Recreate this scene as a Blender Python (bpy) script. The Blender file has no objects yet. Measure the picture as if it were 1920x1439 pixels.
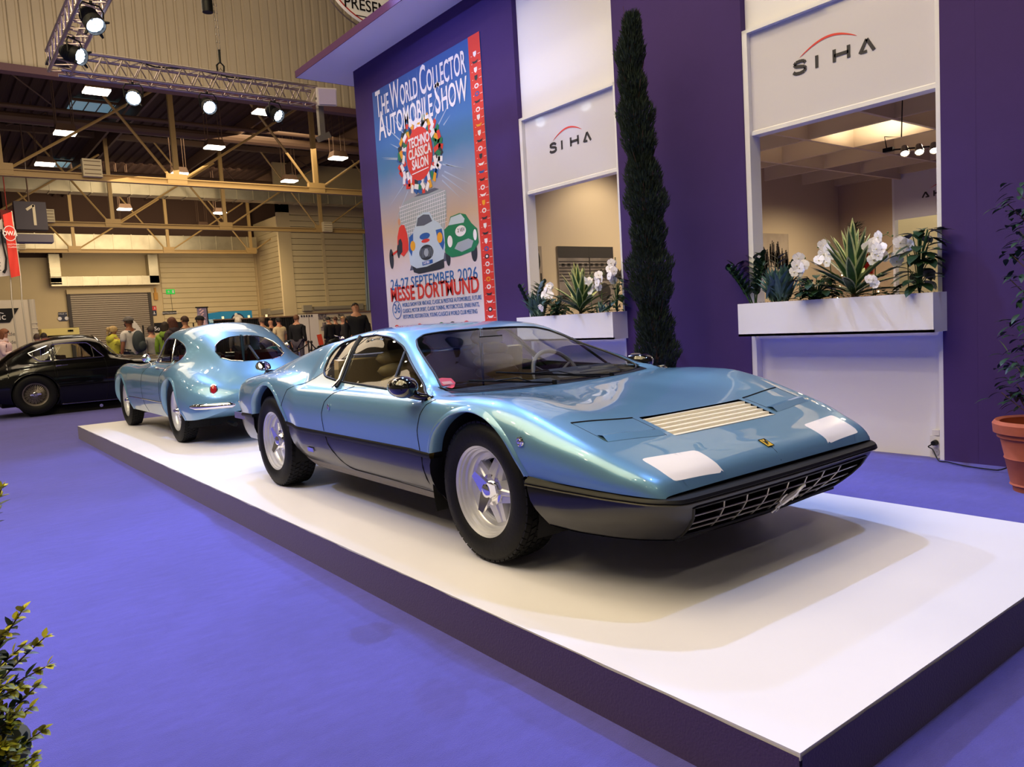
import bpy, bmesh, math, random
import numpy as np
from mathutils import Vector, Matrix, Euler

# ------------------------------------------------------------------ scene set-up
SC = bpy.context.scene
COL = SC.collection
PI = math.pi
CAM_H = 1.236
FPX = 1434.0
# camera axes in the world (x along the stand wall, y into it, z up)
RCAM = np.array([[0.61183021, 0.03004031, -0.79041848],
                 [0.78877047, -0.09796323, 0.6068314],
                 [-0.05920254, -0.99473654, -0.08363178]])


def setup_camera():
    cam = bpy.data.cameras.new('camera')
    cam.sensor_width = 36.0
    cam.lens = FPX / 1920.0 * 36.0
    cam.clip_end = 300
    cam.clip_start = 0.05
    o = bpy.data.objects.new('camera', cam)
    COL.objects.link(o)
    r, u, b = RCAM[:, 0], -RCAM[:, 1], -RCAM[:, 2]
    M = Matrix(((r[0], u[0], b[0], 0), (r[1], u[1], b[1], 0), (r[2], u[2], b[2], CAM_H), (0, 0, 0, 1)))
    o.matrix_world = M
    SC.camera = o


def srgb(h):
    if isinstance(h, str):
        h = h.lstrip('#')
        c = [int(h[i:i + 2], 16) / 255 for i in (0, 2, 4)]
    else:
        c = [x / 255 for x in h]
    return tuple(x / 12.92 if x <= .04045 else ((x + .055) / 1.055) ** 2.4 for x in c)


setup_camera()
SC.view_settings.view_transform = 'Standard'
SC.view_settings.look = 'None'
SC.view_settings.gamma = 1
SC.view_settings.exposure = -0.1
SC.view_settings.use_curve_mapping = False

W = bpy.data.worlds.new('world')
SC.world = W
W.use_nodes = True
W.node_tree.nodes['Background'].inputs[0].default_value = (*srgb('d8c4a8'), 1)
W.node_tree.nodes['Background'].inputs[1].default_value = 0.22


def area(name, loc, target, size, power, color, spread=PI, size_y=None):
    l = bpy.data.lights.new(name, 'AREA')
    l.energy = power
    l.color = srgb(color)
    l.size = size
    if size_y:
        l.shape = 'RECTANGLE'
        l.size_y = size_y
    l.spread = spread
    o = bpy.data.objects.new(name, l)
    COL.objects.link(o)
    o.location = loc
    o.rotation_euler = (Vector(target) - Vector(loc)).to_track_quat('-Z', 'Y').to_euler()
    return o


def spot(name, loc, target, power, color, angle=60, blend=.5, r=.08):
    l = bpy.data.lights.new(name, 'SPOT')
    l.energy = power
    l.color = srgb(color)
    l.spot_size = math.radians(angle)
    l.spot_blend = blend
    l.shadow_soft_size = r
    o = bpy.data.objects.new(name, l)
    COL.objects.link(o)
    o.location = loc
    o.rotation_euler = (Vector(target) - Vector(loc)).to_track_quat('-Z', 'Y').to_euler()
    return o


# cool stage lights on the lighting truss above the stand
spot('stage light', (-9.5, 5.0, 6.5), (-3.2, 2.8, .5), 1150, '9cbcff', 70, .6, .07)
spot('stage light', (-5.5, 4.4, 6.3), (-2.6, 2.6, .3), 1000, 'a4c0ff', 75, .6, .07)
spot('stage light', (-12.4, 3.4, 5.6), (-7.5, 2.8, .3), 1000, '9cbcff', 60, .6, .07)
spot('stage light', (-1.2, 4.3, 6.2), (-3.0, 2.9, .4), 420, 'a8c2ff', 80, .7, .07)
spot('stage light', (-7.5, .8, 6.3), (-8.6, 5.6, 2.6), 800, 'a4b8ff', 66, .7, .07)
spot('stage light', (-4.0, -2.6, 6.5), (-6.0, -.6, .0), 900, '9cb4ff', 74, .8, .1)
area('hall light', (-5, -1.5, 9.4), (-5, 1.5, 0), 10, 1350, 'ffe6b0', size_y=9)
area('hall light', (-20, 4, 8.6), (-20, 4, 0), 8, 700, 'ffe4c0', size_y=8)
area('hall light', (-33, 10, 8.8), (-36, 12, 0), 10, 1300, 'ffe4bc', size_y=12)
area('hall light', (-48, 12, 9.8), (-58, 13, 3), 10, 1900, 'ffe4bc', size_y=14)
area('hall light', (-17, 5, 8.0), (-25.3, 5, 12), 6, 700, 'ffe4c4', size_y=10)
spot('canopy bounce fill', (-10.9, 4.9, .25), (-10.6, 5.75, 5.3), 60, 'd8d0ff', 70, .9, .15)  # added unseen uplight, stands in for floor bounce on the canopy underside



# ------------------------------------------------------------------ materials
MATS = {}


def mat(name, color=(.8, .8, .8), rough=.5, metal=0., coat=0., emit=None, es=0., noise=0., nscale=20., bump=0.,
        bscale=50., trans=0., ior=1.45, sheen=0., spec=.5, alpha=1.0, coat_rough=.03, color2=None):
    if name in MATS:
        return MATS[name]
    m = bpy.data.materials.new(name)
    m.use_nodes = True
    nt = m.node_tree
    b = nt.nodes['Principled BSDF']
    c = srgb(color) if isinstance(color, str) else color
    b.inputs['Base Color'].default_value = (*c, 1)
    b.inputs['Roughness'].default_value = rough
    b.inputs['Metallic'].default_value = metal
    b.inputs['Coat Weight'].default_value = coat
    b.inputs['Coat Roughness'].default_value = coat_rough
    b.inputs['Transmission Weight'].default_value = trans
    b.inputs['IOR'].default_value = ior
    b.inputs['Specular IOR Level'].default_value = spec
    b.inputs['Sheen Weight'].default_value = sheen
    b.inputs['Alpha'].default_value = alpha
    if emit:
        b.inputs['Emission Color'].default_value = (*srgb(emit), 1)
        b.inputs['Emission Strength'].default_value = es
    m.diffuse_color = (*c, 1)
    tc = None
    if noise or bump or color2:
        tc = nt.nodes.new('ShaderNodeTexCoord')
    if noise or color2:
        n = nt.nodes.new('ShaderNodeTexNoise')
        n.inputs['Scale'].default_value = nscale
        n.inputs['Detail'].default_value = 4
        nt.links.new(tc.outputs['Object'], n.inputs['Vector'])
        r = nt.nodes.new('ShaderNodeValToRGB')
        c2 = srgb(color2) if color2 else tuple(min(1, x * (1 + noise)) for x in c)
        c1 = c if color2 else tuple(x * (1 - noise) for x in c)
        r.color_ramp.elements[0].position = .35
        r.color_ramp.elements[1].position = .65
        r.color_ramp.elements[0].color = (*c1, 1)
        r.color_ramp.elements[1].color = (*c2, 1)
        nt.links.new(n.outputs['Fac'], r.inputs['Fac'])
        nt.links.new(r.outputs['Color'], b.inputs['Base Color'])
    if bump:
        n = nt.nodes.new('ShaderNodeTexNoise')
        n.inputs['Scale'].default_value = bscale
        n.inputs['Detail'].default_value = 3
        nt.links.new(tc.outputs['Object'], n.inputs['Vector'])
        bn = nt.nodes.new('ShaderNodeBump')
        bn.inputs['Strength'].default_value = bump
        bn.inputs['Distance'].default_value = .01
        nt.links.new(n.outputs['Fac'], bn.inputs['Height'])
        nt.links.new(bn.outputs['Normal'], b.inputs['Normal'])
    MATS[name] = m
    return m


def glass(name, tint=(1, 1, 1), gloss=.02, extra=0.0):
    """thin pane: tinted transparency with a fresnel reflection"""
    if name in MATS:
        return MATS[name]
    m = bpy.data.materials.new(name)
    m.use_nodes = True
    nt = m.node_tree
    nt.nodes.remove(nt.nodes['Principled BSDF'])
    out = nt.nodes['Material Output']
    t = nt.nodes.new('ShaderNodeBsdfTransparent')
    t.inputs[0].default_value = (*tint, 1)
    g = nt.nodes.new('ShaderNodeBsdfGlossy')
    g.inputs['Roughness'].default_value = gloss
    g.inputs['Color'].default_value = (1, 1, 1, 1)
    f = nt.nodes.new('ShaderNodeLayerWeight')
    f.inputs[0].default_value = .5
    p = nt.nodes.new('ShaderNodeMath')
    p.operation = 'POWER'
    p.inputs[1].default_value = 5.0
    a = nt.nodes.new('ShaderNodeMath')
    a.operation = 'MULTIPLY_ADD'
    a.inputs[1].default_value = .9
    a.inputs[2].default_value = .045 + extra
    nt.links.new(f.outputs['Facing'], p.inputs[0])
    nt.links.new(p.outputs[0], a.inputs[0])
    mx = nt.nodes.new('ShaderNodeMixShader')
    nt.links.new(a.outputs[0], mx.inputs[0])
    nt.links.new(t.outputs[0], mx.inputs[1])
    nt.links.new(g.outputs[0], mx.inputs[2])
    nt.links.new(mx.outputs[0], out.inputs[0])
    m.diffuse_color = (*tint, .3)
    MATS[name] = m
    return m


# ------------------------------------------------------------------ mesh builder
class MB:
    def __init__(self):
        self.v = []
        self.f = []
        self.m = []

    def add(self, vs, fs, mi=0):
        o = len(self.v)
        self.v += [tuple(map(float, p)) for p in vs]
        self.f += [tuple(i + o for i in f) for f in fs]
        self.m += [mi] * len(fs)
        return self

    def box(self, c, s, rot=None, mi=0, taper=1.0):
        sx, sy, sz = s[0] / 2, s[1] / 2, s[2] / 2
        P = []
        for z, t in ((-sz, 1), (sz, taper)):
            for x, y in ((-sx, -sy), (sx, -sy), (sx, sy), (-sx, sy)):
                P.append(Vector((x * t, y * t, z)))
        if rot is not None:
            R = Euler(rot).to_matrix() if not isinstance(rot, Matrix) else rot
            P = [R @ p for p in P]
        c = Vector(c)
        return self.add([p + c for p in P], [(0, 3, 2, 1), (4, 5, 6, 7), (0, 1, 5, 4), (1, 2, 6, 5), (2, 3, 7, 6), (3, 0, 4, 7)], mi)

    def box2(self, a, b, mi=0):
        return self.box([(a[i] + b[i]) / 2 for i in range(3)], [abs(b[i] - a[i]) for i in range(3)], mi=mi)

    def poly(self, pts, mi=0):
        return self.add(pts, [tuple(range(len(pts)))], mi)

    def prism(self, pts, d, mi=0):
        """extrude planar polygon pts (3d) by vector d"""
        n = len(pts)
        d = Vector(d)
        vs = [Vector(p) for p in pts] + [Vector(p) + d for p in pts]
        fs = [tuple(range(n - 1, -1, -1)), tuple(range(n, 2 * n))] + [(i, (i + 1) % n, n + (i + 1) % n, n + i) for i in range(n)]
        return self.add(vs, fs, mi)

    def cyl(self, p0, p1, r0, r1=None, n=12, mi=0, caps=True):
        r1 = r0 if r1 is None else r1
        p0, p1 = Vector(p0), Vector(p1)
        d = p1 - p0
        q = d.to_track_quat('Z', 'Y') if d.length > 1e-9 else Euler((0, 0, 0)).to_quaternion()
        vs = []
        for p, r in ((p0, r0), (p1, r1)):
            for i in range(n):
                a = 2 * PI * i / n
                vs.append(p + q @ Vector((math.cos(a) * r, math.sin(a) * r, 0)))
        fs = [(i, (i + 1) % n, n + (i + 1) % n, n + i) for i in range(n)]
        if caps:
            fs += [tuple(range(n - 1, -1, -1)), tuple(range(n, 2 * n))]
        return self.add(vs, fs, mi)

    def tube(self, pts, r, n=8, closed=False, mi=0, caps=True):
        pts = [Vector(p) for p in pts]
        k = len(pts)
        rr = r if hasattr(r, '__len__') else [r] * k
        up = None
        vs = []
        for i, p in enumerate(pts):
            a = pts[i - 1] if (i > 0 or closed) else p
            b = pts[(i + 1) % k] if (i < k - 1 or closed) else p
            t = (b - a)
            t = t.normalized() if t.length > 1e-9 else Vector((0, 0, 1))
            if up is None:
                up = Vector((0, 0, 1)) if abs(t.z) < .9 else Vector((1, 0, 0))
            x = t.cross(up)
            x = x.normalized() if x.length > 1e-6 else t.orthogonal().normalized()
            y = x.cross(t).normalized()
            up = y
            for j in range(n):
                an = 2 * PI * j / n
                vs.append(p + (x * math.cos(an) + y * math.sin(an)) * rr[i])
        fs = []
        for i in range(k if closed else k - 1):
            i2 = (i + 1) % k
            for j in range(n):
                j2 = (j + 1) % n
                fs.append((i * n + j, i * n + j2, i2 * n + j2, i2 * n + j))
        if not closed and caps:
            fs += [tuple(range(n)), tuple(range((k - 1) * n + n - 1, (k - 1) * n - 1, -1))]
        return self.add(vs, fs, mi)

    def grid(self, G, mi=0, closed_u=False, closed_v=False, flip=False):
        G = np.asarray(G, float)
        a, b, _ = G.shape
        vs = G.reshape(-1, 3)
        fs = []
        for i in range(a if closed_u else a - 1):
            for j in range(b if closed_v else b - 1):
                q = (i * b + j, i * b + (j + 1) % b, ((i + 1) % a) * b + (j + 1) % b, ((i + 1) % a) * b + j)
                fs.append(q[::-1] if flip else q)
        return self.add(vs, fs, mi)

    def lathe(self, prof, M=None, n=32, mi=0, a0=0., a1=2 * PI):
        """prof: (r, h) revolved about local z, M maps to place"""
        full = abs(a1 - a0 - 2 * PI) < 1e-6
        k = n if full else n + 1
        G = []
        for i in range(k):
            a = a0 + (a1 - a0) * i / n
            row = [Vector((r * math.cos(a), r * math.sin(a), h)) for r, h in prof]
            if M is not None:
                row = [M @ p for p in row]
            G.append([tuple(p) for p in row])
        return self.grid(G, mi, closed_u=full)

    def ball(self, c, r, n=12, m=8, mi=0, R=None):
        r = r if hasattr(r, '__len__') else (r, r, r)
        vs = [Vector((0, 0, r[2]))]
        for i in range(1, m):
            t = PI * i / m
            for j in range(n):
                a = 2 * PI * j / n
                vs.append(Vector((r[0] * math.sin(t) * math.cos(a), r[1] * math.sin(t) * math.sin(a), r[2] * math.cos(t))))
        vs.append(Vector((0, 0, -r[2])))
        if R is not None:
            vs = [R @ p for p in vs]
        c = Vector(c)
        fs = [(0, 1 + j, 1 + (j + 1) % n) for j in range(n)]
        for i in range(m - 2):
            for j in range(n):
                a = 1 + i * n
                fs.append((a + j, a + n + j, a + n + (j + 1) % n, a + (j + 1) % n))
        e = len(vs) - 1
        a = 1 + (m - 2) * n
        fs += [(e, a + (j + 1) % n, a + j) for j in range(n)]
        return self.add([p + c for p in vs], fs, mi)

    def build_parts(self, name, mats, parent=None, smooth=35):
        """one object for each separate piece"""
        key = {}
        idx = []
        for p in self.v:
            k = (round(p[0], 4), round(p[1], 4), round(p[2], 4))
            idx.append(key.setdefault(k, len(key)))
        par = list(range(len(key)))

        def find(a):
            while par[a] != a:
                par[a] = par[par[a]]
                a = par[a]
            return a
        for f in self.f:
            r = find(idx[f[0]])
            for i in f[1:]:
                q = find(idx[i])
                if q != r:
                    par[q] = r
        groups = {}
        for n, f in enumerate(self.f):
            groups.setdefault(find(idx[f[0]]), []).append(n)
        out = []
        for g in groups.values():
            m = MB()
            mp = {}
            for n in g:
                ff = []
                for i in self.f[n]:
                    if i not in mp:
                        mp[i] = len(m.v)
                        m.v.append(self.v[i])
                    ff.append(mp[i])
                m.f.append(tuple(ff))
                m.m.append(self.m[n])
            out.append(m.build(name, mats, parent, smooth))
        return out

    def build(self, name, mats, parent=None, smooth=35, loc=None, rot=None):
        me = bpy.data.meshes.new(name)
        me.from_pydata(self.v, [], self.f)
        mats = mats if isinstance(mats, (list, tuple)) else [mats]
        for m in mats:
            me.materials.append(m)
        if len(mats) > 1:
            me.polygons.foreach_set('material_index', self.m)
        if smooth:
            me.polygons.foreach_set('use_smooth', [True] * len(me.polygons))
            try:
                me.set_sharp_from_angle(angle=math.radians(smooth))
            except Exception:
                pass
        me.update()
        o = bpy.data.objects.new(name, me)
        COL.objects.link(o)
        if parent:
            o.parent = parent
        if loc is not None:
            o.location = loc
        if rot is not None:
            o.rotation_euler = rot
        return o


def tag(o, label=None, cat=None, group=None, kind=None):
    if label:
        o['label'] = label
    if cat:
        o['category'] = cat
    if group:
        o['group'] = group
    if kind:
        o['kind'] = kind
    return o


def thing(name, label, cat, loc=(0, 0, 0), rz=0, group=None):
    o = bpy.data.objects.new(name, None)
    COL.objects.link(o)
    o.empty_display_size = .1
    o.location = loc
    o.rotation_euler = (0, 0, rz) if not hasattr(rz, '__len__') else rz
    return tag(o, label, cat, group)


def kids(o):
    return [c for c in o.children]


def copy_tree(o, parent=None):
    c = o.copy()
    COL.objects.link(c)
    if parent:
        c.parent = parent
    for ch in list(o.children):
        copy_tree(ch, c)
    return c


def struct(name, mb, m, smooth=35):
    return tag(mb.build(name, m, smooth=smooth), kind='structure')


def text(s, size, m, parent=None, M=None, name='lettering', sx=1., align='LEFT', extr=.001, bold=0., space=1.):
    """text in local xz plane facing -y (read from the -y side); M maps it to place"""
    c = bpy.data.curves.new(name, 'FONT')
    c.body = s
    c.size = size
    c.extrude = extr
    c.offset = bold
    c.align_x = align
    c.space_character = space
    c.resolution_u = 3
    o = bpy.data.objects.new(name, c)
    me = bpy.data.meshes.new_from_object(o)
    bpy.data.objects.remove(o)
    bpy.data.curves.remove(c)
    T = Matrix(((sx, 0, 0, 0), (0, 0, -1, 0), (0, 1, 0, 0), (0, 0, 0, 1)))
    me.transform((M or Matrix.Identity(4)) @ T)
    me.materials.clear()
    me.materials.append(m)
    me.name = name
    o = bpy.data.objects.new(name, me)
    COL.objects.link(o)
    if parent:
        o.parent = parent
    return o


# image point -> place in the hall, used to set things where they stand
def ray(px, py):
    return RCAM @ np.array([px - 960.0, py - 719.5, FPX])


def on_z(px, py, z):
    d = ray(px, py)
    p = d * (z - CAM_H) / d[2]
    return Vector((p[0], p[1], z))


def on_x(px, py, x):
    d = ray(px, py)
    p = d * x / d[0]
    return Vector((x, p[1], p[2] + CAM_H))


def on_y(px, py, y):
    d = ray(px, py)
    p = d * y / d[1]
    return Vector((p[0], y, p[2] + CAM_H))


# ------------------------------------------------------------------ interpolation and car-body loft
def pchip(x, y, xq):
    x = np.asarray(x, float)
    y = np.asarray(y, float)
    h = np.diff(x)
    if y.ndim == 1:
        y = y[:, None]
        sq = True
    else:
        sq = False
    d = np.diff(y, axis=0) / h[:, None]
    m = np.zeros_like(y)
    if len(x) > 2:
        w1 = (2 * h[1:] + h[:-1])[:, None]
        w2 = (h[1:] + 2 * h[:-1])[:, None]
        a, b = d[:-1], d[1:]
        with np.errstate(divide='ignore', invalid='ignore'):
            hm = (w1 + w2) / (w1 / a + w2 / b)
        m[1:-1] = np.where(a * b > 0, hm, 0)
    m[0] = d[0]
    m[-1] = d[-1]
    m = np.nan_to_num(m)
    xq = np.clip(np.asarray(xq, float), x[0], x[-1])
    i = np.clip(np.searchsorted(x, xq, side='right') - 1, 0, len(x) - 2)
    t = ((xq - x[i]) / h[i])[:, None]
    hh = h[i][:, None]
    r = (2 * t**3 - 3 * t**2 + 1) * y[i] + (t**3 - 2 * t**2 + t) * hh * m[i] + (-2 * t**3 + 3 * t**2) * y[i + 1] + (t**3 - t**2) * hh * m[i + 1]
    return r[:, 0] if sq else r


class Loft:
    """body skin: table {u: [(v, w) ... from sill to centre line]}; arches: (u centre, w centre, radius)"""
    NT = 400

    def __init__(self, table, arches=(), soft=1.0):
        self.us = sorted(table)
        self.tab = np.array([[p for p in table[u]] for u in self.us], float)   # n x K x 2
        self.arches = arches
        self.soft = soft
        self.cache = {}

    def section(self, u):
        k = round(float(u), 5)
        if k in self.cache:
            return self.cache[k]
        n, K, _ = self.tab.shape
        P = pchip(self.us, self.tab.reshape(n, K * 2), [u])[0].reshape(K, 2)
        Q = np.concatenate([P, P[-2::-1] * [-1, 1]])              # over the top to the other side
        d = np.maximum(np.linalg.norm(np.diff(Q, axis=0), axis=1), 1e-4)
        t = np.concatenate([[0], np.cumsum(d)])
        # catmull with soft tangents blended with pchip keeps creases crisp
        tq = np.linspace(0, t[-1] / 2, self.NT)
        S1 = pchip(t, Q, tq)
        m = np.zeros_like(Q)
        m[1:-1] = (Q[2:] - Q[:-2]) / (t[2:] - t[:-2])[:, None]
        m[0] = (Q[1] - Q[0]) / d[0]
        m[-1] = (Q[-1] - Q[-2]) / d[-1]
        i = np.clip(np.searchsorted(t, tq, side='right') - 1, 0, len(t) - 2)
        s = ((tq - t[i]) / d[i])[:, None]
        h = d[i][:, None]
        S2 = (2 * s**3 - 3 * s**2 + 1) * Q[i] + (s**3 - 2 * s**2 + s) * h * m[i] + (-2 * s**3 + 3 * s**2) * Q[i + 1] + (s**3 - s**2) * h * m[i + 1]
        S = S1 * (1 - self.soft) + S2 * self.soft
        self.cache[k] = S
        return S

    def side(self, u, w, sg=1, off=0.):
        """point on the flank at length u and height w"""
        S = self.section(u)
        top = int(np.argmax(S[:, 1] - 1e-6 * np.arange(len(S))))
        q = np.interp(w, S[:top + 1, 1], np.arange(top + 1)) if top > 0 else 0
        # monotone guard
        i = int(min(max(np.argmax(S[:top + 1, 1] >= w) if w <= S[top, 1] else top, 1), len(S) - 1))
        a, b = S[i - 1], S[i]
        f = 0 if abs(b[1] - a[1]) < 1e-9 else min(max((w - a[1]) / (b[1] - a[1]), 0), 1)
        v = a[0] + (b[0] - a[0]) * f
        n = Vector((0, (b[1] - a[1]), -(b[0] - a[0])))
        n = n.normalized() if n.length > 1e-9 else Vector((0, 1, 0))
        return Vector((u, sg * (v + n.y * off), w + n.z * off))

    def top(self, u, v, off=0.):
        """point on the upper skin at plan position u, v"""
        S = self.section(u)
        a = abs(v)
        k = int(np.argmax(S[:, 0]))
        V = S[k:, 0]
        i = int(np.argmax(V <= a)) + k
        i = max(i, 1)
        p, q = S[i - 1], S[i]
        f = 0 if abs(q[0] - p[0]) < 1e-9 else min(max((a - p[0]) / (q[0] - p[0]), 0), 1)
        w = p[1] + (q[1] - p[1]) * f
        n = Vector((0, (q[1] - p[1]), -(q[0] - p[0])))
        n = n.normalized() if n.length > 1e-9 else Vector((0, 0, 1))
        return Vector((u, math.copysign(a + n.y * off, v) if v else 0, w + n.z * off))

    def wmin(self, u, S):
        w = S[0, 1]
        for c, wc, r in self.arches:
            if abs(u - c) < r:
                w = max(w, wc + math.sqrt(r * r - (u - c)**2))
        return w

    def mesh(self, du=.02, nt=56, cuts=(), name='body', u0=None, u1=None, power=1.0):
        """cuts: list of (kind, polygon, key); kind side -> (u,w), top -> (u,v). returns dict key -> MB; key None is the skin"""
        u0 = self.us[0] if u0 is None else u0
        u1 = self.us[-1] if u1 is None else u1
        U = list(np.arange(u0, u1, du)) + [u1]
        for c, wc, r in self.arches:
            for s in (-1, 1):
                ws = self.section(c + s * r)[0, 1]
                if ws > wc:
                    e = c + s * math.sqrt(max(r * r - (ws - wc)**2, 0))
                else:
                    e = c + s * r
                U += [e, e - s * .0015, e - s * .006, e - s * .013, c + s * r]
        U = np.array(sorted(set(round(float(x), 4) for x in U if u0 <= x <= u1)))
        G = np.zeros((len(U), 2 * nt - 1, 3))
        for a, u in enumerate(U):
            S = self.section(u)
            wm = self.wmin(u, S)
            k0 = 0.
            if wm > S[0, 1] + 1e-6:
                i = int(np.argmax(S[:, 1] >= wm))
                k0 = max(i - 1, 0) + (wm - S[i - 1, 1]) / max(S[i, 1] - S[i - 1, 1], 1e-9) if i > 0 else 0
            idx = k0 + (len(S) - 1 - k0) * np.linspace(0, 1, nt)
            v = np.interp(idx, np.arange(len(S)), S[:, 0])
            w = np.interp(idx, np.arange(len(S)), S[:, 1])
            G[a, :nt, 0] = u
            G[a, :nt, 1] = v
            G[a, :nt, 2] = w
            G[a, nt:, 0] = u
            G[a, nt:, 1] = -v[-2::-1]
            G[a, nt:, 2] = w[-2::-1]
        # snap to cut outlines
        keys = {}
        cell = max(du, 2.3 / (2 * nt))
        cen = (G[:-1, :-1] + G[1:, :-1] + G[:-1, 1:] + G[1:, 1:]) / 4
        owner = np.full(cen.shape[:2], -1)
        for ci, (kind, poly, key) in enumerate(cuts):
            P = np.array(poly, float)
            sides = (1, -1) if kind == 'side' else (0,)
            for sg in sides:
                if kind == 'side':
                    X, Y = G[..., 0], G[..., 2]
                    msk = (G[..., 1] * sg > .25)
                else:
                    X, Y = G[..., 0], G[..., 1]
                    msk = np.ones(X.shape, bool)
                    jj = np.arange(X.shape[1])
                    # only the upper skin
                    kmx = np.argmax(G[:, :nt, 1], axis=1)
                    msk = (jj[None, :] > kmx[:, None]) & (jj[None, :] < (2 * nt - 2 - kmx)[:, None])
                A = P
                B = np.roll(P, -1, axis=0)
                best = np.full(X.shape, 1e9)
                bx = X.copy()
                by = Y.copy()
                for (ax, ay), (cx, cy) in zip(A, B):
                    dx, dy = cx - ax, cy - ay
                    L = dx * dx + dy * dy + 1e-12
                    t = np.clip(((X - ax) * dx + (Y - ay) * dy) / L, 0, 1)
                    px, py = ax + t * dx, ay + t * dy
                    dd = (X - px)**2 + (Y - py)**2
                    bt = dd < best
                    best = np.where(bt, dd, best)
                    bx = np.where(bt, px, bx)
                    by = np.where(bt, py, by)
                near = (best < (cell * .62)**2) & msk
                for a, b in zip(*np.nonzero(near)):
                    if kind == 'side':
                        p = self.side(bx[a, b], by[a, b], sg)
                    else:
                        p = self.top(bx[a, b], by[a, b])
                    G[a, b] = p
        cen = (G[:-1, :-1] + G[1:, :-1] + G[:-1, 1:] + G[1:, 1:]) / 4
        for ci, (kind, poly, key) in enumerate(cuts):
            P = np.array(poly, float)
            if kind == 'side':
                X, Y = cen[..., 0], cen[..., 2]
                msk = abs(cen[..., 1]) > .25
            else:
                X, Y = cen[..., 0], cen[..., 1]
                jj = np.arange(X.shape[1])
                kmx = np.argmax(G[:-1, :nt, 1], axis=1)
                msk = (jj[None, :] >= kmx[:, None]) & (jj[None, :] < (2 * nt - 2 - kmx)[:, None])
            ins = np.zeros(X.shape, bool)
            n = len(P)
            for i in range(n):
                x1, y1 = P[i]
                x2, y2 = P[(i + 1) % n]
                cond = ((y1 > Y) != (y2 > Y))
                xi = (x2 - x1) * (Y - y1) / (y2 - y1 if abs(y2 - y1) > 1e-12 else 1e-12) + x1
                ins ^= cond & (X < xi)
            owner[ins & msk] = ci
        res = {}
        nc = G.shape[1]
        allv = G.reshape(-1, 3)
        for ci in range(-1, len(cuts)):
            idx = np.argwhere(owner == ci)
            if not len(idx):
                continue
            key = None if ci < 0 else cuts[ci][2]
            mb = res.setdefault(key, MB())
            q = np.stack([idx[:, 0] * nc + idx[:, 1], idx[:, 0] * nc + idx[:, 1] + 1, (idx[:, 0] + 1) * nc + idx[:, 1] + 1, (idx[:, 0] + 1) * nc + idx[:, 1]], 1)
            us, inv = np.unique(q, return_inverse=True)
            inv = inv.reshape(q.shape)
            mb.add(allv[us], [tuple(int(k) for k in r) for r in inv])
        return res

    def line(self, pts, kind, r, mb, sg=1, off=0.001, n=6, closed=False, step=.02):
        """tube following the skin; pts in (u,w) or (u,v)"""
        P = [np.array(p, float) for p in pts]
        if closed:
            P.append(P[0])
        out = []
        for a, b in zip(P[:-1], P[1:]):
            k = max(1, int(np.linalg.norm(b - a) / step))
            for i in range(k):
                out.append(a + (b - a) * i / k)
        if not closed:
            out.append(P[-1])
        Q = [self.side(p[0], p[1], sg, off) if kind == 'side' else self.top(p[0], p[1], off) for p in out]
        mb.tube(Q, r, n=n, closed=closed)
        return Q


def rounded(poly, r, n=4):
    """round the corners of a 2d polygon; r number or list"""
    P = [np.array(p, float) for p in poly]
    k = len(P)
    out = []
    for i in range(k):
        a, b, c = P[i - 1], P[i], P[(i + 1) % k]
        rr = r[i] if hasattr(r, '__len__') else r
        if rr <= 0:
            out.append(b)
            continue
        d1 = a - b
        d2 = c - b
        l1, l2 = np.linalg.norm(d1), np.linalg.norm(d2)
        q = min(rr, l1 * .49, l2 * .49)
        p1 = b + d1 / l1 * q
        p2 = b + d2 / l2 * q
        for t in np.linspace(0, 1, n + 1):
            out.append((1 - t)**2 * p1 + 2 * (1 - t) * t * b + t * t * p2)
    return out


def arch_lip(L, arch, w0, mb, wells, lip=.012, inner=.07, wband=.03, n=40, wellv=.42):
    """rolled flange round a wheel opening plus the dark inner well"""
    c, wc, r = arch
    for sg in (1, -1):
        rings = []
        a0 = math.asin(max(-1, min(1, (w0(c + r) - wc) / r)))
        a1 = math.asin(max(-1, min(1, (w0(c - r) - wc) / r)))
        for i in range(n + 1):
            a = a0 + (PI - a1 - a0) * i / n
            row = []
            for rr, off in ((r + wband, .0005), (r + wband * .55, lip * .8), (r + .004, lip), (r, lip * .6)):
                u = c + rr * math.cos(a)
                w = max(wc + rr * math.sin(a), w0(u) + .0)
                p = L.side(u, w, sg)
                row.append((p.x, p.y + sg * off, p.z))
            q = row[-1]
            row.append((q[0], q[1] - sg * inner, q[2]))
            rings.append(row)
        mb.grid(rings, flip=sg < 0)
        W_ = []
        for i in range(n + 1):
            a = -.35 + (PI + .7) * i / n
            u = c + (r + .012) * math.cos(a)
            w = wc + (r + .012) * math.sin(a)
            y0 = L.side(u, max(w, w0(u)), sg).y - sg * .03
            W_.append([(u, y0, w), (u, sg * wellv, w)])
        wells.grid(W_)
        wells.poly([(c + (r + .012) * math.cos(-.35 + (PI + .7) * i / n), sg * wellv, wc + (r + .012) * math.sin(-.35 + (PI + .7) * i / n)) for i in range(n + 1)])


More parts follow.
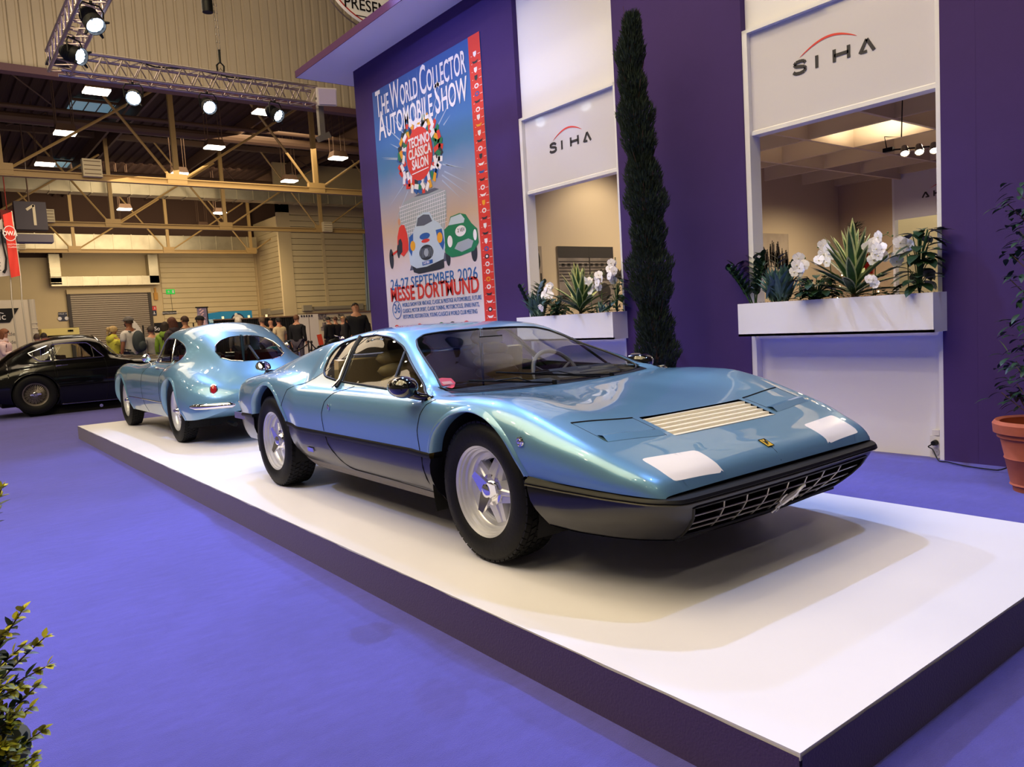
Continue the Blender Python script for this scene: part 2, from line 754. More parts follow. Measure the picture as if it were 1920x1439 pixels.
def tyre(mb, r, w, rim_r, n=64):
    """tyre about local y axis, centred; side wall and shoulder"""
    M = Matrix.Rotation(-PI / 2, 4, 'X')
    h = w / 2
    prof = [(rim_r - .004, -h * .80), (rim_r + .012, -h * .92), (rim_r + (r - rim_r) * .35, -h * 1.0), (rim_r + (r - rim_r) * .7, -h * .99),
            (r - .018, -h * .90), (r - .006, -h * .80), (r - .001, -h * .6), (r, -h * .3), (r + .001, 0), (r, h * .3), (r - .001, h * .6), (r - .006, h * .80),
            (r - .018, h * .90), (rim_r + (r - rim_r) * .7, h * .99), (rim_r + (r - rim_r) * .35, h * 1.0), (rim_r + .012, h * .92), (rim_r - .004, h * .80)]
    mb.lathe(prof, M, n)


def tread(mb, r, w, n=46, rows=5):
    """raised tread blocks, staggered"""
    rnd = random.Random(3)
    bw = w * .84 / rows
    for j in range(rows):
        y = -w * .42 + bw * (j + .5)
        rr = r + .002 - (.004 if j in (0, rows - 1) else 0)
        for i in range(n):
            a = 2 * PI * (i + .5 * (j % 2)) / n
            da = 2 * PI / n * .40
            sk = (.35 if j % 2 else -.35) * da
            hh = bw * .40
            vs = []
            for rad in (rr - .006, rr + .0045):
                for s, t in ((-1, -1), (1, -1), (1, 1), (-1, 1)):
                    an = a + s * da + t * sk
                    vs.append((rad * math.cos(an), y + t * hh, rad * math.sin(an)))
            mb.add(vs, [(4, 5, 6, 7), (0, 1, 5, 4), (1, 2, 6, 5), (2, 3, 7, 6), (3, 0, 4, 7)])


# common materials
M_PAINT = mat('light blue metallic paint', '6e9dbc', rough=.36, metal=.42, coat=1.0, coat_rough=.012)
M_BLACKSATIN = mat('satin black paint', '14131c', rough=.32, coat=.25)
M_BLACK = mat('black rubber', '0c0c0e', rough=.5, spec=.35)
M_MATTE = mat('matte black', '070708', rough=.8)
M_TYRE = mat('tyre rubber', '0b0b0d', rough=.6, bump=.15, bscale=60, spec=.3)
M_CHROME = mat('chrome', 'e8e8ee', rough=.08, metal=1.)
M_SILVER = mat('silver alloy', 'd0d0d4', rough=.32, metal=.45)
M_WHITE = mat('white panel paint', 'dcdaea', rough=.35, noise=.01, nscale=3)
M_WHITE2 = mat('white lacquer', 'e4e4f0', rough=.4)
M_GLASS = glass('clear car glass', (.80, .84, .84))
M_GLASST = glass('tinted car glass', (.58, .60, .58))
# ------------------------------------------------------------------ the wedge-nosed blue sports car
HP = .17            # display platform height
BBX, BBY = -2.745, 2.73


def bb_table():
    T = {}
    T[.965] = [(.715, .405), (.713, .407), (.708, .409), (.70, .411), (.66, .413), (.55, .414), (.42, .415), (.28, .415), (.14, .415), (0, .415)]
    T[.95] = [(.734, .407), (.732, .418), (.724, .430), (.708, .440), (.67, .446), (.55, .449), (.42, .450), (.28, .450), (.14, .450), (0, .450)]
    T[.90] = [(.765, .412), (.765, .43), (.76, .452), (.742, .470), (.70, .480), (.55, .485), (.42, .486), (.28, .487), (.14, .488), (0, .488)]
    T[.80] = [(.80, .418), (.808, .45), (.80, .485), (.78, .508), (.73, .522), (.6, .526), (.42, .526), (.28, .526), (.14, .526), (0, .526)]
    T[.70] = [(.825, .424), (.838, .47), (.832, .515), (.812, .545), (.76, .562), (.6, .565), (.42, .562), (.28, .560), (.14, .559), (0, .559)]
    T[.50] = [(.855, .432), (.872, .50), (.868, .56), (.845, .60), (.78, .628), (.65, .632), (.42, .624), (.28, .620), (.14, .618), (0, .618)]
    T[.30] = [(.873, .44), (.892, .53), (.886, .61), (.858, .66), (.78, .690), (.65, .688), (.45, .665), (.3, .655), (.15, .652), (0, .650)]
    T[.10] = [(.882, .448), (.900, .56), (.893, .65), (.86, .70), (.77, .727), (.64, .722), (.45, .692), (.3, .676), (.15, .671), (0, .669)]
    T[-.10] = [(.885, .455), (.902, .57), (.894, .66), (.862, .708), (.775, .731), (.65, .726), (.47, .705), (.3, .690), (.15, .685), (0, .683)]
    T[-.30] = [(.887, .462), (.902, .57), (.893, .655), (.862, .704), (.805, .722), (.75, .722), (.62, .714), (.4, .704), (.2, .699), (0, .697)]
    T[-.38] = [(.888, .464), (.902, .57), (.893, .655), (.862, .704), (.815, .721), (.805, .723), (.795, .726), (.55, .712), (.25, .702), (0, .700)]
    T[-.43] = [(.888, .466), (.902, .57), (.893, .655), (.862, .704), (.812, .721), (.800, .728), (.780, .744), (.60, .716), (.28, .703), (0, .701)]
    lw = [(.888, .47), (.902, .575), (.893, .658), (.862, .706), (.812, .724), (.797, .735)]
    E = {-.50: (.748, .758, .748), -.60: (.712, .800, .806), -.735: (.668, .847, .866), -.85: (.628, .886, .915), -1.0: (.573, .956, .975), -1.10: (.553, .996, 1.018),
         -1.2: (.543, 1.020, 1.044), -1.38: (.533, 1.038, 1.064), -1.55: (.535, 1.030, 1.068), -1.70: (.54, 1.014, 1.060), -1.85: (.545, .996, 1.042)}
    for u, (v, w, c) in E.items():
        cc = c
        T[u] = lw + [(v, w), (v - .055, w + (cc - w) * .35 + .004), (v * .5, w + (cc - w) * .85 + .004), (0, cc)]
    T[-1.90] = lw + [(.547, .992), (.505, .990), (.48, .90), (0, .90)]
    T[-2.06] = [(.872, .482), (.890, .59), (.880, .69), (.850, .738), (.79, .762), (.735, .788), (.553, .976), (.50, .968), (.475, .88), (0, .875)]
    T[-2.39] = [(.862, .49), (.882, .60), (.872, .71), (.838, .760), (.775, .782), (.715, .800), (.552, .921), (.50, .912), (.475, .85), (0, .845)]
    T[-2.75] = [(.858, .49), (.876, .60), (.862, .70), (.825, .748), (.76, .772), (.70, .782), (.552, .852), (.50, .845), (.475, .81), (0, .805)]
    T[-3.10] = [(.83, .48), (.845, .58), (.828, .68), (.79, .725), (.73, .748), (.66, .758), (.55, .782), (.50, .778), (.47, .765), (0, .762)]
    T[-3.28] = [(.79, .47), (.80, .56), (.782, .65), (.75, .700), (.70, .725), (.63, .738), (.55, .748), (.48, .748), (.4, .748), (0, .748)]
    T[-3.33] = [(.76, .48), (.765, .56), (.748, .64), (.72, .685), (.67, .708), (.61, .716), (.54, .72), (.46, .72), (.38, .72), (0, .72)]
    return T


def lerp(a, b, t):
    return tuple(x + (y - x) * t for x, y in zip(a, b))


def build_bb():
    root = thing('sports_car', 'light blue wedge-nosed sports car with black lower flanks on the front of the white platform', 'car', (BBX, BBY, HP), 0)
    ARF = (.022, .307, .371)
    ARR = (-2.475, .34, .372)
    L = Loft(bb_table(), [ARF, ARR], soft=.35)
    ws = [(-.43, 0), (-.434, .5), (-.442, .66), (-.47, .702), (-.60, .655), (-.735, .612), (-.85, .573), (-.95, .540), (-1.03, .498), (-1.075, .42), (-1.095, .2), (-1.10, 0)]
    ws = ws + [(u, -v) for u, v in ws[-2:0:-1]]
    wsr = rounded(ws, .02)
    door = [(-.435, .722), (-.50, .744), (-.60, .786), (-.735, .833), (-.85, .872), (-.95, .918), (-1.02, .952), (-1.18, 1.002), (-1.379, 1.020), (-1.575, 1.010), (-1.53, .90), (-1.45, .757), (-.94, .740)]
    doorr = rounded(door, [.01, 0, 0, 0, .03, .04, .05, .05, 0, .01, 0, .01, 0])
    quar = [(-1.61, 1.004), (-1.835, .972), (-1.868, .908), (-1.823, .817), (-1.735, .779), (-1.49, .757), (-1.56, .90)]
    quarr = rounded(quar, [.01, .05, .05, .05, .04, .01, 0])
    hl = [(.805, .665), (.83, .375), (.955, .372), (.945, .648)]
    hlr = rounded(hl, .022)
    hl2 = [(u, -v) for u, v in hlr]
    vent = [(.51, .35), (.51, -.35), (.706, -.35), (.706, .35)]
    parts = L.mesh(du=.014, nt=84, cuts=[('top', wsr, 'ws'), ('side', doorr, 'door'), ('side', quarr, 'quarter'), ('top', hlr, 'hl'), ('top', hl2, 'hl'), ('top', vent, 'vent')])
    body = parts[None]
    # tail closing panel
    S = L.section(-3.33)
    pts = [(-3.33, p[0], p[1]) for p in S[::8]] + [(-3.33, -p[0], p[1]) for p in S[::-8]]
    body.poly(pts)
    body.build('body_shell', M_PAINT, root, smooth=32)
    parts['ws'].build('windscreen', M_GLASS, root)
    sg = parts['door']
    sg.build_parts('door_glass', M_GLASST, root)
    parts['quarter'].build_parts('quarter_glass', M_GLASST, root)
    parts['hl'].build_parts('headlamp_cover', mat('milky lamp cover', 'ece7ea', rough=.25, coat=.6), root)
    # louvred vent in the bonnet
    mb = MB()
    cream = mat('slats with painted warm sheen', 'fff6de', rough=.3, coat=.4)  # warm lamp reflection on the slats is put into this base colour
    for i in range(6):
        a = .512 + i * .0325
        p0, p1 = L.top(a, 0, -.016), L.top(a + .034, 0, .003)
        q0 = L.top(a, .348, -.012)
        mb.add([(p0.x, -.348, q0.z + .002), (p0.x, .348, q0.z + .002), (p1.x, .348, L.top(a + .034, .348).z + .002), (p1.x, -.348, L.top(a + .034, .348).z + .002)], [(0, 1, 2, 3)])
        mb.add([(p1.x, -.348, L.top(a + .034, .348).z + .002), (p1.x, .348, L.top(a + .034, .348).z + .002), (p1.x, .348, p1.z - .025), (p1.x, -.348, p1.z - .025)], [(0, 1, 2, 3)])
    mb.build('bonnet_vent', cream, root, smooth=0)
    mb = MB()
    mb.box((.61, 0, .545), (.22, .72, .01))
    mb.build('vent_tray', M_MATTE, root, smooth=0)
    # rolled wheel-arch flanges and wells
    lips, wells = MB(), MB()
    w0 = lambda u: L.section(u)[0, 1]
    for a in (ARF, ARR):
        arch_lip(L, a, w0, lips, wells, lip=.010, wband=.024)
    lips.build_parts('arch_flange', M_PAINT, root, smooth=60)
    wells.build_parts('wheel_well', M_MATTE, root)
    # seams
    mb = MB()
    for s in (1, -1):
        L.line([(-1.252, .738), (-1.377, .702), (-1.452, .65), (-1.489, .584), (-1.505, .475)], 'side', .0024, mb, s, .0)
        L.line([(-.30, .712), (-.34, .69), (-.372, .642), (-.397, .566), (-.408, .467)], 'side', .0024, mb, s, .0)
        L.line([(-1.42, 1.04), (-1.629, .894), (-1.87, .765), (-2.057, .698), (-2.186, .566), (-2.225, .485)], 'side', .0022, mb, s, .0)
        # pop-up lamp lids: rear seam and sides
        L.line([(.478, .705 * s), (.508, .385 * s)], 'top', .0042, mb, 1, 0)
        L.line([(.508, .385 * s), (.693, .385 * s)], 'top', .0013, mb, 1, 0)
        L.line([(.478, .705 * s), (.665, .69 * s)], 'top', .001, mb, 1, 0)
        
    L.line([(.875, .0), (.96, .0)], 'top', .0012, mb, 1, 0)
    mb.build_parts('panel_gap', M_MATTE, root)
    # raised strip in front of each lamp lid
    for s in (1, -1):
        mb = MB()
        G = []
        for i in range(13):
            v = s * (.392 + (.688 - .392) * i / 12)
            uf = .693 - (.028) * i / 12
            G.append([tuple(L.top(uf - .06, v, .001)), tuple(L.top(uf - .028, v, .013)), tuple(L.top(uf, v, .001))])
        mb.grid(G, flip=s < 0)
        mb.build('lamp_lid_edge', M_PAINT, root)
    # rubber and chrome trims round the glass
    mb = MB()
    L.line(wsr, 'top', .0065, mb, 1, .001, closed=True)
    mb.build('windscreen_seal', M_BLACK, root)
    for s in (1, -1):
        mb = MB()
        L.line(doorr, 'side', .0065, mb, s, .001, closed=True)
        L.line(quarr, 'side', .0065, mb, s, .001, closed=True)
        P = [L.side(u, w, s, .006) for u, w in ((-1.592, 1.010), (-1.545, .90), (-1.465, .76), (-1.45, .725))]
        mb.tube(P, .013, n=8)
        mb.build('window_surround', M_BLACK, root)
        mb = MB()
        P = [L.side(u, w, s, .004) for u, w in ((-.955, .918), (-.90, .85), (-.815, .742))]
        mb.tube(P, .008, n=8)
        mb.build('quarter_light_bar', M_BLACK, root)
        mb = MB()
        P = [L.side(u, w, s, .018) for u, w in ((-1.555, .93), (-1.515, .84), (-1.465, .76), (-1.445, .715))]
        mb.tube(P, [.003, .006, .007, .006], n=8)
        mb.build('door_handle', M_CHROME, root)
        mb = MB()
        p = L.side(-1.385, .625, s, .003)
        mb.lathe([(.0, .006), (.010, .006), (.013, .003), (.013, 0)], Matrix.Translation(p) @ Matrix.Rotation(-s * PI / 2, 4, 'X') @ Matrix.Diagonal((1, 1.4, 1, 1)), 16)
        mb.build('door_lock', M_CHROME, root)
    # black strip all round, bumper lip and lower valance
    B = [(.388, .878, .420), (.47, .866, .417), (.55, .852, .413), (.66, .832, .409), (.75, .814, .405), (.84, .787, .401), (.92, .756, .397), (.965, .722, .395),
         (.995, .685, .393), (1.005, .645, .392), (1.008, .5, .391), (1.012, .25, .390), (1.014, 0, .390)]
    Cc = [(.446, .82, .242), (.50, .80, .234), (.558, .78, .226), (.64, .74, .218), (.709, .70, .211), (.76, .665, .208), (.80, .63, .205), (.825, .60, .203),
          (.845, .575, .201), (.858, .55, .199), (.868, .42, .196), (.876, .2, .193), (.88, 0, .191)]
    t0 = np.linspace(0, 1, len(B))
    tq = np.linspace(0, 1, 85)
    d = np.concatenate([[0], np.cumsum(np.linalg.norm(np.diff(np.array(B), axis=0), axis=1))])
    d /= d[-1]
    Bq = pchip(d, np.array(B), tq)
    Cq = pchip(d, np.array(Cc), tq)

    def mirror_path(P):
        return np.concatenate([P, P[-2::-1] * [1, -1, 1]])
    Bf, Cf = mirror_path(Bq), mirror_path(Cq)
    ts = np.concatenate([tq, tq[-2::-1]])
    lip = MB()
    G = []
    nor = []
    for i in range(len(Bf)):
        a, b = Bf[max(i - 1, 0)], Bf[min(i + 1, len(Bf) - 1)]
        t = b - a
        n = np.array([t[1], -t[0], 0])
        n = -n / np.linalg.norm(n)
        if n[0] * 1 + n[1] * np.sign(Bf[i][1]) < 0:
            n = -n
        nor.append(n)
    for i, p in enumerate(Bf):
        n = nor[i]
        fr = min(max((p[0] - .80) / .2, 0), 1)
        inn = .012 + .05 * fr
        G.append([tuple(p - n * (inn + .02) + [0, 0, .036 + .0 * fr]), tuple(p - n * inn + [0, 0, .024 - .012 * fr]), tuple(p - n * (inn * .35) + [0, 0, .012]), tuple(p + n * .006 + [0, 0, .008]), tuple(p + n * .012 + [0, 0, -.002]),
                  tuple(p + n * .006 + [0, 0, -.014]), tuple(p - n * .002 + [0, 0, -.018])])
    lip.grid(G)
    lip.build('bumper_lip', M_BLACK, root, smooth=50)
    mb = MB()
    mb.tube([tuple(Bf[i] + nor[i] * .011 + [0, 0, -.011]) for i in range(len(Bf))], .0032, n=6)
    mb.build('lip_bead', mat('dull metal bead', '4a4844', rough=.35, metal=.8), root)
    val = MB()
    F = np.array([0, .06, .12, .18, .40, .60, .76, .90, .96, 1.0])
    G = np.zeros((len(Bf), len(F), 3))
    for i in range(len(Bf)):
        for j, f in enumerate(F):
            p = Bf[i] * (1 - f) + Cf[i] * f + nor[i] * (.045 * math.sin(PI * f) * (1 - .45 * f)) - nor[i] * .004
            if j == 0:
                p = p + [0, 0, -.016]
            G[i, j] = p
    # grille opening between rows 3 and 6 on the front face
    cols = [i for i in range(len(Bf)) if abs(Bf[i][1]) <= .625 and Bf[i][0] > .99]
    c0, c1 = cols[0], cols[-1]
    rows = (3, 7)
    vs = G.reshape(-1, 3)
    nc = len(F)
    fs = []
    for i in range(len(Bf) - 1):
        for j in range(nc - 1):
            if c0 <= i < c1 and rows[0] <= j < rows[1]:
                continue
            fs.append((i * nc + j, i * nc + j + 1, (i + 1) * nc + j + 1, (i + 1) * nc + j))
    val.add(vs, fs)
    under = [tuple(p) for p in Cf]
    G2 = [[tuple(p), (max(p[0] - .12, .38), p[1] * .9, p[2] - .01)] for p in Cf]
    val.grid(G2)
    val.build('front_valance', M_BLACKSATIN, root, smooth=45)
    # recess and bars
    rec = MB()
    ring = [G[i, rows[0]] for i in range(c0, c1 + 1)] + [G[c1, j] for j in range(rows[0] + 1, rows[1] + 1)] + [G[i, rows[1]] for i in range(c1 - 1, c0 - 1, -1)] + [G[c0, j] for j in range(rows[1] - 1, rows[0], -1)]
    back = [np.array(p) * [1, .96, 1] - [.16, 0, 0] for p in ring]
    rec.grid([[tuple(a), tuple(b)] for a, b in zip(ring, back)], closed_u=True)
    rec.poly([tuple(b) for b in back])
    rec.build('grille_recess', M_MATTE, root, smooth=0)
    bez = MB()
    bez.tube([tuple(p) for p in ring], .006, n=6, closed=True)
    bez.build('grille_bezel', M_BLACK, root)
    bar = mat('grille bar metal', 'b9b3b0', rough=.3, metal=.6)

    def face(v, f):
        """point on the grille face: v lateral, f 0 top..1 bottom"""
        i = min(range(c0, c1 + 1), key=lambda k: abs(Bf[k][1] - v))
        i2 = i + (1 if Bf[i][1] > v else -1)
        i2 = min(max(i2, c0), c1)
        dv = Bf[i2][1] - Bf[i][1]
        a = 0 if abs(dv) < 1e-6 else (v - Bf[i][1]) / dv
        r = rows[0] + f * (rows[1] - rows[0])
        j = int(min(r, nc - 2))
        t = r - j
        p = (G[i, j] * (1 - t) + G[i, j + 1] * t) * (1 - a) + (G[i2, j] * (1 - t) + G[i2, j + 1] * t) * a
        return Vector(p) - Vector((.012, 0, 0))
    gr = MB()
    fin = MB()
    for f in (.24, .50, .76):
        P = [face(v, f) for v in np.linspace(-.61, .61, 40)]
        gr.tube(P, .0032, n=5)
        for k in range(len(P) - 1):
            a, b = P[k], P[k + 1]
            fin.add([a, b, b - Vector((.09, 0, .0)), a - Vector((.09, 0, .0))], [(0, 1, 2, 3)])
    gr.build_parts('grille_bar', bar, root)
    vb = MB()
    for v in np.linspace(-.43, .43, 7):
        P = [face(v, f) for f in (0.02, .25, .5, .75, .98)]
        vb.tube(P, .0032, n=5)
        for k in range(4):
            a, b = P[k], P[k + 1]
            fin.add([a, b, b - Vector((.09, 0, 0)), a - Vector((.09, 0, 0))], [(0, 1, 2, 3)])
    vb.build_parts('grille_upright', bar, root)
    fin.build('grille_fins', mat('dark fins', '2a2625', rough=.5), root, smooth=0)
    # rearing-horse emblem on the grille
    hor = [(-.30, -.52), (-.24, -.50), (-.18, -.28), (-.10, -.30), (-.02, -.10), (.10, -.16), (.02, -.34), (.08, -.38), (.20, -.12), (.16, .05), (.26, .02), (.34, -.10), (.40, -.06), (.32, .12),
           (.22, .18), (.30, .30), (.40, .26), (.44, .34), (.34, .46), (.26, .56), (.20, .48), (.10, .34), (.04, .16), (-.08, .10), (-.20, .16), (-.30, .34), (-.36, .50), (-.42, .44), (-.36, .24), (-.28, .06), (-.20, -.04), (-.26, -.18), (-.32, -.34)]
    p0 = face(.02, .5)
    up = (face(.02, .1) - face(.02, .9)).normalized()

    def hp(x, y):
        return tuple(p0 + Vector((.030, 0, 0)) + Vector((0, x * 1.25, 0)) + up * y * 1.15)
    mb = MB()
    mb.tube([hp(-.030, -.020), hp(-.012, .0), hp(.012, .018), hp(.022, .034)], [.012, .013, .012, .008], n=8)
    mb.tube([hp(.018, .028), hp(.030, .050), hp(.040, .056), hp(.050, .047)], [.009, .007, .006, .004], n=8)
    mb.tube([hp(-.028, -.02), hp(-.040, -.036), hp(-.034, -.050), hp(-.046, -.062)], [.009, .005, .003, .004], n=6)
    mb.tube([hp(-.022, -.014), hp(-.022, -.040), hp(-.012, -.052), hp(-.020, -.064)], [.008, .004, .003, .004], n=6)
    mb.tube([hp(.020, .012), hp(.042, .014), hp(.050, .0), hp(.044, -.010)], [.006, .004, .003, .003], n=6)
    mb.tube([hp(.018, .006), hp(.034, -.004), hp(.034, -.020)], [.006, .004, .003], n=6)
    mb.tube([hp(-.034, -.014), hp(-.050, .0), hp(-.050, .022), hp(-.040, .034)], [.004, .005, .004, .002], n=6)
    mb.build('horse_emblem', mat('pale chrome', 'e6e2e0', rough=.25, metal=.4), root)
    # yellow badge on the nose
    mb = MB()
    G = [[tuple(L.top(u, v, .003)) for v in np.linspace(-.021, .021, 3)] for u in np.linspace(.868, .915, 4)]
    mb.grid(G)
    mb.build('nose_badge', mat('yellow enamel', 'd8b02c', rough=.25, coat=.5), root)
    mb = MB()
    e = [tuple(L.top(u, v, .004)) for u, v in ((.868, -.021), (.915, -.021), (.915, .021), (.868, .021))]
    mb.tube(e, .0016, n=5, closed=True)
    c = L.top(.892, 0, .0045)
    mb.prism([(c.x - y * .03, c.y + x * .03, c.z - y * -.018 - .0) for x, y in hor], (0, 0, .001))
    mb.build('badge_figure', M_BLACK, root, smooth=0)
    # side: strip, sill panel, rocker
    for s in (1, -1):
        st, lo, ro = MB(), MB(), MB()

        def vs_(u):
            return L.section(u)[0, 0], L.section(u)[0, 1]
        for (ua, ub) in ((-.318, -2.128), (-2.83, -3.32)):
            G = []
            for i in range(60):
                u = ua + (ub - ua) * i / 59
                v, w = vs_(u)
                G.append([(u, s * (v - .004), w + .003), (u, s * (v + .004), w - .004), (u, s * (v + .007), w - .014), (u, s * (v + .003), w - .027), (u, s * (v - .006), w - .030)])
            st.grid(G, flip=s > 0)
        st.build_parts('side_strip', M_BLACK, root)
        rows_ = [(-.028, -.006), (-.06, -.004), (-.10, -.010), (-.14, -.022), (-.175, -.038), (-.205, -.058), (-.222, -.078)]
        G = []
        cu, cw_, cr = ARF
        for dw, dv in rows_:
            row = []
            for i in range(50):
                t = i / 49
                w = .468 + dw
                uf = cu - math.sqrt(max(cr * cr - (w - cw_)**2, 0)) - .0
                ur = -2.475 + math.sqrt(max(.372**2 - (w - .34)**2, 0))
                if w < .34:
                    ur = -2.103 + (.34 - w) * .75
                u = uf + (ur - uf) * t
                v, ww = vs_(u)
                row.append((u, s * (v + dv), ww + dw))
            G.append(row)
        lo.grid(G, flip=s < 0)
        # return edges at the wheel openings
        for k in (0, -1):
            lo.grid([[r[k], (r[k][0], r[k][1] - s * .07, r[k][2])] for r in G])
        lo.build('sill_panel', M_BLACKSATIN, root, smooth=50)
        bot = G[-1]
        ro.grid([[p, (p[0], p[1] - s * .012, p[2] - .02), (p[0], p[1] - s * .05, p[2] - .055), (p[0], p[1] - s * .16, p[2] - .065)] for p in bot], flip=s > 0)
        ro.build('rocker', mat('painted rocker reflection', '6a6258', rough=.5), root, smooth=50)  # rocker is black; the platform's reflection is put into this grey tone
        ln = MB()
        ln.tube([(u, s * (vs_(u)[0] + dv + .002), vs_(u)[1] + dw) for u, dw, dv in ((-1.502, -.03, -.006), (-1.475, -.075, -.006), (-1.43, -.115, -.014), (-1.37, -.165, -.034), (-1.30, -.200, -.055), (-1.24, -.208, -.060), (-.80, -.21, -.062), (-.40, -.212, -.064))], .0022, n=5)
        ln.tube([(u, s * (vs_(u)[0] + dv + .002), vs_(u)[1] + dw) for u, dw, dv in ((-.405, -.03, -.006), (-.402, -.08, -.007), (-.395, -.14, -.022), (-.392, -.212, -.066))], .0022, n=5)
        ln.build_parts('sill_gap', M_MATTE, root)
        bd = MB()
        v, w = vs_(-1.76)
        bd.box((-1.76, s * (v - .02 + .006), w - .135), (.085, .006, .026), rot=(s * -.14, 0, 0))
        bd.build('side_badge', M_CHROME, root)
        # rear lower quarter behind the wheel
        q = MB()
        G = []
        for dw, dv in rows_[:6]:
            row = []
            for i in range(20):
                t = i / 19
                w = .48 + dw
                ur = -2.475 - math.sqrt(max(.372**2 - (max(w, .36) - .34)**2, 0))
                u = ur + (-3.3 - ur) * t
                v, ww = vs_(u)
                row.append((u, s * (v + dv), ww + dw))
            G.append(row)
        q.grid(G, flip=s > 0)
        q.build('rear_valance', M_BLACKSATIN, root, smooth=50)
        # small round side lamp
        mb = MB()
        p = L.side(.372, .580, s, .002)
        mb.lathe([(0, .012), (.008, .011), (.0085, .006), (.014, .008), (.019, .006), (.021, 0)], Matrix.Translation(p) @ Matrix.Rotation(-s * PI / 2, 4, 'X'), 20)
        mb.build('side_lamp', M_CHROME, root)
        # mirror
        mb = MB()
        c = Vector((-.44, -.935, .775)) if s < 0 else Vector((-.62, .90, .752))
        R = Euler((0, 0, -.25 if s < 0 else .1)).to_matrix()
        pr = []
        for k in range(15):
            t = k / 14
            rr = .062 * math.sqrt(max(1 - (1 - t / .62)**2, 0)) if t < .62 else .062 * (1 - ((t - .62) / .38)**2 * .06)
            pr.append((rr, .09 - t * .15))
        Mx = Matrix.Translation(c) @ R.to_4x4() @ Matrix.Rotation(PI / 2, 4, 'Y') @ Matrix.Diagonal((.86, 1.12, 1, 1))
        mb.lathe(pr, Mx, 24)
        mb.lathe([(pr[-1][0], pr[-1][1]), (0, pr[-1][1])], Mx, 24)
        mb.tube([c + Vector((.02, -s * .02, -.03)), c + Vector((.035, -s * .07, -.052)), (-.375, s * .845, .722), (-.375, s * .835, .708)], [.026, .02, .014, .016], n=10)
        mb.cyl((-.375, s * .838, .712), (-.375, s * .842, .722), .028, .02, 14)
        mb.build('door_mirror', mat('gloss black', '08080a', rough=.12, coat=1.), root, smooth=60)
    # rear bumper, visible at the near corner
    mb = MB()
    for s in (1, -1):
        mb.box((-3.28, s * .62, .45), (.14, .40, .05))
        mb.box((-3.18, s * .80, .45), (.30, .05, .05), rot=(0, 0, 0))
    mb.build('rear_bumper', M_CHROME, root)
    mb = MB()
    mb.box((-3.30, 0, .40), (.06, 1.4, .22))
    mb.build('rear_panel', M_BLACKSATIN, root)
    # engine cover louvres between the buttresses
    mb = MB()
    for i in range(9):
        u = -1.98 - i * .10
        z = np.interp(u, [-2.9, -1.9], [.80, .955])
        mb.box((u, 0, z), (.085, .86, .012), rot=(0, -.28, 0))
    mb.box((-2.4, 0, .865), (1.0, .90, .02), rot=(0, -.15, 0))
    mb.build('engine_cover', M_BLACKSATIN, root, smooth=0)
    # wipers
    for (a, b, c) in (((-.405, .42, .715), (-.46, .05, .745), (-.53, -.32, .79)), ((-.405, -.02, .712), (-.45, -.25, .735), (-.50, -.52, .765))):
        mb = MB()
        mb.tube([a, lerp(a, b, .5), b], .005, n=6)
        mb.cyl((a[0], a[1], a[2] - .02), (a[0], a[1], a[2] + .012), .014, n=10)
        mb.tube([lerp(b, c, -.75), b, c], .0055, n=6)
        mb.tube([lerp(b, c, -.4), (b[0] + .01, b[1], b[2] + .02), lerp(b, c, .5)], .003, n=5)
        mb.build('wiper', M_BLACK, root)
    # cowl
    mb = MB()
    G = [[tuple(L.top(-.385, v, .002)), tuple(L.top(-.43, v, .003))] for v in np.linspace(-.70, .70, 40)]
    mb.grid(G)
    mb.build('scuttle', M_BLACKSATIN, root)
    # red round-cornered sticker inside the screen
    mb = MB()
    q = [(-.05, .045), (0, .058), (.05, .045), (.048, 0), (.02, -.035), (0, -.045), (-.02, -.035), (-.048, 0)]
    cc = L.top(-.52, -.635, -.008)
    t1 = (L.top(-.52, -.60, -.008) - L.top(-.52, -.67, -.008)).normalized()
    t2 = (L.top(-.56, -.635, -.008) - L.top(-.48, -.635, -.008)).normalized()
    mb.poly([tuple(cc + t1 * x + t2 * y) for x, y in q])
    st = mb.build('windscreen_sticker', mat('red sticker', 'e2313a', rough=.5, emit='e2313a', es=0), root, smooth=0)
    mb = MB()
    nn = t1.cross(t2).normalized() * .002
    if nn.z < 0:
        nn = -nn
    for k in range(7):
        x = -.024 + .008 * k
        mb.poly([tuple(cc + nn + t1 * (x + dx) + t2 * dy) for dx, dy in ((-.002, -.008), (.002, -.008), (.003, .018), (-.001, .018))])
    mb.build('sticker_mark', mat('white print', 'e8e4e2', rough=.6), st, smooth=0)
    # interior
    tan = mat('tan leather', 'b9a06a', rough=.55, bump=.2, bscale=25)
    dk = mat('black leather', '19181a', rough=.45)
    mb = MB()
    mb.box((-1.1, 0, .24), (1.7, 1.5, .04))
    mb.box((-1.05, 0, .34), (1.4, .26, .2))
    mb.build('cabin_floor', dk, root)
    mb = MB()
    mb.box((-1.66, 0, .60), (.06, 1.44, .56), rot=(0, .12, 0))
    for s in (1, -1):
        mb.box((-1.3, s * .80, .5), (1.3, .05, .38))
    mb.build('rear_bulkhead', tan, root)
    for s in (1, -1):
        se = MB()
        se.ball((-1.05, s * .36, .36), (.30, .24, .09), 16, 8)
        for k in range(7):
            z = .42 + k * .075
            x = -1.30 - k * .034
            se.ball((x, s * .36, z), (.075, .225 - .012 * k, .052), 14, 6)
        se.build('seat', tan if s > 0 else tan, root, smooth=80)
        hr = MB()
        hr.ball((-1.56, s * .36, .955), (.045, .12, .06), 12, 6)
        hr.build('headrest', dk, root, smooth=80)
    mb = MB()
    pr = [(-.46, .69), (-.60, .72), (-.70, .70), (-.72, .60), (-.66, .45), (-.46, .45)]
    mb.prism([(x, -.70, z) for x, z in pr], (0, 1.40, 0))
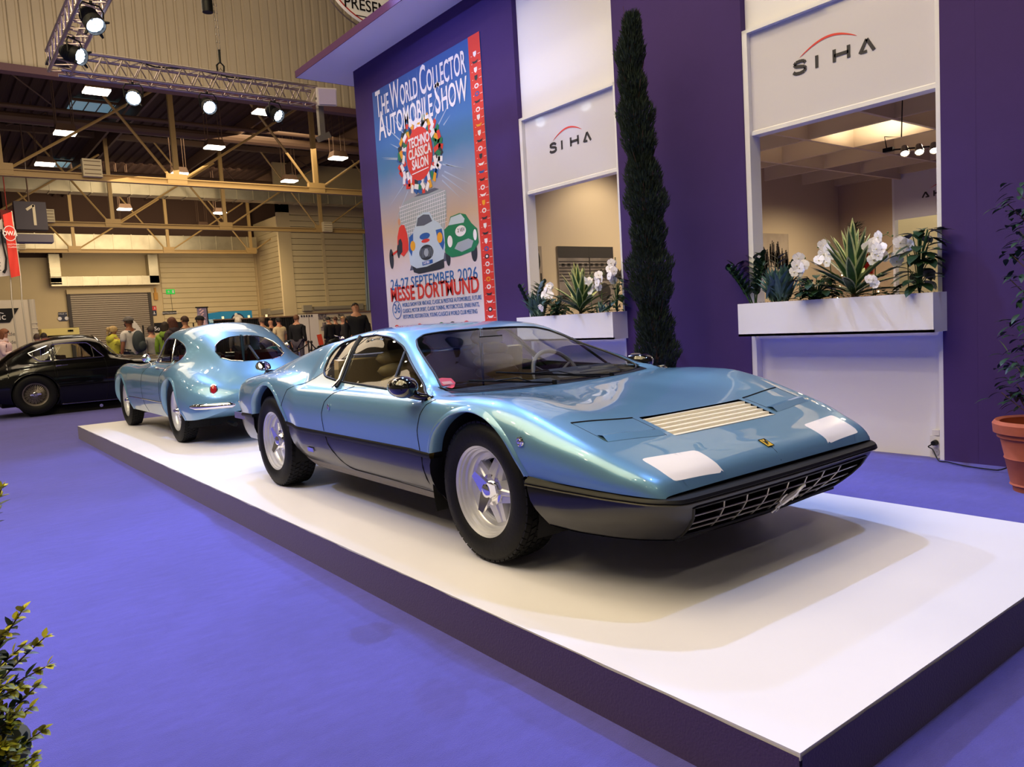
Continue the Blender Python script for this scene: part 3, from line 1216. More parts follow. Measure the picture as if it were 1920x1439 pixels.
    mb.prism([(x, .12, z + .0) for x, z in ((-.52, .72), (-.62, .765), (-.74, .755), (-.74, .66), (-.52, .66))], (0, .5, 0))
    mb.build('dashboard', dk, root)
    mb = MB()
    Mw = Matrix.Translation((-.83, .37, .70)) @ Matrix.Rotation(math.radians(62), 4, 'Y')
    mb.tube([tuple(Mw @ Vector((.175 * math.cos(a), .175 * math.sin(a), 0))) for a in np.linspace(0, 2 * PI, 37)[:-1]], .014, n=8, closed=True)
    for a in (0, 2.1, 4.2):
        mb.tube([tuple(Mw @ Vector((0, 0, -.02))), tuple(Mw @ Vector((.17 * math.cos(a), .17 * math.sin(a), 0)))], .008, n=6)
    mb.cyl(tuple(Mw @ Vector((0, 0, -.03))), tuple(Mw @ Vector((0, 0, .01))), .035, n=16)
    mb.cyl(tuple(Mw @ Vector((0, 0, -.03))), (-.62, .37, .62), .03, n=10)
    mb.build('steering_wheel', mat('grey rimmed wheel', '6c6a72', rough=.45), root)
    mb = MB()
    mb.box((-1.0, .0, .955), (.02, .17, .04))
    mb.build('rear_view_mirror', M_BLACK, root)
    # wheels
    wheels = {}
    for (u, v, s, key) in ((.02, -.747, -1, 'f'), (-2.48, -.747, -1, 'r'), (.02, .747, 1, 'f2'), (-2.48, .747, 1, 'r2')):
        wroot = bpy.data.objects.new('wheel', None)
        COL.objects.link(wroot)
        wroot.parent = root
        wroot.location = (u, v, .3185)
        wroot.rotation_euler = (0, .25 if key[0] == 'f' else .55, 0)
        if s > 0:
            wroot.rotation_euler = (0, .4, PI)
        if not wheels:
            tm = MB()
            tyre(tm, .311, .215, .200, 96)
            tm.build('tyre', M_TYRE, wroot, smooth=50)
            tm = MB()
            tread(tm, .310, .215, 52, 6)
            tm.build('tread', M_TYRE, wroot, smooth=0)
            # rim: outward is local -y
            R = Matrix.Rotation(PI / 2, 4, 'X')    # local z -> -y
            rm = MB()
            rm.lathe([(.168, -.09), (.166, .028), (.172, .034), (.174, .050), (.184, .056), (.186, .072), (.192, .076), (.194, .086), (.204, .093), (.2075, .088), (.206, .078), (.198, .074)], R, 72)
            rm.lathe([(.170, -.09), (.150, -.03), (.144, .006), (.146, .018), (.152, .022), (.166, .028)], R, 64)
            rm.build('rim', M_SILVER, wroot, smooth=40)
            sp = MB()
            for k in range(5):
                a = 2 * PI * k / 5 + .2
                ca, sa = math.cos(a), math.sin(a)

                def P(r, t, h):
                    return (r * ca - t * sa, -h, r * sa + t * ca)
                # star arm: wide at the hub, narrow at the rim, raised edges
                vs = [P(.035, -.056, .040), P(.035, .056, .040), P(.150, .034, .022), P(.150, -.034, .022),
                      P(.035, -.060, .0), P(.035, .060, .0), P(.156, .042, -.012), P(.156, -.042, -.012)]
                sp.add(vs, [(0, 1, 2, 3), (0, 4, 5, 1), (1, 5, 6, 2), (2, 6, 7, 3), (3, 7, 4, 0)])
                # raised rib down the middle of the arm
                sp.add([P(.05, -.010, .046), P(.05, .010, .046), P(.148, .005, .026), P(.148, -.005, .026), P(.05, -.018, .039), P(.05, .018, .039), P(.15, .010, .021), P(.15, -.010, .021)],
                       [(0, 1, 2, 3), (0, 4, 5, 1), (1, 5, 6, 2), (2, 6, 7, 3), (3, 7, 4, 0)])
            sp.lathe([(0, .034), (.055, .034), (.066, .028), (.068, .0), (.0, .0)], R, 30)
            sp.build('wheel_spokes', M_SILVER, wroot, smooth=30)
            wb = MB()
            wb.lathe([(.136, -.01), (.138, .012), (.150, .018)], R, 60)
            for k in range(5):
                a = 2 * PI * k / 5 + .2
            wb.build('rim_web', M_SILVER, wroot, smooth=40)
            hb = MB()
            hb.lathe([(0, .080), (.020, .080), (.034, .072), (.050, .056), (.056, .044), (.070, .042), (.073, .032)], R, 32)
            for k in range(3):
                a = 2 * PI * k / 3 + .5
                ca, sa = math.cos(a), math.sin(a)
                def Q(r, t, h):
                    return (r * ca - t * sa, -h, r * sa + t * ca)
                hb.add([Q(.015, -.036, .072), Q(.015, .036, .072), Q(.098, .015, .088), Q(.098, -.020, .088), Q(.02, -.038, .055), Q(.02, .038, .055), Q(.098, .015, .078), Q(.098, -.020, .078)],
                       [(0, 1, 2, 3), (0, 4, 5, 1), (1, 5, 6, 2), (2, 6, 7, 3), (3, 7, 4, 0), (4, 7, 6, 5)])
            hb.build('knock_off_hub', M_CHROME, wroot, smooth=30)
            bk = MB()
            bk.lathe([(0, -.03), (.17, -.03)], R, 30)
            bk.cyl((0, .05, 0), (0, .30, 0), .05)
            bk.build('brake', mat('dark cast iron', '1c1a19', rough=.6), wroot)
            wheels['p'] = wroot
        else:
            for ch in wheels['p'].children:
                c = ch.copy()
                COL.objects.link(c)
                c.parent = wroot
    # thin underbody so the car is closed below
    mb = MB()
    mb.box((-1.1, 0, .20), (3.3, 1.25, .06))
    mb.box((.62, 0, .22), (.5, 1.1, .05))
    mb.box((.47, 0, .16), (.10, .5, .04))
    mb.build('underbody', M_MATTE, root)
    return root


build_bb()
# ------------------------------------------------------------------ carpet, platform and stand walls
M_CARPET = mat('violet blue carpet', '4a46a6', rough=.95, noise=.07, nscale=1.3, sheen=.2, bump=.4, bscale=260)
_nt = M_CARPET.node_tree
_b = _nt.nodes['Principled BSDF']
_src = _b.inputs['Base Color'].links[0].from_socket
_tc = next(n for n in _nt.nodes if n.bl_idname == 'ShaderNodeTexCoord')
_mp = _nt.nodes.new('ShaderNodeMapping')
_mp.inputs['Scale'].default_value = (9, 3.2, 1)
_mp.inputs['Rotation'].default_value = (0, 0, .5)
_n2 = _nt.nodes.new('ShaderNodeTexNoise')
_n2.inputs['Scale'].default_value = 2.2
_n2.inputs['Detail'].default_value = 9
_n2.inputs['Roughness'].default_value = .75
_nt.links.new(_tc.outputs['Object'], _mp.inputs['Vector'])
_nt.links.new(_mp.outputs[0], _n2.inputs['Vector'])
_mr = _nt.nodes.new('ShaderNodeMapRange')
_mr.inputs['From Min'].default_value = .3
_mr.inputs['From Max'].default_value = .7
_mr.inputs['To Min'].default_value = .84
_mr.inputs['To Max'].default_value = 1.13
_nt.links.new(_n2.outputs['Fac'], _mr.inputs['Value'])
_mx = _nt.nodes.new('ShaderNodeVectorMath')
_mx.operation = 'SCALE'
_nt.links.new(_src, _mx.inputs[0])
_nt.links.new(_mr.outputs[0], _mx.inputs['Scale'])
_nt.links.new(_mx.outputs[0], _b.inputs['Base Color'])
M_PURPLE = mat('purple wall cloth', '3e286a', rough=.85, noise=.02, nscale=8, bump=.1, bscale=200)
M_PSIDE = mat('dark violet skirting', '3c2560', rough=.95, bump=.2, bscale=150, sheen=.2)
M_PLAT = mat('white platform lacquer', 'e2e0ec', rough=.38, noise=.015, nscale=2)
mb = MB()
mb.add([(-80, -60, 0), (60, -60, 0), (60, 80, 0), (-80, 80, 0)], [(0, 1, 2, 3)])
struct('floor', mb, M_CARPET)
YW = 5.93
PX0, PX1, PY0, PY1 = -11.5, -.99, 1.555, 3.90
root = thing('display_platform', 'low white display platform with dark violet sides under both blue cars', 'platform', (0, 0, 0))
mb = MB()
mb.box2((PX0, PY0, HP - .02), (PX1, PY1, HP))
mb.build('platform_top', M_PLAT, root, smooth=0)
mb = MB()
mb.box2((PX0 + .003, PY0 + .003, 0), (PX1 - .003, PY1 - .003, HP - .02))
mb.build('platform_skirt', M_PSIDE, root, smooth=0)
# ragged carpet edge wrapped over the rim
rnd = random.Random(5)
mb = MB()
for (a, b, nx) in (((PX0, PY0), (PX1, PY0), (0, -1)), ((PX1, PY0), (PX1, PY1), (1, 0))):
    L_ = math.hypot(b[0] - a[0], b[1] - a[1])
    n = int(L_ / .05)
    z = 0
    G = []
    for i in range(n + 1):
        t = i / n
        x, y = a[0] + (b[0] - a[0]) * t, a[1] + (b[1] - a[1]) * t
        z = z * .75 + rnd.uniform(-.0022, .0022)
        G.append([(x + nx[0] * .005, y + nx[1] * .005, 0), (x + nx[0] * .005, y + nx[1] * .005, HP - .004 + z)])
    mb.grid(G)
mb.build('skirt_cloth', M_PSIDE, root, smooth=0)

# wall of the stand with two bays
TOPZ = 5.345
BAYS = [(-7.30, -5.69), (-4.15, -2.51)]
mb = MB()
segs = [(-11.42, -7.30), (-5.69, -4.15), (-2.51, 6.0)]
for a, b in segs:
    mb.box2((a, YW, 0), (b, YW + .12, TOPZ))
for a, b in ((-2.28, 0),):
    mb.box2((a - .002, YW - .001, 0), (a + .002, YW, TOPZ))
struct('wall_front', mb, M_PURPLE, smooth=0)
mb = MB()
for a, b in BAYS:
    mb.box2((a, YW + .07, 3.60), (b, YW + .13, TOPZ))                  # plain white over the opening
    mb.box2((a, YW + .09, 0), (b, YW + .15, .95))                      # white below the planter
    for x0, x1 in ((a, a + .05), (b - .035, b)):
        mb.box2((x0, YW + .01, 0), (x1, YW + .16, 3.62))
    mb.box2((a, YW + .01, 3.59), (b, YW + .07, 3.62))
    mb.box2((a + .05, YW + .045, 2.72), (b - .035, YW + .16, 2.745))
    mb.box2((a + .05, YW + .05, .93), (b - .035, YW + .3, .96))
struct('wall_front_panel', mb, M_WHITE2, smooth=0)
# canopy
mb = MB()
mb.box2((-12.11, 5.26, TOPZ), (6, 8.2, TOPZ + .1))
o = mb.build('canopy_roof', mat('canopy violet underside', 'f2ecff', rough=.8), smooth=0)
tag(o, kind='structure')
o.name = 'ceiling_front'
mb = MB()
mb.box2((-12.12, 5.25, TOPZ), (6, 5.262, TOPZ + .105))
mb.box2((-12.122, 5.25, TOPZ), (-12.11, 8.2, TOPZ + .105))
tag(mb.build('trim_1', mat('canopy fascia', '54295c', rough=.8), smooth=0), kind='structure')

# room behind the bays
XL = -7.44
YB = 13.4
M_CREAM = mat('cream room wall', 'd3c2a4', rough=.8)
RZ = 4.05
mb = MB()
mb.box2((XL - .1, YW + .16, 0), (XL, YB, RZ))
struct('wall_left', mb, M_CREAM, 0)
mb = MB()
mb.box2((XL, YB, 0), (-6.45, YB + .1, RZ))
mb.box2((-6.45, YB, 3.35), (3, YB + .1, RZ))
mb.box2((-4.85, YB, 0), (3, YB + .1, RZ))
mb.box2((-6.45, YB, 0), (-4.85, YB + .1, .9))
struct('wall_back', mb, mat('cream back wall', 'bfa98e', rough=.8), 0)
mb = MB()
mb.box2((3, YW + .16, 0), (3.1, YB, RZ))
struct('wall_right', mb, M_CREAM, 0)
mb = MB()
mb.box2((XL - .1, YW + .13, 4.05), (3.1, YB + .1, 4.1))
struct('ceiling', mb, mat('room ceiling', 'e8dcc6', rough=.8), 0)
# coffer beams
BM = mat('ceiling beam', 'd6c7b0', rough=.8)
k = 0
for x in (-6.32, -5.27, -4.22, -3.17, -2.12, -1.07):
    mb = MB()
    mb.box2((x - .02, YW + .2, 3.2), (x + .02, YB - .02, 3.56))
    tag(mb.build('ceiling_beam', BM, smooth=0), 'thin cream beam running front to back under the ceiling of the room inside the stand', 'beam', 'cream beams crossing the room ceiling')
for y in (6.7, 7.75, 8.82, 9.9, 10.98, 12.06):
    mb = MB()
    mb.box2((XL + .12, y - .02, 3.205), (2.98, y + .02, 3.555))
    tag(mb.build('ceiling_beam', BM, smooth=0), 'thin cream beam running left to right under the ceiling of the room inside the stand', 'beam', 'cream beams running left to right')
mb = MB()
mb.box2((XL, YW + .2, 3.46), (XL + .10, YB, 3.74))
mb.box2((XL, YB - .12, 3.28), (3, YB, 3.60))
tag(mb.build('ceiling_soffit', M_CREAM, smooth=0), kind='structure')
bpy.context.view_layer.update()
SC.objects['ceiling_soffit'].name = 'trim_2'
for _x, _y in ((-5.8, 8.3), (-3.7, 9.4), (-5.8, 11.5), (-1.6, 8.0)):
    spot('room lamp', (_x, _y, 3.15), (_x, _y, 0), 150, 'ffe6c0', 165, .6, .06)
spot('room lamp', (-4.7, 9.4, 3.1), (-4.7, 9.4, 4), 60, 'ffe8c8', 170, .6, .06)
spot('room lamp', (-6.6, 7.2, 3.1), (-7.4, 7.3, 1.6), 45, 'ffe8c8', 130, .6, .06)

INK = mat('dark grey print', '35333c', rough=.6)
REDP = mat('red print', 'd8453f', rough=.6)


def siha(cx, y, z, s, parent, flip=False):
    """the SIHA word mark with its red arc; s is the overall width"""
    mb = MB()
    f = -1 if flip else 1
    t = .0

    def P(x, h):
        return (cx + f * x * s, y - .002, z + h * s)

    def bar(a, b, w):
        (x1, h1), (x2, h2) = a, b
        d = math.hypot(x2 - x1, h2 - h1)
        nx, ny = -(h2 - h1) / d * w / 2, (x2 - x1) / d * w / 2
        mb.prism([P(x1 + nx, h1 + ny), P(x2 + nx, h2 + ny), P(x2 - nx, h2 - ny), P(x1 - nx, h1 - ny)], (0, -.002, 0))
    w = .038
    # S as a stroke
    pts = [(-.33, .085), (-.345, .108), (-.39, .118), (-.45, .112), (-.475, .09), (-.455, .067), (-.39, .055), (-.34, .042), (-.325, .018), (-.345, -.008), (-.40, -.02), (-.46, -.014), (-.485, .008)]
    for a, b in zip(pts[:-1], pts[1:]):
        bar(a, b, w)
    bar((-.185, -.02), (-.185, .12), w)
    bar((.03, -.02), (.03, .12), w)
    bar((.20, -.02), (.20, .12), w)
    bar((.03, .05), (.20, .05), w)
    bar((.33, -.02), (.41, .118), w)
    bar((.41, .118), (.49, -.02), w)
    bar((.355, -.012), (.41, -.012), w * .8)
    o = mb.build('logo_lettering', INK, parent, smooth=0)
    mb = MB()
    N = 24
    top, bot = [], []
    for i in range(N + 1):
        q = i / N
        x = -.40 + .70 * q
        h = .15 + .16 * math.sin(PI * (q * .82 + .06)) - .02
        th = .012 * math.sin(PI * q) ** .6 + .001
        top.append(P(x, h + th))
        bot.append(P(x, h - th))
    for i in range(N):
        mb.add([top[i], top[i + 1], bot[i + 1], bot[i]], [(0, 1, 2, 3)])
    mb.build('red_arc', REDP, parent, smooth=0)


M_BLIND = mat('white blind glass', 'd9d7e6', rough=.12, coat=.8)
for i, (a, b) in enumerate(BAYS):
    lab = ['white printed blind with red arc logo in the bay between the poster and the cypress', 'white printed blind with red arc logo in the bay at the right of the cypress'][i]
    r_ = thing('logo_blind', lab, 'blind', ((a + b) / 2, YW + .06, 2.75), 0, None)
    mb = MB()
    mb.box2((-(b - a) / 2 + .05, 0, 0), ((b - a) / 2 - .035, .02, .84))
    mb.build('blind_panel', M_BLIND, r_, smooth=0)
    siha(-.02 if i else .02, -.001, .39, .70, r_)
    mb = MB()
    mb.cyl((-(b - a) / 2 + .05, .0, .0), ((b - a) / 2 - .035, .0, .0), .012, n=10)
    mb.build('bottom_rail', M_WHITE2, r_)
# same blind seen from behind at the far window of the room
r_ = thing('logo_blind', 'white blind with reversed logo over the far window inside the room', 'blind', (-5.64, YB - .03, 2.53), 0)
mb = MB()
mb.box2((-.78, 0, 0), (.78, .02, .75))
mb.build('blind_panel', M_BLIND, r_, smooth=0)
siha(.0, -.001, .32, .64, r_, True)
mb = MB()
mb.box2((-6.46, YB - .02, .9), (-6.42, YB + .1, 3.35))
mb.box2((-4.89, YB - .02, .9), (-4.85, YB + .1, 3.35))
mb.box2((-6.45, YB - .02, .9), (-4.85, YB + .1, .94))
tag(mb.build('window_1', M_WHITE2, smooth=0), kind='structure')
mb = MB()
mb.box2((-12, YB + 2.2, 0), (3, YB + 2.3, 5))
tag(mb.build('wall_outer', mat('pale yellow hall panel', 'e6dab4', rough=.8), smooth=0), kind='structure')
area('outer panel light', (-6, YB + 1.1, 4.6), (-6.5, YB + 2.2, 2), 1.5, 60, 'fff0d0')  # bare area light aimed at the panel beyond the far window
# ------------------------------------------------------------------ wire wheel shared by the two older coupes
def wire_wheel(parent, u, v, w, s, r=.32, tw=.16, rim_r=.205, dark=False, proto={}):
    wr = bpy.data.objects.new('wheel', None)
    COL.objects.link(wr)
    wr.parent = parent
    wr.location = (u, v, w)
    wr.rotation_euler = (0, .3, 0 if s < 0 else PI)
    key = (r, dark)
    if key in proto:
        for ch in proto[key].children:
            c = ch.copy()
            COL.objects.link(c)
            c.parent = wr
        return wr
    proto[key] = wr
    sp_m = M_CHROME if not dark else mat('dull painted wire', '8a827c', rough=.35, metal=.6)
    tm = MB()
    tyre(tm, r, tw, rim_r, 72)
    tm.build('tyre', M_TYRE, wr, smooth=50)
    tm = MB()
    tread(tm, r - .001, tw, 54, 5)
    tm.build('tread', M_TYRE, wr, smooth=0)
    R = Matrix.Rotation(PI / 2, 4, 'X')
    rm = MB()
    rm.lathe([(rim_r - .03, -.06), (rim_r - .035, .02), (rim_r - .022, .045), (rim_r - .008, .052), (rim_r + .004, .066), (rim_r + .006, .058)], R, 56)
    rm.build('rim', M_SILVER if not dark else sp_m, wr, smooth=40)
    sp = MB()
    N = 36
    for k in range(N):
        a = 2 * PI * k / N
        for (da, hr, hh, rh) in ((.35, .042, .035, .030), (-.35, .042, .035, .030), (.5, .05, -.03, -.01)):
            if hh < 0 and k % 2:
                continue
            p0 = (hr * math.cos(a), -hh, hr * math.sin(a))
            p1 = ((rim_r - .03) * math.cos(a + da), -rh + .02, (rim_r - .03) * math.sin(a + da))
            sp.cyl(p0, p1, .0036, n=4, caps=False)
    sp.build('wire_spokes', sp_m, wr, smooth=60)
    hb = MB()
    hb.lathe([(0, .075), (.018, .073), (.03, .06), (.036, .04), (.046, .035), (.046, -.03), (.03, -.05)], R, 24)
    for k in range(2):
        a = PI * k + .35
        ca, sa = math.cos(a), math.sin(a)
        hb.prism([(-.02 * sa, -.055, .02 * ca), (.085 * ca - .012 * sa, -.072, .085 * sa + .012 * ca), (.09 * ca + .012 * sa, -.072, .09 * sa - .012 * ca), (.02 * sa, -.055, -.02 * ca)], (0, .012, 0))
    hb.build('knock_off_hub', M_CHROME, wr, smooth=40)
    bk = MB()
    bk.lathe([(0, -.05), (rim_r - .04, -.05)], R, 30)
    bk.cyl((0, .04, 0), (0, .26, 0), .04)
    bk.build('brake_drum', mat('dark drum', '1a1818', rough=.6), wr)
    return wr


def tail_floor(L, us, mb):
    """close the underside of a rounded tail"""
    G = []
    for u in us:
        S = L.section(u)
        v, w = S[0]
        G.append([(u, v * t, w - .004 * (1 - t * t)) for t in np.linspace(-1, 1, 9)])
    mb.grid(G)


# ------------------------------------------------------------------ rounded light blue coupe seen from behind
def build_coupe():
    root = thing('vintage_coupe', 'rounded light blue vintage coupe with wire wheels seen from behind on the platform', 'car', (-10.76, 2.75, HP), PI)
    low = [(.705, .235), (.75, .36), (.768, .52), (.752, .68), (.69, .765), (.625, .805)]
    T = {}
    T[.76] = [(.35, .40), (.38, .45), (.38, .50), (.36, .54), (.33, .56), (.28, .57), (.2, .575), (.12, .58), (.06, .58), (0, .58)]
    T[.66] = [(.60, .33), (.66, .42), (.67, .52), (.64, .60), (.58, .64), (.45, .64), (.35, .635), (.22, .64), (.1, .65), (0, .65)]
    T[.4] = [(.70, .26), (.755, .38), (.765, .50), (.745, .65), (.67, .745), (.52, .74), (.40, .71), (.27, .71), (.12, .73), (0, .735)]
    T[0] = [(.72, .24), (.775, .38), (.788, .52), (.76, .70), (.66, .79), (.52, .775), (.40, .755), (.27, .765), (.12, .785), (0, .79)]
    T[-.4] = [(.71, .235), (.76, .36), (.775, .52), (.755, .68), (.67, .775), (.56, .785), (.45, .79), (.3, .80), (.12, .81), (0, .815)]
    T[-.75] = low[:4] + [(.685, .765), (.61, .795), (.54, .81), (.42, .825), (.2, .835), (0, .84)]
    T[-.95] = low[:5] + [(.62, .80), (.57, .815), (.47, .84), (.25, .88), (0, .895)]
    T[-1.15] = low[:5] + [(.615, .802), (.585, .83), (.51, .92), (.3, 1.01), (0, 1.03)]
    T[-1.40] = low + [(.575, .90), (.50, 1.075), (.28, 1.14), (0, 1.16)]
    T[-1.60] = low + [(.57, .93), (.475, 1.13), (.26, 1.195), (0, 1.215)]
    T[-1.95] = low + [(.57, .93), (.46, 1.125), (.25, 1.20), (0, 1.22)]
    T[-2.25] = [(.72, .24), (.775, .37), (.79, .52), (.765, .68), (.70, .775), (.63, .822), (.555, .92), (.44, 1.06), (.23, 1.13), (0, 1.145)]
    T[-2.5] = [(.73, .25), (.785, .38), (.80, .51), (.77, .66), (.70, .75), (.585, .81), (.49, .885), (.38, .975), (.2, 1.025), (0, 1.04)]
    T[-2.75] = [(.73, .255), (.78, .38), (.79, .49), (.755, .62), (.68, .695), (.555, .745), (.44, .80), (.33, .86), (.17, .893), (0, .90)]
    T[-2.95] = [(.71, .265), (.755, .37), (.76, .46), (.725, .57), (.65, .64), (.52, .675), (.41, .72), (.3, .757), (.15, .778), (0, .785)]
    T[-3.10] = [(.65, .285), (.69, .37), (.69, .44), (.655, .53), (.58, .59), (.46, .615), (.36, .645), (.26, .668), (.13, .682), (0, .688)]
    T[-3.20] = [(.57, .32), (.60, .38), (.60, .43), (.575, .49), (.51, .54), (.42, .563), (.33, .575), (.22, .59), (.11, .598), (0, .60)]
    T[-3.27] = [(.44, .37), (.46, .41), (.46, .435), (.44, .47), (.39, .50), (.33, .515), (.26, .53), (.17, .54), (.08, .545), (0, .548)]
    T[-3.29] = [(.36, .42), (.365, .43), (.365, .435), (.36, .445), (.34, .455), (.3, .46), (.24, .465), (.16, .47), (.08, .47), (0, .47)]
    AF, AR = (-.02, .30, .355), (-2.42, .30, .362)
    L = Loft(T, [AF, AR], soft=.8)
    sw = [(-1.30, .818), (-1.36, .92), (-1.46, 1.045), (-1.52, 1.078), (-1.79, 1.072), (-2.05, 1.035), (-2.22, .98), (-2.31, .91), (-2.31, .85), (-2.24, .818)]
    swr = rounded(sw, [.02, 0, .02, .03, .1, .1, .1, .06, .06, .04])
    rw = [(-2.455, 0), (-2.46, .14), (-2.49, .24), (-2.55, .31), (-2.65, .345), (-2.77, .33), (-2.86, .26), (-2.91, .15), (-2.925, 0)]
    rw = rw + [(u, -v) for u, v in rw[-2:0:-1]]
    fw = [(-.86, 0), (-.90, .3), (-1.0, .49), (-1.08, .54), (-1.20, .515), (-1.33, .47), (-1.42, .40), (-1.46, .2), (-1.47, 0)]
    fw = fw + [(u, -v) for u, v in fw[-2:0:-1]]
    fwr = rounded(fw, .02)
    P = L.mesh(du=.018, nt=64, cuts=[('side', swr, 'side'), ('top', rw, 'rear'), ('top', fwr, 'front')])
    body = P[None]
    tail_floor(L, np.linspace(-2.85, -3.29, 12), body)
    body.build('body_shell', M_PAINT, root, smooth=60)
    P['side'].build_parts('side_glass', M_GLASST, root)
    P['rear'].build('rear_window', M_GLASST, root)
    P['front'].build('windscreen', M_GLASS, root)
    trim = MB()
    L.line(rw, 'top', .0045, trim, 1, .001, closed=True)
    trim.build('rear_window_trim', M_CHROME, root)
    mb = MB()
    mb.tube([L.top(-2.455, 0, .004), L.top(-2.68, 0, .006), L.top(-2.925, 0, .004)], .016, n=6)
    mb.build('rear_window_bar', M_BLACKSATIN, root)
    trim = MB()
    L.line(fwr, 'top', .007, trim, 1, .001, closed=True)
    trim.build('windscreen_trim', M_CHROME, root)
    lips, wells = MB(), MB()
    for a in (AF, AR):
        arch_lip(L, a, lambda u: L.section(u)[0, 1], lips, wells, lip=.010, wband=.022, wellv=.36)
    lips.build_parts('arch_flange', M_PAINT, root, smooth=60)
    wells.build_parts('wheel_well', M_MATTE, root)
    gap = MB()
    for s in (1, -1):
        tr = MB()
        L.line(swr, 'side', .006, tr, s, .001, closed=True)
        tr.tube([L.side(-1.845, 1.062, s, .004), L.side(-1.90, .95, s, .004), L.side(-2.0, .815, s, .004)], .006, n=6)
        tr.build('side_window_trim', M_CHROME, root)
        L.line([(-1.25, .79), (-1.16, .70), (-1.13, .55), (-1.13, .33), (-1.16, .25)], 'side', .0022, gap, s, 0)
        L.line([(-2.03, .80), (-1.98, .68), (-1.95, .50), (-1.96, .32), (-2.0, .25)], 'side', .0022, gap, s, 0)
        tr = MB()
        L.line([(-.42, .40), (-1.2, .402), (-2.02, .402)], 'side', .006, tr, s, .002)
        tr.build('sill_strip', M_CHROME, root)
        tr = MB()
        L.line([(-1.86, .745), (-1.80, .747), (-1.72, .745)], 'side', .006, tr, s, .012)
        tr.build('door_handle', M_CHROME, root)
        tr = MB()
        p = L.side(-3.13, .535, s, .006) if False else L.top(-3.165, s * .545, .004)
        nrm = Vector((-.86, s * .42, .30)).normalized()
        Mx = Matrix.Translation(p) @ nrm.to_track_quat('Z', 'Y').to_matrix().to_4x4() @ Matrix.Diagonal((.82, 1.25, 1, 1))
        tr.lathe([(0, .026), (.02, .024), (.034, .015), (.038, 0)], Mx, 20)
        tr.build('tail_lamp', mat('red lamp lens', 'a01018', rough=.15, coat=1., emit='a01018', es=.15), root)
        tr = MB()
        tr.lathe([(.037, .010), (.044, .008), (.046, -.004)], Mx, 24)
        tr.build('lamp_rim', M_CHROME, root)
        # bumperette
        tr = MB()
        pts = [L.side(-2.98, .40, s, .02), L.side(-3.08, .40, s, .022)]
        Q = []
        for k in range(11):
            t = k / 10
            v = .74 - .34 * t
            us = np.linspace(-3.30, -2.80, 60)
            best = min(us, key=lambda q: abs(np.interp(.40, L.section(q)[:60, 1], L.section(q)[:60, 0]) - v) if L.section(q)[0, 1] < .40 else 9)
            if v < .46:
                best = -3.29 - .0
            Q.append(Vector((best - .012, s * v, .405)))
        rr = [.012] + [.031] * 9 + [.012]
        tr.tube(Q, rr, n=10)
        o = tr.build('bumperette', M_CHROME, root, smooth=80)
        tr = MB()
        tr.ball((-1.03, s * .66, .865), (.03, .05, .05), 14, 10)
        tr.tube([(-1.03, s * .65, .83), (-1.06, s * .61, .79)], .007)
        tr.build('wing_mirror', M_CHROME, root, smooth=80)
    gap.build_parts('door_gap', M_MATTE, root)
    # round emblem and number-plate light on the tail
    p = L.top(-3.04, 0, .004)
    nrm = Vector((-.78, 0, .62)).normalized()
    Mx = Matrix.Translation(p) @ nrm.to_track_quat('Z', 'Y').to_matrix().to_4x4()
    mb = MB()
    mb.lathe([(0, .03), (.03, .028), (.055, .018), (.062, 0)], Mx, 28)
    mb.build('tail_emblem', M_CHROME, root)
    mb = MB()
    mb.lathe([(.058, .012), (.074, .008), (.078, -.01)], Mx, 28)
    mb.build('emblem_surround', M_BLACKSATIN, root)
    mb = MB()
    mb.box((-3.17, -.10, .66), (.07, .26, .05), rot=(0, -.9, 0))
    mb.build('plate_lamp', M_BLACKSATIN, root)
    # cabin
    mb = MB()
    mb.box((-1.8, 0, .32), (1.5, 1.2, .06))
    for s in (1, -1):
        mb.box((-1.95, s * .30, .60), (.16, .44, .56), rot=(0, -.2, 0))
    mb.build('seat', mat('dark red leather', '8a2c36', rough=.5), root)
    mb = MB()
    mb.box((-1.12, 0, .76), (.2, 1.1, .12))
    mb.tube([(-1.36 - .06 * math.sin(a), -.0 + .30 + .17 * math.cos(a), .86 + .16 * math.sin(a)) for a in np.linspace(0, 2 * PI, 25)[:-1]], .01, n=6, closed=True)
    mb.build('dashboard', M_BLACKSATIN, root)
    mb = MB()
    mb.box((-1.3, 0, .22), (3.0, 1.0, .08))
    for y in (.35, -.2):
        mb.cyl((-2.9, y, .20), (-3.1, y, .19), .022, n=10)
    mb.build('underbody', M_MATTE, root)
    for u, s in ((0, 1), (-2.4, 1), (0, -1), (-2.4, -1)):
        wire_wheel(root, u, s * .655, .3285, s, r=.32, tw=.165, rim_r=.212)
    return root


build_coupe()


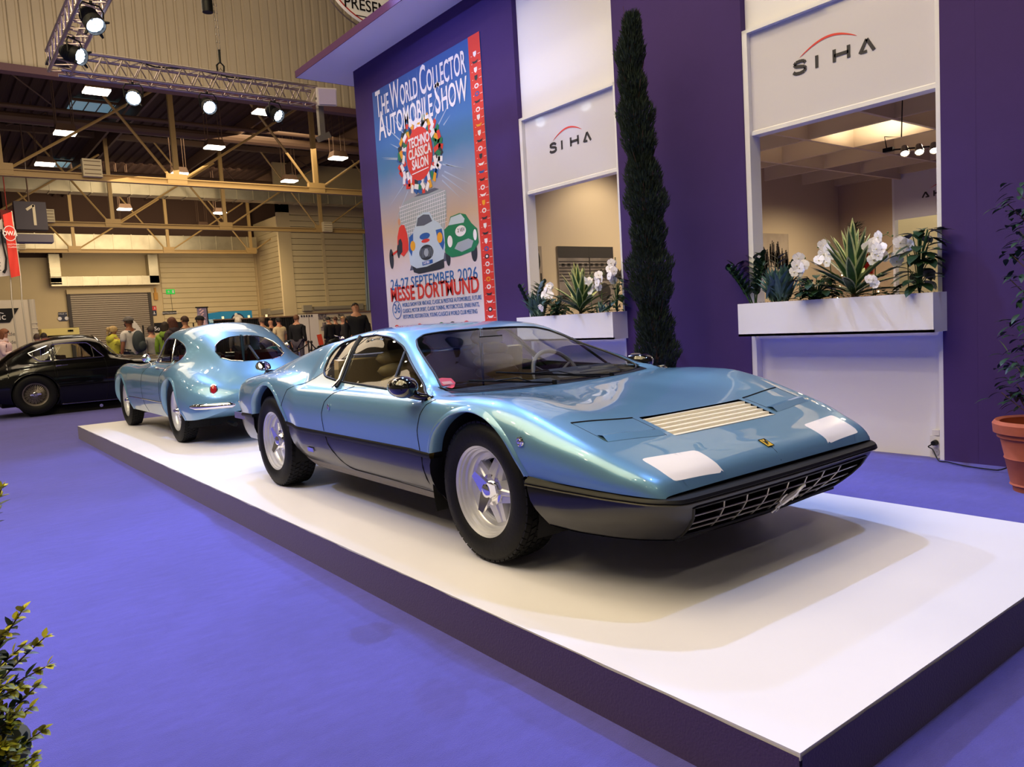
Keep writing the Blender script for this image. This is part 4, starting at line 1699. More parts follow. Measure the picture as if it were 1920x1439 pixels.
# ------------------------------------------------------------------ black coupe on its low black stand
def build_black():
    root = thing('black_coupe', 'glossy black vintage coupe with wire wheel on a low black stand at the left', 'car', (-16.75, 1.56, 0), PI / 2)
    pb = mat('gloss black car paint', '030304', rough=.2, coat=.55, spec=.25)
    low = [(.74, .17), (.79, .38), (.80, .60), (.785, .80), (.745, .91), (.70, .965)]
    T = {}
    T[-1.05] = [(.45, .42), (.48, .46), (.48, .52), (.45, .57), (.40, .60), (.34, .615), (.26, .625), (.18, .63), (.09, .635), (0, .635)]
    T[-.85] = [(.62, .34), (.67, .42), (.67, .55), (.64, .66), (.58, .71), (.48, .745), (.38, .77), (.26, .785), (.13, .79), (0, .79)]
    T[-.5] = [(.72, .28), (.77, .40), (.78, .58), (.76, .74), (.70, .83), (.60, .89), (.48, .93), (.32, .97), (.16, .985), (0, .99)]
    T[-.2] = [(.74, .24), (.79, .38), (.80, .60), (.78, .78), (.73, .88), (.66, .94), (.58, 1.02), (.42, 1.13), (.2, 1.19), (0, 1.205)]
    T[.1] = [(.74, .21), (.79, .38), (.80, .60), (.785, .80), (.74, .90), (.69, .955), (.62, 1.10), (.48, 1.25), (.25, 1.325), (0, 1.34)]
    T[.5] = low + [(.63, 1.14), (.53, 1.31), (.28, 1.40), (0, 1.425)]
    T[.9] = low + [(.63, 1.14), (.52, 1.33), (.28, 1.41), (0, 1.44)]
    T[1.1] = low + [(.62, 1.12), (.51, 1.29), (.28, 1.375), (0, 1.40)]
    T[1.3] = low + [(.66, .99), (.55, 1.09), (.3, 1.20), (0, 1.24)]
    T[1.5] = low[:5] + [(.67, .945), (.60, .955), (.5, .975), (.25, 1.01), (0, 1.03)]
    T[1.7] = [(.74, .17), (.79, .36), (.80, .58), (.78, .76), (.72, .87), (.62, .92), (.5, .94), (.35, .965), (.18, .985), (0, .99)]
    T[2.5] = [(.73, .24), (.78, .36), (.79, .55), (.77, .72), (.70, .82), (.60, .86), (.48, .86), (.33, .89), (.16, .92), (0, .93)]
    T[3.0] = [(.62, .30), (.67, .40), (.68, .52), (.65, .64), (.58, .71), (.48, .74), (.38, .75), (.25, .78), (.12, .80), (0, .80)]
    T[3.3] = [(.30, .38), (.35, .42), (.35, .50), (.33, .56), (.30, .59), (.25, .61), (.2, .62), (.14, .63), (.07, .64), (0, .64)]
    AR, AF = (0, .40, .372), (2.515, .40, .37)
    L = Loft(T, [AR, AF], soft=.8)
    q = rounded([(-.04, 1.135), (.29, 1.262), (.30, .985), (.12, .985)], [.02, .03, .01, .06])
    d = rounded([(.345, 1.27), (.60, 1.29), (.92, 1.275), (1.17, .995), (.345, .985)], [.02, .03, .04, .02, .01])
    f = [(1.62, 0), (1.55, .35), (1.42, .56), (1.30, .60), (1.20, .56), (1.12, .49), (1.08, .3), (1.07, 0)]
    f = rounded(f + [(u, -v) for u, v in f[-2:0:-1]], .02)
    rw = [(-.28, 0), (-.27, .22), (-.18, .33), (0.0, .36), (.10, .30), (.13, 0)]
    rw = rounded(rw + [(u, -v) for u, v in rw[-2:0:-1]], .03)
    P = L.mesh(du=.022, nt=52, cuts=[('side', q, 'q'), ('side', d, 'd'), ('top', f, 'f'), ('top', rw, 'r')])
    P[None].build('body_shell', pb, root, smooth=60)
    P['q'].build_parts('quarter_glass', M_GLASS, root)
    P['d'].build_parts('door_glass', M_GLASS, root)
    P['f'].build('windscreen', M_GLASS, root)
    P['r'].build('rear_window', M_GLASS, root)
    for s in (-1, 1):
        tr = MB()
        L.line(q, 'side', .009, tr, s, .001, closed=True)
        L.line(d, 'side', .009, tr, s, .001, closed=True)
        tr.tube([L.side(.985, 1.20, s, .003), L.side(1.0, 1.0, s, .003)], .01, n=6)
        tr.tube([L.side(.32, 1.27, s, .003), L.side(.32, .98, s, .003)], .012, n=6)
        tr.build('window_trim', M_CHROME, root)
        tr = MB()
        L.line([(.40, .185), (1.3, .18), (2.1, .185)], 'side', .010, tr, s, .004)
        tr.build('sill_strip', M_CHROME, root)
        tr = MB()
        L.line([(.36, .885), (.44, .885)], 'side', .010, tr, s, .012)
        L.line([(.36, .875), (.38, .885), (.55, .892)], 'side', .006, tr, s, .003)
        tr.build('door_handle', M_CHROME, root)
        gap = MB()
        L.line([(1.16, .97), (1.18, .8), (1.17, .4), (1.12, .2)], 'side', .002, gap, s, 0)
        L.line([(.325, .96), (.335, .7), (.36, .4), (.42, .2)], 'side', .002, gap, s, 0)
        gap.build_parts('door_gap', M_MATTE, root)
    tr = MB()
    L.line(f, 'top', .010, tr, 1, .001, closed=True)
    tr.build('windscreen_trim', M_CHROME, root)
    lips, wells = MB(), MB()
    for a in (AF, AR):
        arch_lip(L, a, lambda u: L.section(u)[0, 1], lips, wells, lip=.008, wband=.02, wellv=.38)
    lips.build_parts('arch_flange', pb, root, smooth=60)
    wells.build_parts('wheel_well', M_MATTE, root)
    mb = MB()
    mb.box((.75, 0, .34), (1.4, 1.3, .06))
    for s in (1, -1):
        mb.box((.52, s * .33, .75), (.16, .46, .62), rot=(0, -.15, 0))
    mb.box((1.45, 0, .88), (.2, 1.2, .12))
    mb.build('seat', mat('dark maroon leather', '2c1614', rough=.5), root)
    mb = MB()
    mb.box((.02, -.40, 1.01), (.20, .18, .07))
    mb.box((.02, -.40, 1.055), (.17, .16, .03))
    mb.build('parcel', mat('white shelf parcel', 'dcd2c6', rough=.7), root)
    mb = MB()
    for y in (.45, -.45):
        mb.cyl((-.95, y, .30), (-1.12, y, .28), .025, n=10)
    mb.box((1.2, 0, .24), (3.4, .9, .1))
    mb.build('underbody', M_MATTE, root)
    for u, s in ((0, -1), (2.515, -1), (0, 1), (2.515, 1)):
        wire_wheel(root, u, s * .69, .40, s, r=.345, tw=.165, rim_r=.21, dark=True)
    st = thing('car_stand', 'low matt black stand carrying the black coupe', 'stand', (-16.75, 1.56, 0), PI / 2)
    mb = MB()
    mb.add([(-.10, -.58, 0), (3.1, -.58, 0), (3.1, .58, 0), (-.10, .58, 0), (-.18, -.55, .11), (3.16, -.55, .15), (3.16, .55, .15), (-.18, .55, .11)],
           [(0, 3, 2, 1), (4, 5, 6, 7), (0, 1, 5, 4), (1, 2, 6, 5), (2, 3, 7, 6), (3, 0, 4, 7)])
    mb.build('stand_deck', M_MATTE, st, smooth=0)
    mb = MB()
    mb.cyl((1.05, -.565, .075), (1.05, -.595, .075), .03, n=16)
    mb.build('stand_bolt', M_CHROME, st)
    mb = MB()
    mb.box2((.4, -.4, .135), (2.2, .4, .189))
    mb.build('stand_pad', M_MATTE, st, smooth=0)


build_black()
# ------------------------------------------------------------------ exhibition hall behind the stand
M_HCREAM = mat('cream hall wall', 'cdb98c', rough=.7, noise=.03, nscale=.6)
M_HCREAM2 = mat('cream cladding', 'd2c092', rough=.6, noise=.03, nscale=.8)
M_CORR = mat('corrugated beige steel', 'b0a48c', rough=.45, noise=.04, nscale=.5)
M_YSTEEL = mat('yellowish painted steel', 'a98c58', rough=.5)
M_BSTEEL = mat('brown painted steel', '6a5240', rough=.6)
M_ROOF = mat('dark brown roof sheet', '4a3428', rough=.8)
M_DUCT = mat('galvanised duct', 'b0a890', rough=.35, metal=.7, noise=.1, nscale=1.5)
M_BLUEGLOW = mat('skylight pane', '9cc0cc', rough=.4, emit='86b4c4', es=.35)
M_LAMP = mat('lamp panel glow', 'ffffff', rough=.5, emit='fff4dc', es=14)


def corrug(mb, x, y0, y1, z0, z1, pitch=.30, depth=.05, ax='y'):
    y = y0
    rows = []
    while y < y1:
        for dy, dx in ((0, 0), (.62 * pitch, 0), (.72 * pitch, -depth), (.9 * pitch, -depth)):
            rows.append((y + dy, x + dx))
        y += pitch
    G = [[(q, p, z0), (q, p, z1)] if ax == 'y' else [(p, q, z0), (p, q, z1)] for p, q in rows]
    mb.grid(G)


mb = MB()
corrug(mb, -25.3, -14, 24, 9.0, 16)
struct('wall_upper_panel', mb, M_CORR, 0)
mb = MB()
mb.box2((-25.5, -14, 8.80), (-25.15, 24, 9.0))
tag(mb.build('trim_3', mat('violet brown edge beam', '5c4048', rough=.6), smooth=0), kind='structure')
# roof over the far aisle, ribbed
mb = MB()
G = []
y = -14.0
while y < 34:
    for dy, dz in ((0, 0), (.2, 0), (.25, .08), (.45, .08)):
        G.append([(-70, y + dy, 11.6 + dz), (-25.4, y + dy, 11.6 + dz)])
    y += .5
mb.grid(G)
struct('ceiling_far', mb, M_ROOF, 0)
mb = MB()
mb.box2((-25.4, -30, 16), (30, 40, 16.1))
struct('ceiling_high', mb, mat('high roof', '3c2e28', rough=.9), 0)
# walls at the end
mb = MB()
mb.box2((-58.2, -12, 0), (-58, 8.0, 7.0))
mb.box2((-58.2, 13.1, 0), (-58, 21.0, 8.4))
mb.box2((-58.2, 8.0, 4.7), (-58, 13.1, 8.4))
struct('wall_far', mb, M_HCREAM, 0)
mb = MB()
mb.box2((-58.3, -14, 7.0), (-58.21, 34, 11.7))
mb.box2((-57.9, 5, 8.35), (-57.8, 20.6, 11.6))
struct('wall_upper', mb, M_ROOF, 0)
mb = MB()
mb.box2((-58, 20.8, 0), (-46, 21.0, 9.5))
mb.box2((-46.2, 18.0, 0), (-46, 18.8, 9.5))
mb.box2((-46.2, 18.0, 8.6), (-46, 30, 11.6))
struct('wall_side', mb, M_HCREAM, 0)
# boarded cladding (shadow gaps every 0.3 m)
mb = MB()
for k in range(24):
    z = .2 + k * .36
    mb.box2((-46.15, 18.8, z), (-46.03, 30, z + .33))
    if z > 3.3 or True:
        mb.box2((-57.98, 13.9, z), (-57.9, 20.6, z + .33))
    mb.box2((-57, 20.74, z), (-46.6, 20.8, z + .33))
struct('wall_side_plank', mb, M_HCREAM2, 0)
mb = MB()
mb.box2((-46.2, 18.8, 0), (-46.16, 30, 9.5))
struct('wall_side_panel', mb, M_BSTEEL, 0)
# rolling shutter
root = thing('roller_shutter', 'grey ribbed roller shutter door in the cream end wall', 'roller door', (-57.9, 10.55, 0))
mb = MB()
G = []
for k in range(33):
    z = .05 + k * .14
    G.append([(0, -2.4, z), (0, 2.4, z)])
    G.append([(.05, -2.45, z + .02), (.05, 2.45, z + .02)])
    G.append([(.05, -2.45, z + .11), (.05, 2.45, z + .11)])
mb.grid(G)
mb.build('shutter_curtain', mat('grey shutter steel', '8e8272', rough=.45, metal=.3), root, smooth=0)
mb = MB()
for y in (-2.47, 2.47):
    mb.box((0.03, y, 2.35), (.2, .2, 4.7))
mb.build_parts('guide_rail', mat('dark guide', '3a332e', rough=.6), root, smooth=0)
mb = MB()
mb.box((.05, 0, 4.75), (.35, 5.14, .3))
mb.build('shutter_box', M_HCREAM, root, smooth=0)
# ducts
def ribbed_duct(name, label, x, y0, y1, z0, z1, d=.9, pitch=1.1, axis='y', group=None):
    mb = MB()
    mb.box2((x, y0, z0), (x + d, y1, z1))
    y = y0
    while y < y1:
        mb.box2((x - .03, y, z0 - .03), (x + d + .03, y + .06, z1 + .03))
        y += pitch
    return tag(mb.build(name, M_DUCT, smooth=0), label, 'air duct', group)


ribbed_duct('air_duct', 'large galvanised air duct running above the roller shutter', -56.8, 5.2, 20.2, 7.2, 8.3)
ribbed_duct('air_duct', 'galvanised air duct under the dark roof behind the upper yellow beam', -44.0, 3.0, 27, 8.75, 9.45, pitch=.9)
mb = MB()
mb.box2((-57.995, 7.1, 5.2), (-57.1, 7.7, 7.15))
mb.box2((-57.995, 13.0, 5.2), (-57.1, 13.6, 7.15))
mb.box2((-57.7, 7.1, 5.1), (-57.1, 13.6, 5.7))
for k in range(6):
    mb.box2((-57.72, 7.08, 5.3 + k * .33), (-57.08, 7.72, 5.33 + k * .33))
    mb.box2((-57.72, 8.0 + k * .9, 5.08), (-57.08, 8.04 + k * .9, 5.72))
tag(mb.build('air_duct', M_DUCT, smooth=0), 'U-shaped galvanised duct framing the top of the roller shutter', 'air duct')
# roof trusses of yellow steel
def roof_truss(x, y0, y1, n0, lab, zb=7.05, zt=11.4, pitch=5.52):
    root = thing('roof_truss', lab, 'truss', (x, 0, 0), 0)
    mb = MB()
    mb.box2((-.12, y0, zb - .10), (.12, y1, zb - .06))
    mb.box2((-.12, y0, zb + .10), (.12, y1, zb + .14))
    mb.box2((-.02, y0, zb - .06), (.02, y1, zb + .10))
    mb.build('bottom_chord', M_YSTEEL, root, smooth=0)
    mb = MB()
    mb.box2((-.15, y0, zt - .1), (.15, y1, zt + .15))
    mb.build('top_chord', M_BSTEEL, root, smooth=0)
    y = n0
    while y < y1:
        if y > y0:
            m2 = MB()
            m2.box2((-.08, y - .09, zb), (.08, y + .09, zt))
            m2.build('post', M_YSTEEL, root, smooth=0)
            for dy, ze in ((-3.3, zt), (5.2, zt - .9)):
                m2 = MB()
                m2.cyl((0, y + (.15 if dy > 0 else -.15), zb + .1), (0, y + dy, ze), .05, n=6)
                m2.build('brace', M_YSTEEL, root, smooth=0)
            m2 = MB()
            m2.box2((-.10, y - .35, zb - .05), (.10, y + .35, zb + .32))
            m2.build('gusset', M_YSTEEL, root, smooth=0)
        y += pitch
    return root


roof_truss(-30.5, -4, 17, 2.7, 'yellow steel roof truss nearest to the stand')
roof_truss(-42.5, -4, 26, 2.7, 'middle yellow steel roof truss in front of the long air duct')
roof_truss(-54.5, 5.3, 19.6, 2.7, 'farthest yellow steel roof truss just above the roller shutter')
# brown beams along the hall
for i, y in enumerate((-3, 2.6, 8.1, 13.6, 19.1)):
    mb = MB()
    for dy in (-.28, .28):
        mb.box2((-60, y + dy - .05, 10.9), (-25.5, y + dy + .05, 11.5))
    tag(mb.build('roof_beam', M_BSTEEL, smooth=0), 'long brown roof beam running back under the dark hall roof', 'beam', 'brown beams under the hall roof')
for i, x in enumerate((-36.5, -48.5)):
    mb = MB()
    mb.cyl((x, -8, 10.4), (x, 26, 10.4), .22, n=10)
    mb.cyl((x + .6, -8, 10.7), (x + .6, 26, 10.7), .10, n=8)
    tag(mb.build('roof_pipe', M_BSTEEL), ['thick brown pipe crossing under the roof between the first two trusses', 'thick brown pipe crossing under the roof behind the middle truss'][i], 'pipe')
# loose bracing rods
for i, (a, b) in enumerate((((0, 122), (95, 195)), ((10, 235), (85, 212)), ((490, 258), (590, 320)), ((420, 315), (446, 347)))):
    mb = MB()
    mb.cyl(on_z(*a, 10.7), on_z(*b, 10.7), .03, n=6)
    tag(mb.build('tie_rod', M_BSTEEL), 'thin brown bracing rod under the hall roof', 'tie rod', 'bracing rods under the hall roof')


def hall_lamp(x, y, z=9.0):
    root = thing('hall_lamp', 'square hanging hall lamp with glowing panel under the dark roof', 'ceiling lamp', (x, y, z), 0, 'hanging hall lamps')
    mb = MB()
    mb.box((0, 0, .16), (.62, .72, .26), taper=.8)
    mb.build('lamp_housing', M_BSTEEL, root, smooth=0)
    mb = MB()
    mb.box((0, 0, 0), (.60, .70, .05))
    mb.build('lamp_panel', M_LAMP, root, smooth=0)
    mb = MB()
    for sx in (-.2, .2):
        for sy in (-.28, .28):
            mb.cyl((sx, sy, .28), (sx, sy, 2.66), .018, n=5)
    mb.build('hanger', M_BSTEEL, root)
    return root


first = None
for x, y in [(-26.8, 5.1), (-32.5, 5.0), (-38.3, 5.0), (-26.9, 10.4), (-32.7, 10.4), (-38.5, 10.5), (-32.7, 15.9), (-38.5, 15.9), (-49.7, 10.3), (-49.8, 15.8), (-56, 16.5), (-56, 11.0)]:
    if first is None:
        first = hall_lamp(x, y)
    else:
        c = copy_tree(first)
        c.location = (x, y, 9)
# lamps over the near part of the hall, out of frame but lighting it
M_LAMPN = mat('near lamp glow', 'ffffff', rough=.5, emit='fff0cc', es=120)
proto = None
for x in (-21, -15.5, -10, -4.5, 1, 6.5):
    for y in (-9.5, -4.2, 1.2, 6.6, 12):
        if x < -20 and y > 1 or x > 4 and y > 4 or y > 6:
            continue
        if proto is None:
            proto = thing('hall_lamp', 'square hanging hall lamp high above the stand', 'ceiling lamp', (x, y, 11), 0, 'high hall lamps over the stand')
            mb = MB()
            mb.box((0, 0, 0), (.42, .42, .04))
            mb.build('lamp_panel', M_LAMPN, proto, smooth=0)
            mb = MB()
            mb.box((0, 0, .12), (.5, .5, .18))
            mb.cyl((0, 0, .2), (0, 0, 5), .02, n=5)
            mb.build('lamp_housing', M_BSTEEL, proto, smooth=0)
        else:
            c = copy_tree(proto)
            c.location = (x, y, 11)
# skylights
for i, (px, py) in enumerate(((185, 203), (122, 309))):
    p = on_z(px, py, 11.5)
    mb = MB()
    mb.box((p.x, p.y, 11.55), (2.0, 2.2, .04))
    tag(mb.build('window_%d' % (i + 2), M_BLUEGLOW, smooth=0), kind='structure')
    mb = MB()
    for k in range(5):
        mb.box((p.x, p.y - 1.0 + k * .5, 11.51), (2.1, .03, .04))
    mb.box((p.x - 1, p.y, 11.5), (.12, 2.3, .1))
    mb.box((p.x + 1, p.y, 11.5), (.12, 2.3, .1))
    tag(mb.build('trim_%d' % (i + 4), M_BSTEEL, smooth=0), kind='structure')
# white louvred heaters on the beams
for i, (x, px, py, s) in enumerate(((-30.3, 172, 316, .6), (-42.3, 88, 405, .6), (-42.3, 613, 426, .55), (-54.3, 38, 460, .5))):
    p = on_x(px, py, x)
    root = thing('louvre_box', ['cream louvred box on the nearest yellow beam', 'cream louvred box on the middle beam beside the number sign', 'cream louvred box at the right end of the middle beam', 'cream louvred box behind the red banner'][i], 'vent box', tuple(p))
    mb = MB()
    mb.box((0, 0, 0), (.3, s, s))
    mb.build('box_body', mat('cream box', 'cdbf9c', rough=.6), root, smooth=0)
    mb = MB()
    for k in range(4):
        mb.box((.16, 0, -s * .35 + k * s * .24), (.03, s * .86, .02))
    mb.build('louvre', M_BSTEEL, root, smooth=0)

# number sign
p = on_x(57, 406, -38)
root = thing('number_sign', 'dark grey hanging sign box with a cream figure 1', 'sign', tuple(p))
mb = MB()
mb.box((0, 0, 0), (.5, 1.15, 1.15))
mb.build('sign_box', mat('dark grey sign', '4b4650', rough=.6), root, smooth=0)
mb = MB()
mb.box2((-.35, -.60, -1.1), (.35, .72, -.78))
mb.build('sign_shelf', mat('grey sign shelf', '75707c', rough=.6), root, smooth=0)
mb = MB()
mb.box((.262, .12, .02), (.02, .10, .84))
mb.box((.262, -.01, .33), (.02, .34, .10), rot=(.62, 0, 0))
mb.build('figure', mat('cream figure', 'e8dcbc', rough=.6), root, smooth=0)
mb = MB()
mb.cyl((0, 0, .57), (0, 0, 4.72), .03)
mb.build('hanger', M_BSTEEL, root)
p = on_x(14, 405, -38.5)
mb = MB()
mb.box(tuple(p), (.3, .5, .45))
mb.cyl((p.x, p.y, p.z), (p.x, p.y, 11.5), .02)
tag(mb.build('red_box', mat('red lacquer', 'b02a20', rough=.5), smooth=0), 'small red box hanging left of the number sign', 'sign')


def wall_rect(name, label, cat, x, px0, py0, px1, py1, m, d=.06, lines=()):
    """a flat box facing the stand, spanning the given outline"""
    a, b = on_x(px0, py0, x), on_x(px1, py1, x)
    root = thing(name, label, cat, ((a.x), (a.y + b.y) / 2, (a.z + b.z) / 2))
    mb = MB()
    w, h = abs(b.y - a.y), abs(a.z - b.z)
    mb.box((0, 0, 0), (d, w, h))
    mb.build('board', m, root, smooth=0)
    for (s, fy, fz, size, mm, sx) in lines:
        text(s, size, mm, root, Matrix.Translation((d / 2 + .006, fy * w, fz * h)) @ Matrix.Rotation(PI / 2, 4, 'Z'), 'lettering', sx=sx, align='CENTER')
    return root, w, h


WHT = mat('white print', 'e8e4e2', rough=.6)
r_, w, h = wall_rect('exit_sign', 'green emergency exit sign on the cream wall', 'sign', -57.86, 311, 543, 328, 551.5, mat('green sign', '1fa03c', rough=.5, emit='20b040', es=.8))
mb = MB()
mb.box((.05, -.13, 0), (.02, .12, .05))
mb.box((.05, -.13, 0), (.02, .04, .15))
mb.box((.05, .16, 0), (.02, .10, .2))
mb.build('sign_symbol', WHT, r_, smooth=0)
mb = MB()
mb.cyl((0, 0, -.1), (0, .03, -1.45), .012, n=5)
mb.build('cable', M_BLACK, r_)
r_, w, h = wall_rect('door_plate', 'dark blue plate with two round symbols beside the roller shutter', 'sign', -57.97, 109, 586, 127, 602, mat('navy plate', '1c2440', rough=.5), lines=(('HALLE 1A', 0, .25, .12, WHT, 1),))
mb = MB()
for y in (-.2, .2):
    mb.cyl((.04, y, -.12), (.05, y, -.12), .12, n=16)
mb.build('round_symbol', WHT, r_)
r_, w, h = wall_rect('fire_sign', 'red and navy fire point sign right of the roller shutter', 'sign', -57.97, 283, 574, 294, 592, mat('navy plate', '1c2440', rough=.5))
mb = MB()
mb.box((.04, 0, .17), (.03, .34, .28))
mb.build('red_panel', mat('red print', 'd8453f', rough=.6), r_, smooth=0)
mb = MB()
mb.box((.06, 0, -.16), (.02, .05, .2))
mb.box((.06, 0, -.22), (.02, .16, .04))
mb.box((.06, .06, .17), (.02, .05, .14))
mb.build('sign_symbol', WHT, r_, smooth=0)
wall_rect('route_sign', 'narrow black NOTAUSGANG plate on the cream boards', 'sign', -57.86, 305, 584, 331, 589, mat('black plate', '141414', rough=.5), lines=(('NOTAUSGANG', 0, -.3, .15, WHT, 1),))
p = on_x(284, 548, -57.9)
p.y += .25
mb = MB()
mb.box((p.x, p.y, p.z - .3), (.2, .25, .5))
mb.box((p.x, p.y, p.z + .1), (.1, .12, .4))
tag(mb.build('alarm_box', mat('amber box', 'c08a30', rough=.5), smooth=0), 'small amber alarm box at the top right of the shutter', 'alarm box')
# electrical cabinets and trunking on the right wall
mbs = []
for (a, b, lab) in (((567, 573, 584, 583), 0, 'left grey metal switch cabinet on the boarded wall'), ((662, 570, 680, 580), 0, 'right grey metal switch cabinet on the boarded wall')):
    wall_rect('switch_cabinet', lab, 'cabinet', -45.87, *a, mat('grey cabinet', '9c937c', rough=.5), d=.3)
wall_rect('cable_trunk', 'grey cable trunking between the two switch cabinets', 'trunking', -45.9, 588, 575.5, 660, 578.5, mat('grey cabinet', '9c937c', rough=.5), d=.15)
for (a, b, nm, lab, ct, dd) in (((492, 580), (506, 590), 'switch_cabinet', 'small grey switch cabinet near the ice-cream kiosk', 'cabinet', .2), ((508, 583), (540, 586.5), 'cable_trunk', 'short grey cable trunking beside the small cabinet', 'trunking', .12)):
    p, q = on_y(*a, 20.66), on_y(*b, 20.66)
    mb = MB()
    mb.box2((p.x, 20.738 - dd, p.z), (min(q.x, -46.7), 20.738, q.z))
    tag(mb.build(nm, mat('grey cabinet', '9c937c', rough=.5), smooth=0), lab, ct)
for i, px in enumerate((680, 684, 688)):
    a, b = on_x(px, 410, -45.8), on_x(px + 9, 585, -45.8)
    mb = MB()
    mb.cyl(a, b, .07 + .03 * (i == 1), n=8)
    tag(mb.build('wall_pipe', mat('bluish grey pipe', '8c98a0', rough=.4, metal=.5)), ['leftmost of the three grey pipes up the boarded wall', 'middle and thickest of the three grey wall pipes', 'rightmost grey wall pipe beside the purple stand'][i], 'pipe')

# ------------------------------------------------------------------ trailer, banners, booths
root = thing('box_trailer', 'white box trailer with a black classic-car logo at the far left', 'trailer', (-31.5, 0, 0))
mb = MB()
mb.box2((0, -4.0, .75), (2.6, 3.05, 2.78))
mb.build('trailer_body', mat('trailer white', 'd0c4ac', rough=.4), root, smooth=0)
mb = MB()
mb.cyl((2.60, 2.98, .75), (2.60, 2.98, 2.78), .10, n=10)
for k in range(4):
    mb.box((2.68, 3.0, 1.55 + k * .16), (.06, .16, .04))
mb.build('corner_post', mat('pale post', 'c8bea8', rough=.4), root)
mb = MB()
mb.box2((2.60, 1.2, 2.08), (2.64, 2.65, 2.50))
z0, z1 = 2.08, 2.52
mb = MB()
mb.prism([(2.62, .6, z1), (2.62, 2.62, z1), (2.62, 2.34, z0), (2.62, .6, z0)], (.02, 0, 0))
mb.build('logo_plate', M_MATTE, root, smooth=0)
text('Classic', .30, WHT, root, Matrix.Translation((2.65, 1.42, 2.17)) @ Matrix.Rotation(PI / 2, 4, 'Z'), 'lettering')
mb = MB()
mb.tube([(2.65, 1.2 + .1 * k, 2.36 + .10 * math.sin(PI * k / 10)) for k in range(11)], .012, n=5)
mb.build('logo_outline', WHT, root)
text('ic.de', .16, mat('grey print', '6e6a68', rough=.6), root, Matrix.Translation((2.61, 2.15, 1.66)) @ Matrix.Rotation(PI / 2, 4, 'Z'), 'lettering')
text('ic.de', .16, mat('grey print', '6e6a68', rough=.6), root, Matrix.Translation((2.61, 2.15, 1.40)) @ Matrix.Rotation(PI / 2, 4, 'Z'), 'lettering')
for y in (-2, 1.6):
    mb = MB()
    mb.cyl((2.2, y, .38), (2.45, y, .38), .38, n=24)
    mb.build('wheel', M_BLACK, root)
mb = MB()
mb.box2((.2, -3.8, .55), (2.5, 3.0, .75))
mb.build('chassis', mat('red brown sill', '8a3a30', rough=.6), root, smooth=0)

# pale yellow awning with struts
root = thing('yellow_awning', 'pale yellow flat canopy with dark rails beside the white trailer', 'canopy', (-31, 0, 0))
a, b = on_x(78, 621, -31), on_x(148, 614, -31)
mb = MB()
mb.box2((-1, a.y, 1.62), (.0, b.y, 1.86))
mb.build('canopy_top', mat('pale yellow lacquer', 'e2d27e', rough=.5), root, smooth=0)
mb = MB()
mb.box2((-.9, a.y + .05, 1.50), (-.1, b.y - .2, 1.62))
for y in (a.y + .9, b.y - .3):
    mb.box((.01, y, 1.76), (.03, .12, .06))
mb.build('dark_rail', M_MATTE, root, smooth=0)
mb = MB()
for y in (a.y + .1, b.y - .1):
    mb.cyl((-.1, y, 0), (-.1, y, 1.6), .04)
mb.cyl((-.1, b.y - .6, 1.5), (-.1, b.y - .1, 1.2), .02)
mb.cyl((-.1, b.y - .6, 1.5), (-.1, b.y - 1.0, 1.2), .02)
mb.build('strut', M_YSTEEL, root)


def banner(name, label, x, corners, m, pole_bottom, extra=None):
    P = [on_x(*c, x) for c in corners]
    root = thing(name, label, 'banner', (0, 0, 0))
    n = 10
    G = []
    for i in range(n + 1):
        t = i / n
        l = P[0].lerp(P[3], t)
        r = P[1].lerp(P[2], t)
        G.append([tuple(l.lerp(r, s) + Vector((.03 * math.sin(6 * t + 4 * s), 0, 0))) for s in np.linspace(0, 1, 6)])
    mb = MB()
    mb.grid(G)
    G2 = [[(p[0] - .01, p[1], p[2]) for p in row] for row in G]
    mb.grid(G2, flip=True)
    mb.build('banner_cloth', m, root)
    mb = MB()
    q = on_x(*pole_bottom, x)
    mb.tube([P[1] + Vector((-.04, 0, .02)), P[2] + Vector((-.04, 0.01, 0)), q, (q.x, q.y + .03, 0)], .018, n=6)
    mb.build('pole', mat('pale pole', 'b8b0a0', rough=.4, metal=.5), root)
    return root, P


r_, P = banner('hanging_banner', 'red leaning banner with a round white emblem at the far left', -24, [(5, 403), (22, 397), (38, 517), (21, 521)], mat('red banner cloth', 'd8382c', rough=.7), (41, 563))
c = on_x(18.5, 438, -23.9)
mb = MB()
mb.tube([(c.x, c.y + .14 * math.cos(a), c.z + .19 * math.sin(a)) for a in np.linspace(0, 2 * PI, 25)[:-1]], .010, n=4, closed=True)
mb.build('round_emblem', WHT, r_)
text('OWA', .16, WHT, r_, Matrix.Translation((c.x, c.y, c.z - .05)) @ Matrix.Rotation(PI / 2, 4, 'Z'), 'lettering', align='CENTER', sx=.8, bold=.004)
for k in range(2):
    text('CLASSICA' if k else 'OLDTIMER', .055, WHT, r_, Matrix.Translation((c.x, c.y + .05, c.z - .30 - .07 * k)) @ Matrix.Rotation(PI / 2, 4, 'Z'), 'lettering', align='CENTER')
r_, P = banner('hanging_banner', 'white leaning banner with black curve and sideways letters at the left edge', -24.2, [(-20, 415), (3, 412), (19, 517), (-6, 520)], mat('white banner cloth', 'd8d2cc', rough=.7), (22, 563))
mb = MB()
mb.tube([on_x(2, 430, -24.1), on_x(6, 460, -24.1), on_x(12, 485, -24.1), on_x(11, 505, -24.1), on_x(7, 512, -24.1)], [.02, .02, .025, .03, .04], n=5)
mb.build('curve_print', M_BLACK, r_)
p = on_x(3.5, 512, -24.1)
text('WALTER', .30, INK, r_, Matrix.Translation(p) @ Matrix.Rotation(PI / 2, 4, 'Z') @ Matrix.Rotation(-PI / 2, 4, 'Y'), 'lettering', sx=.8)
mb = MB()
a = on_x(2, 445, -24.12)
mb.box(tuple(a), (.01, .2, .3))
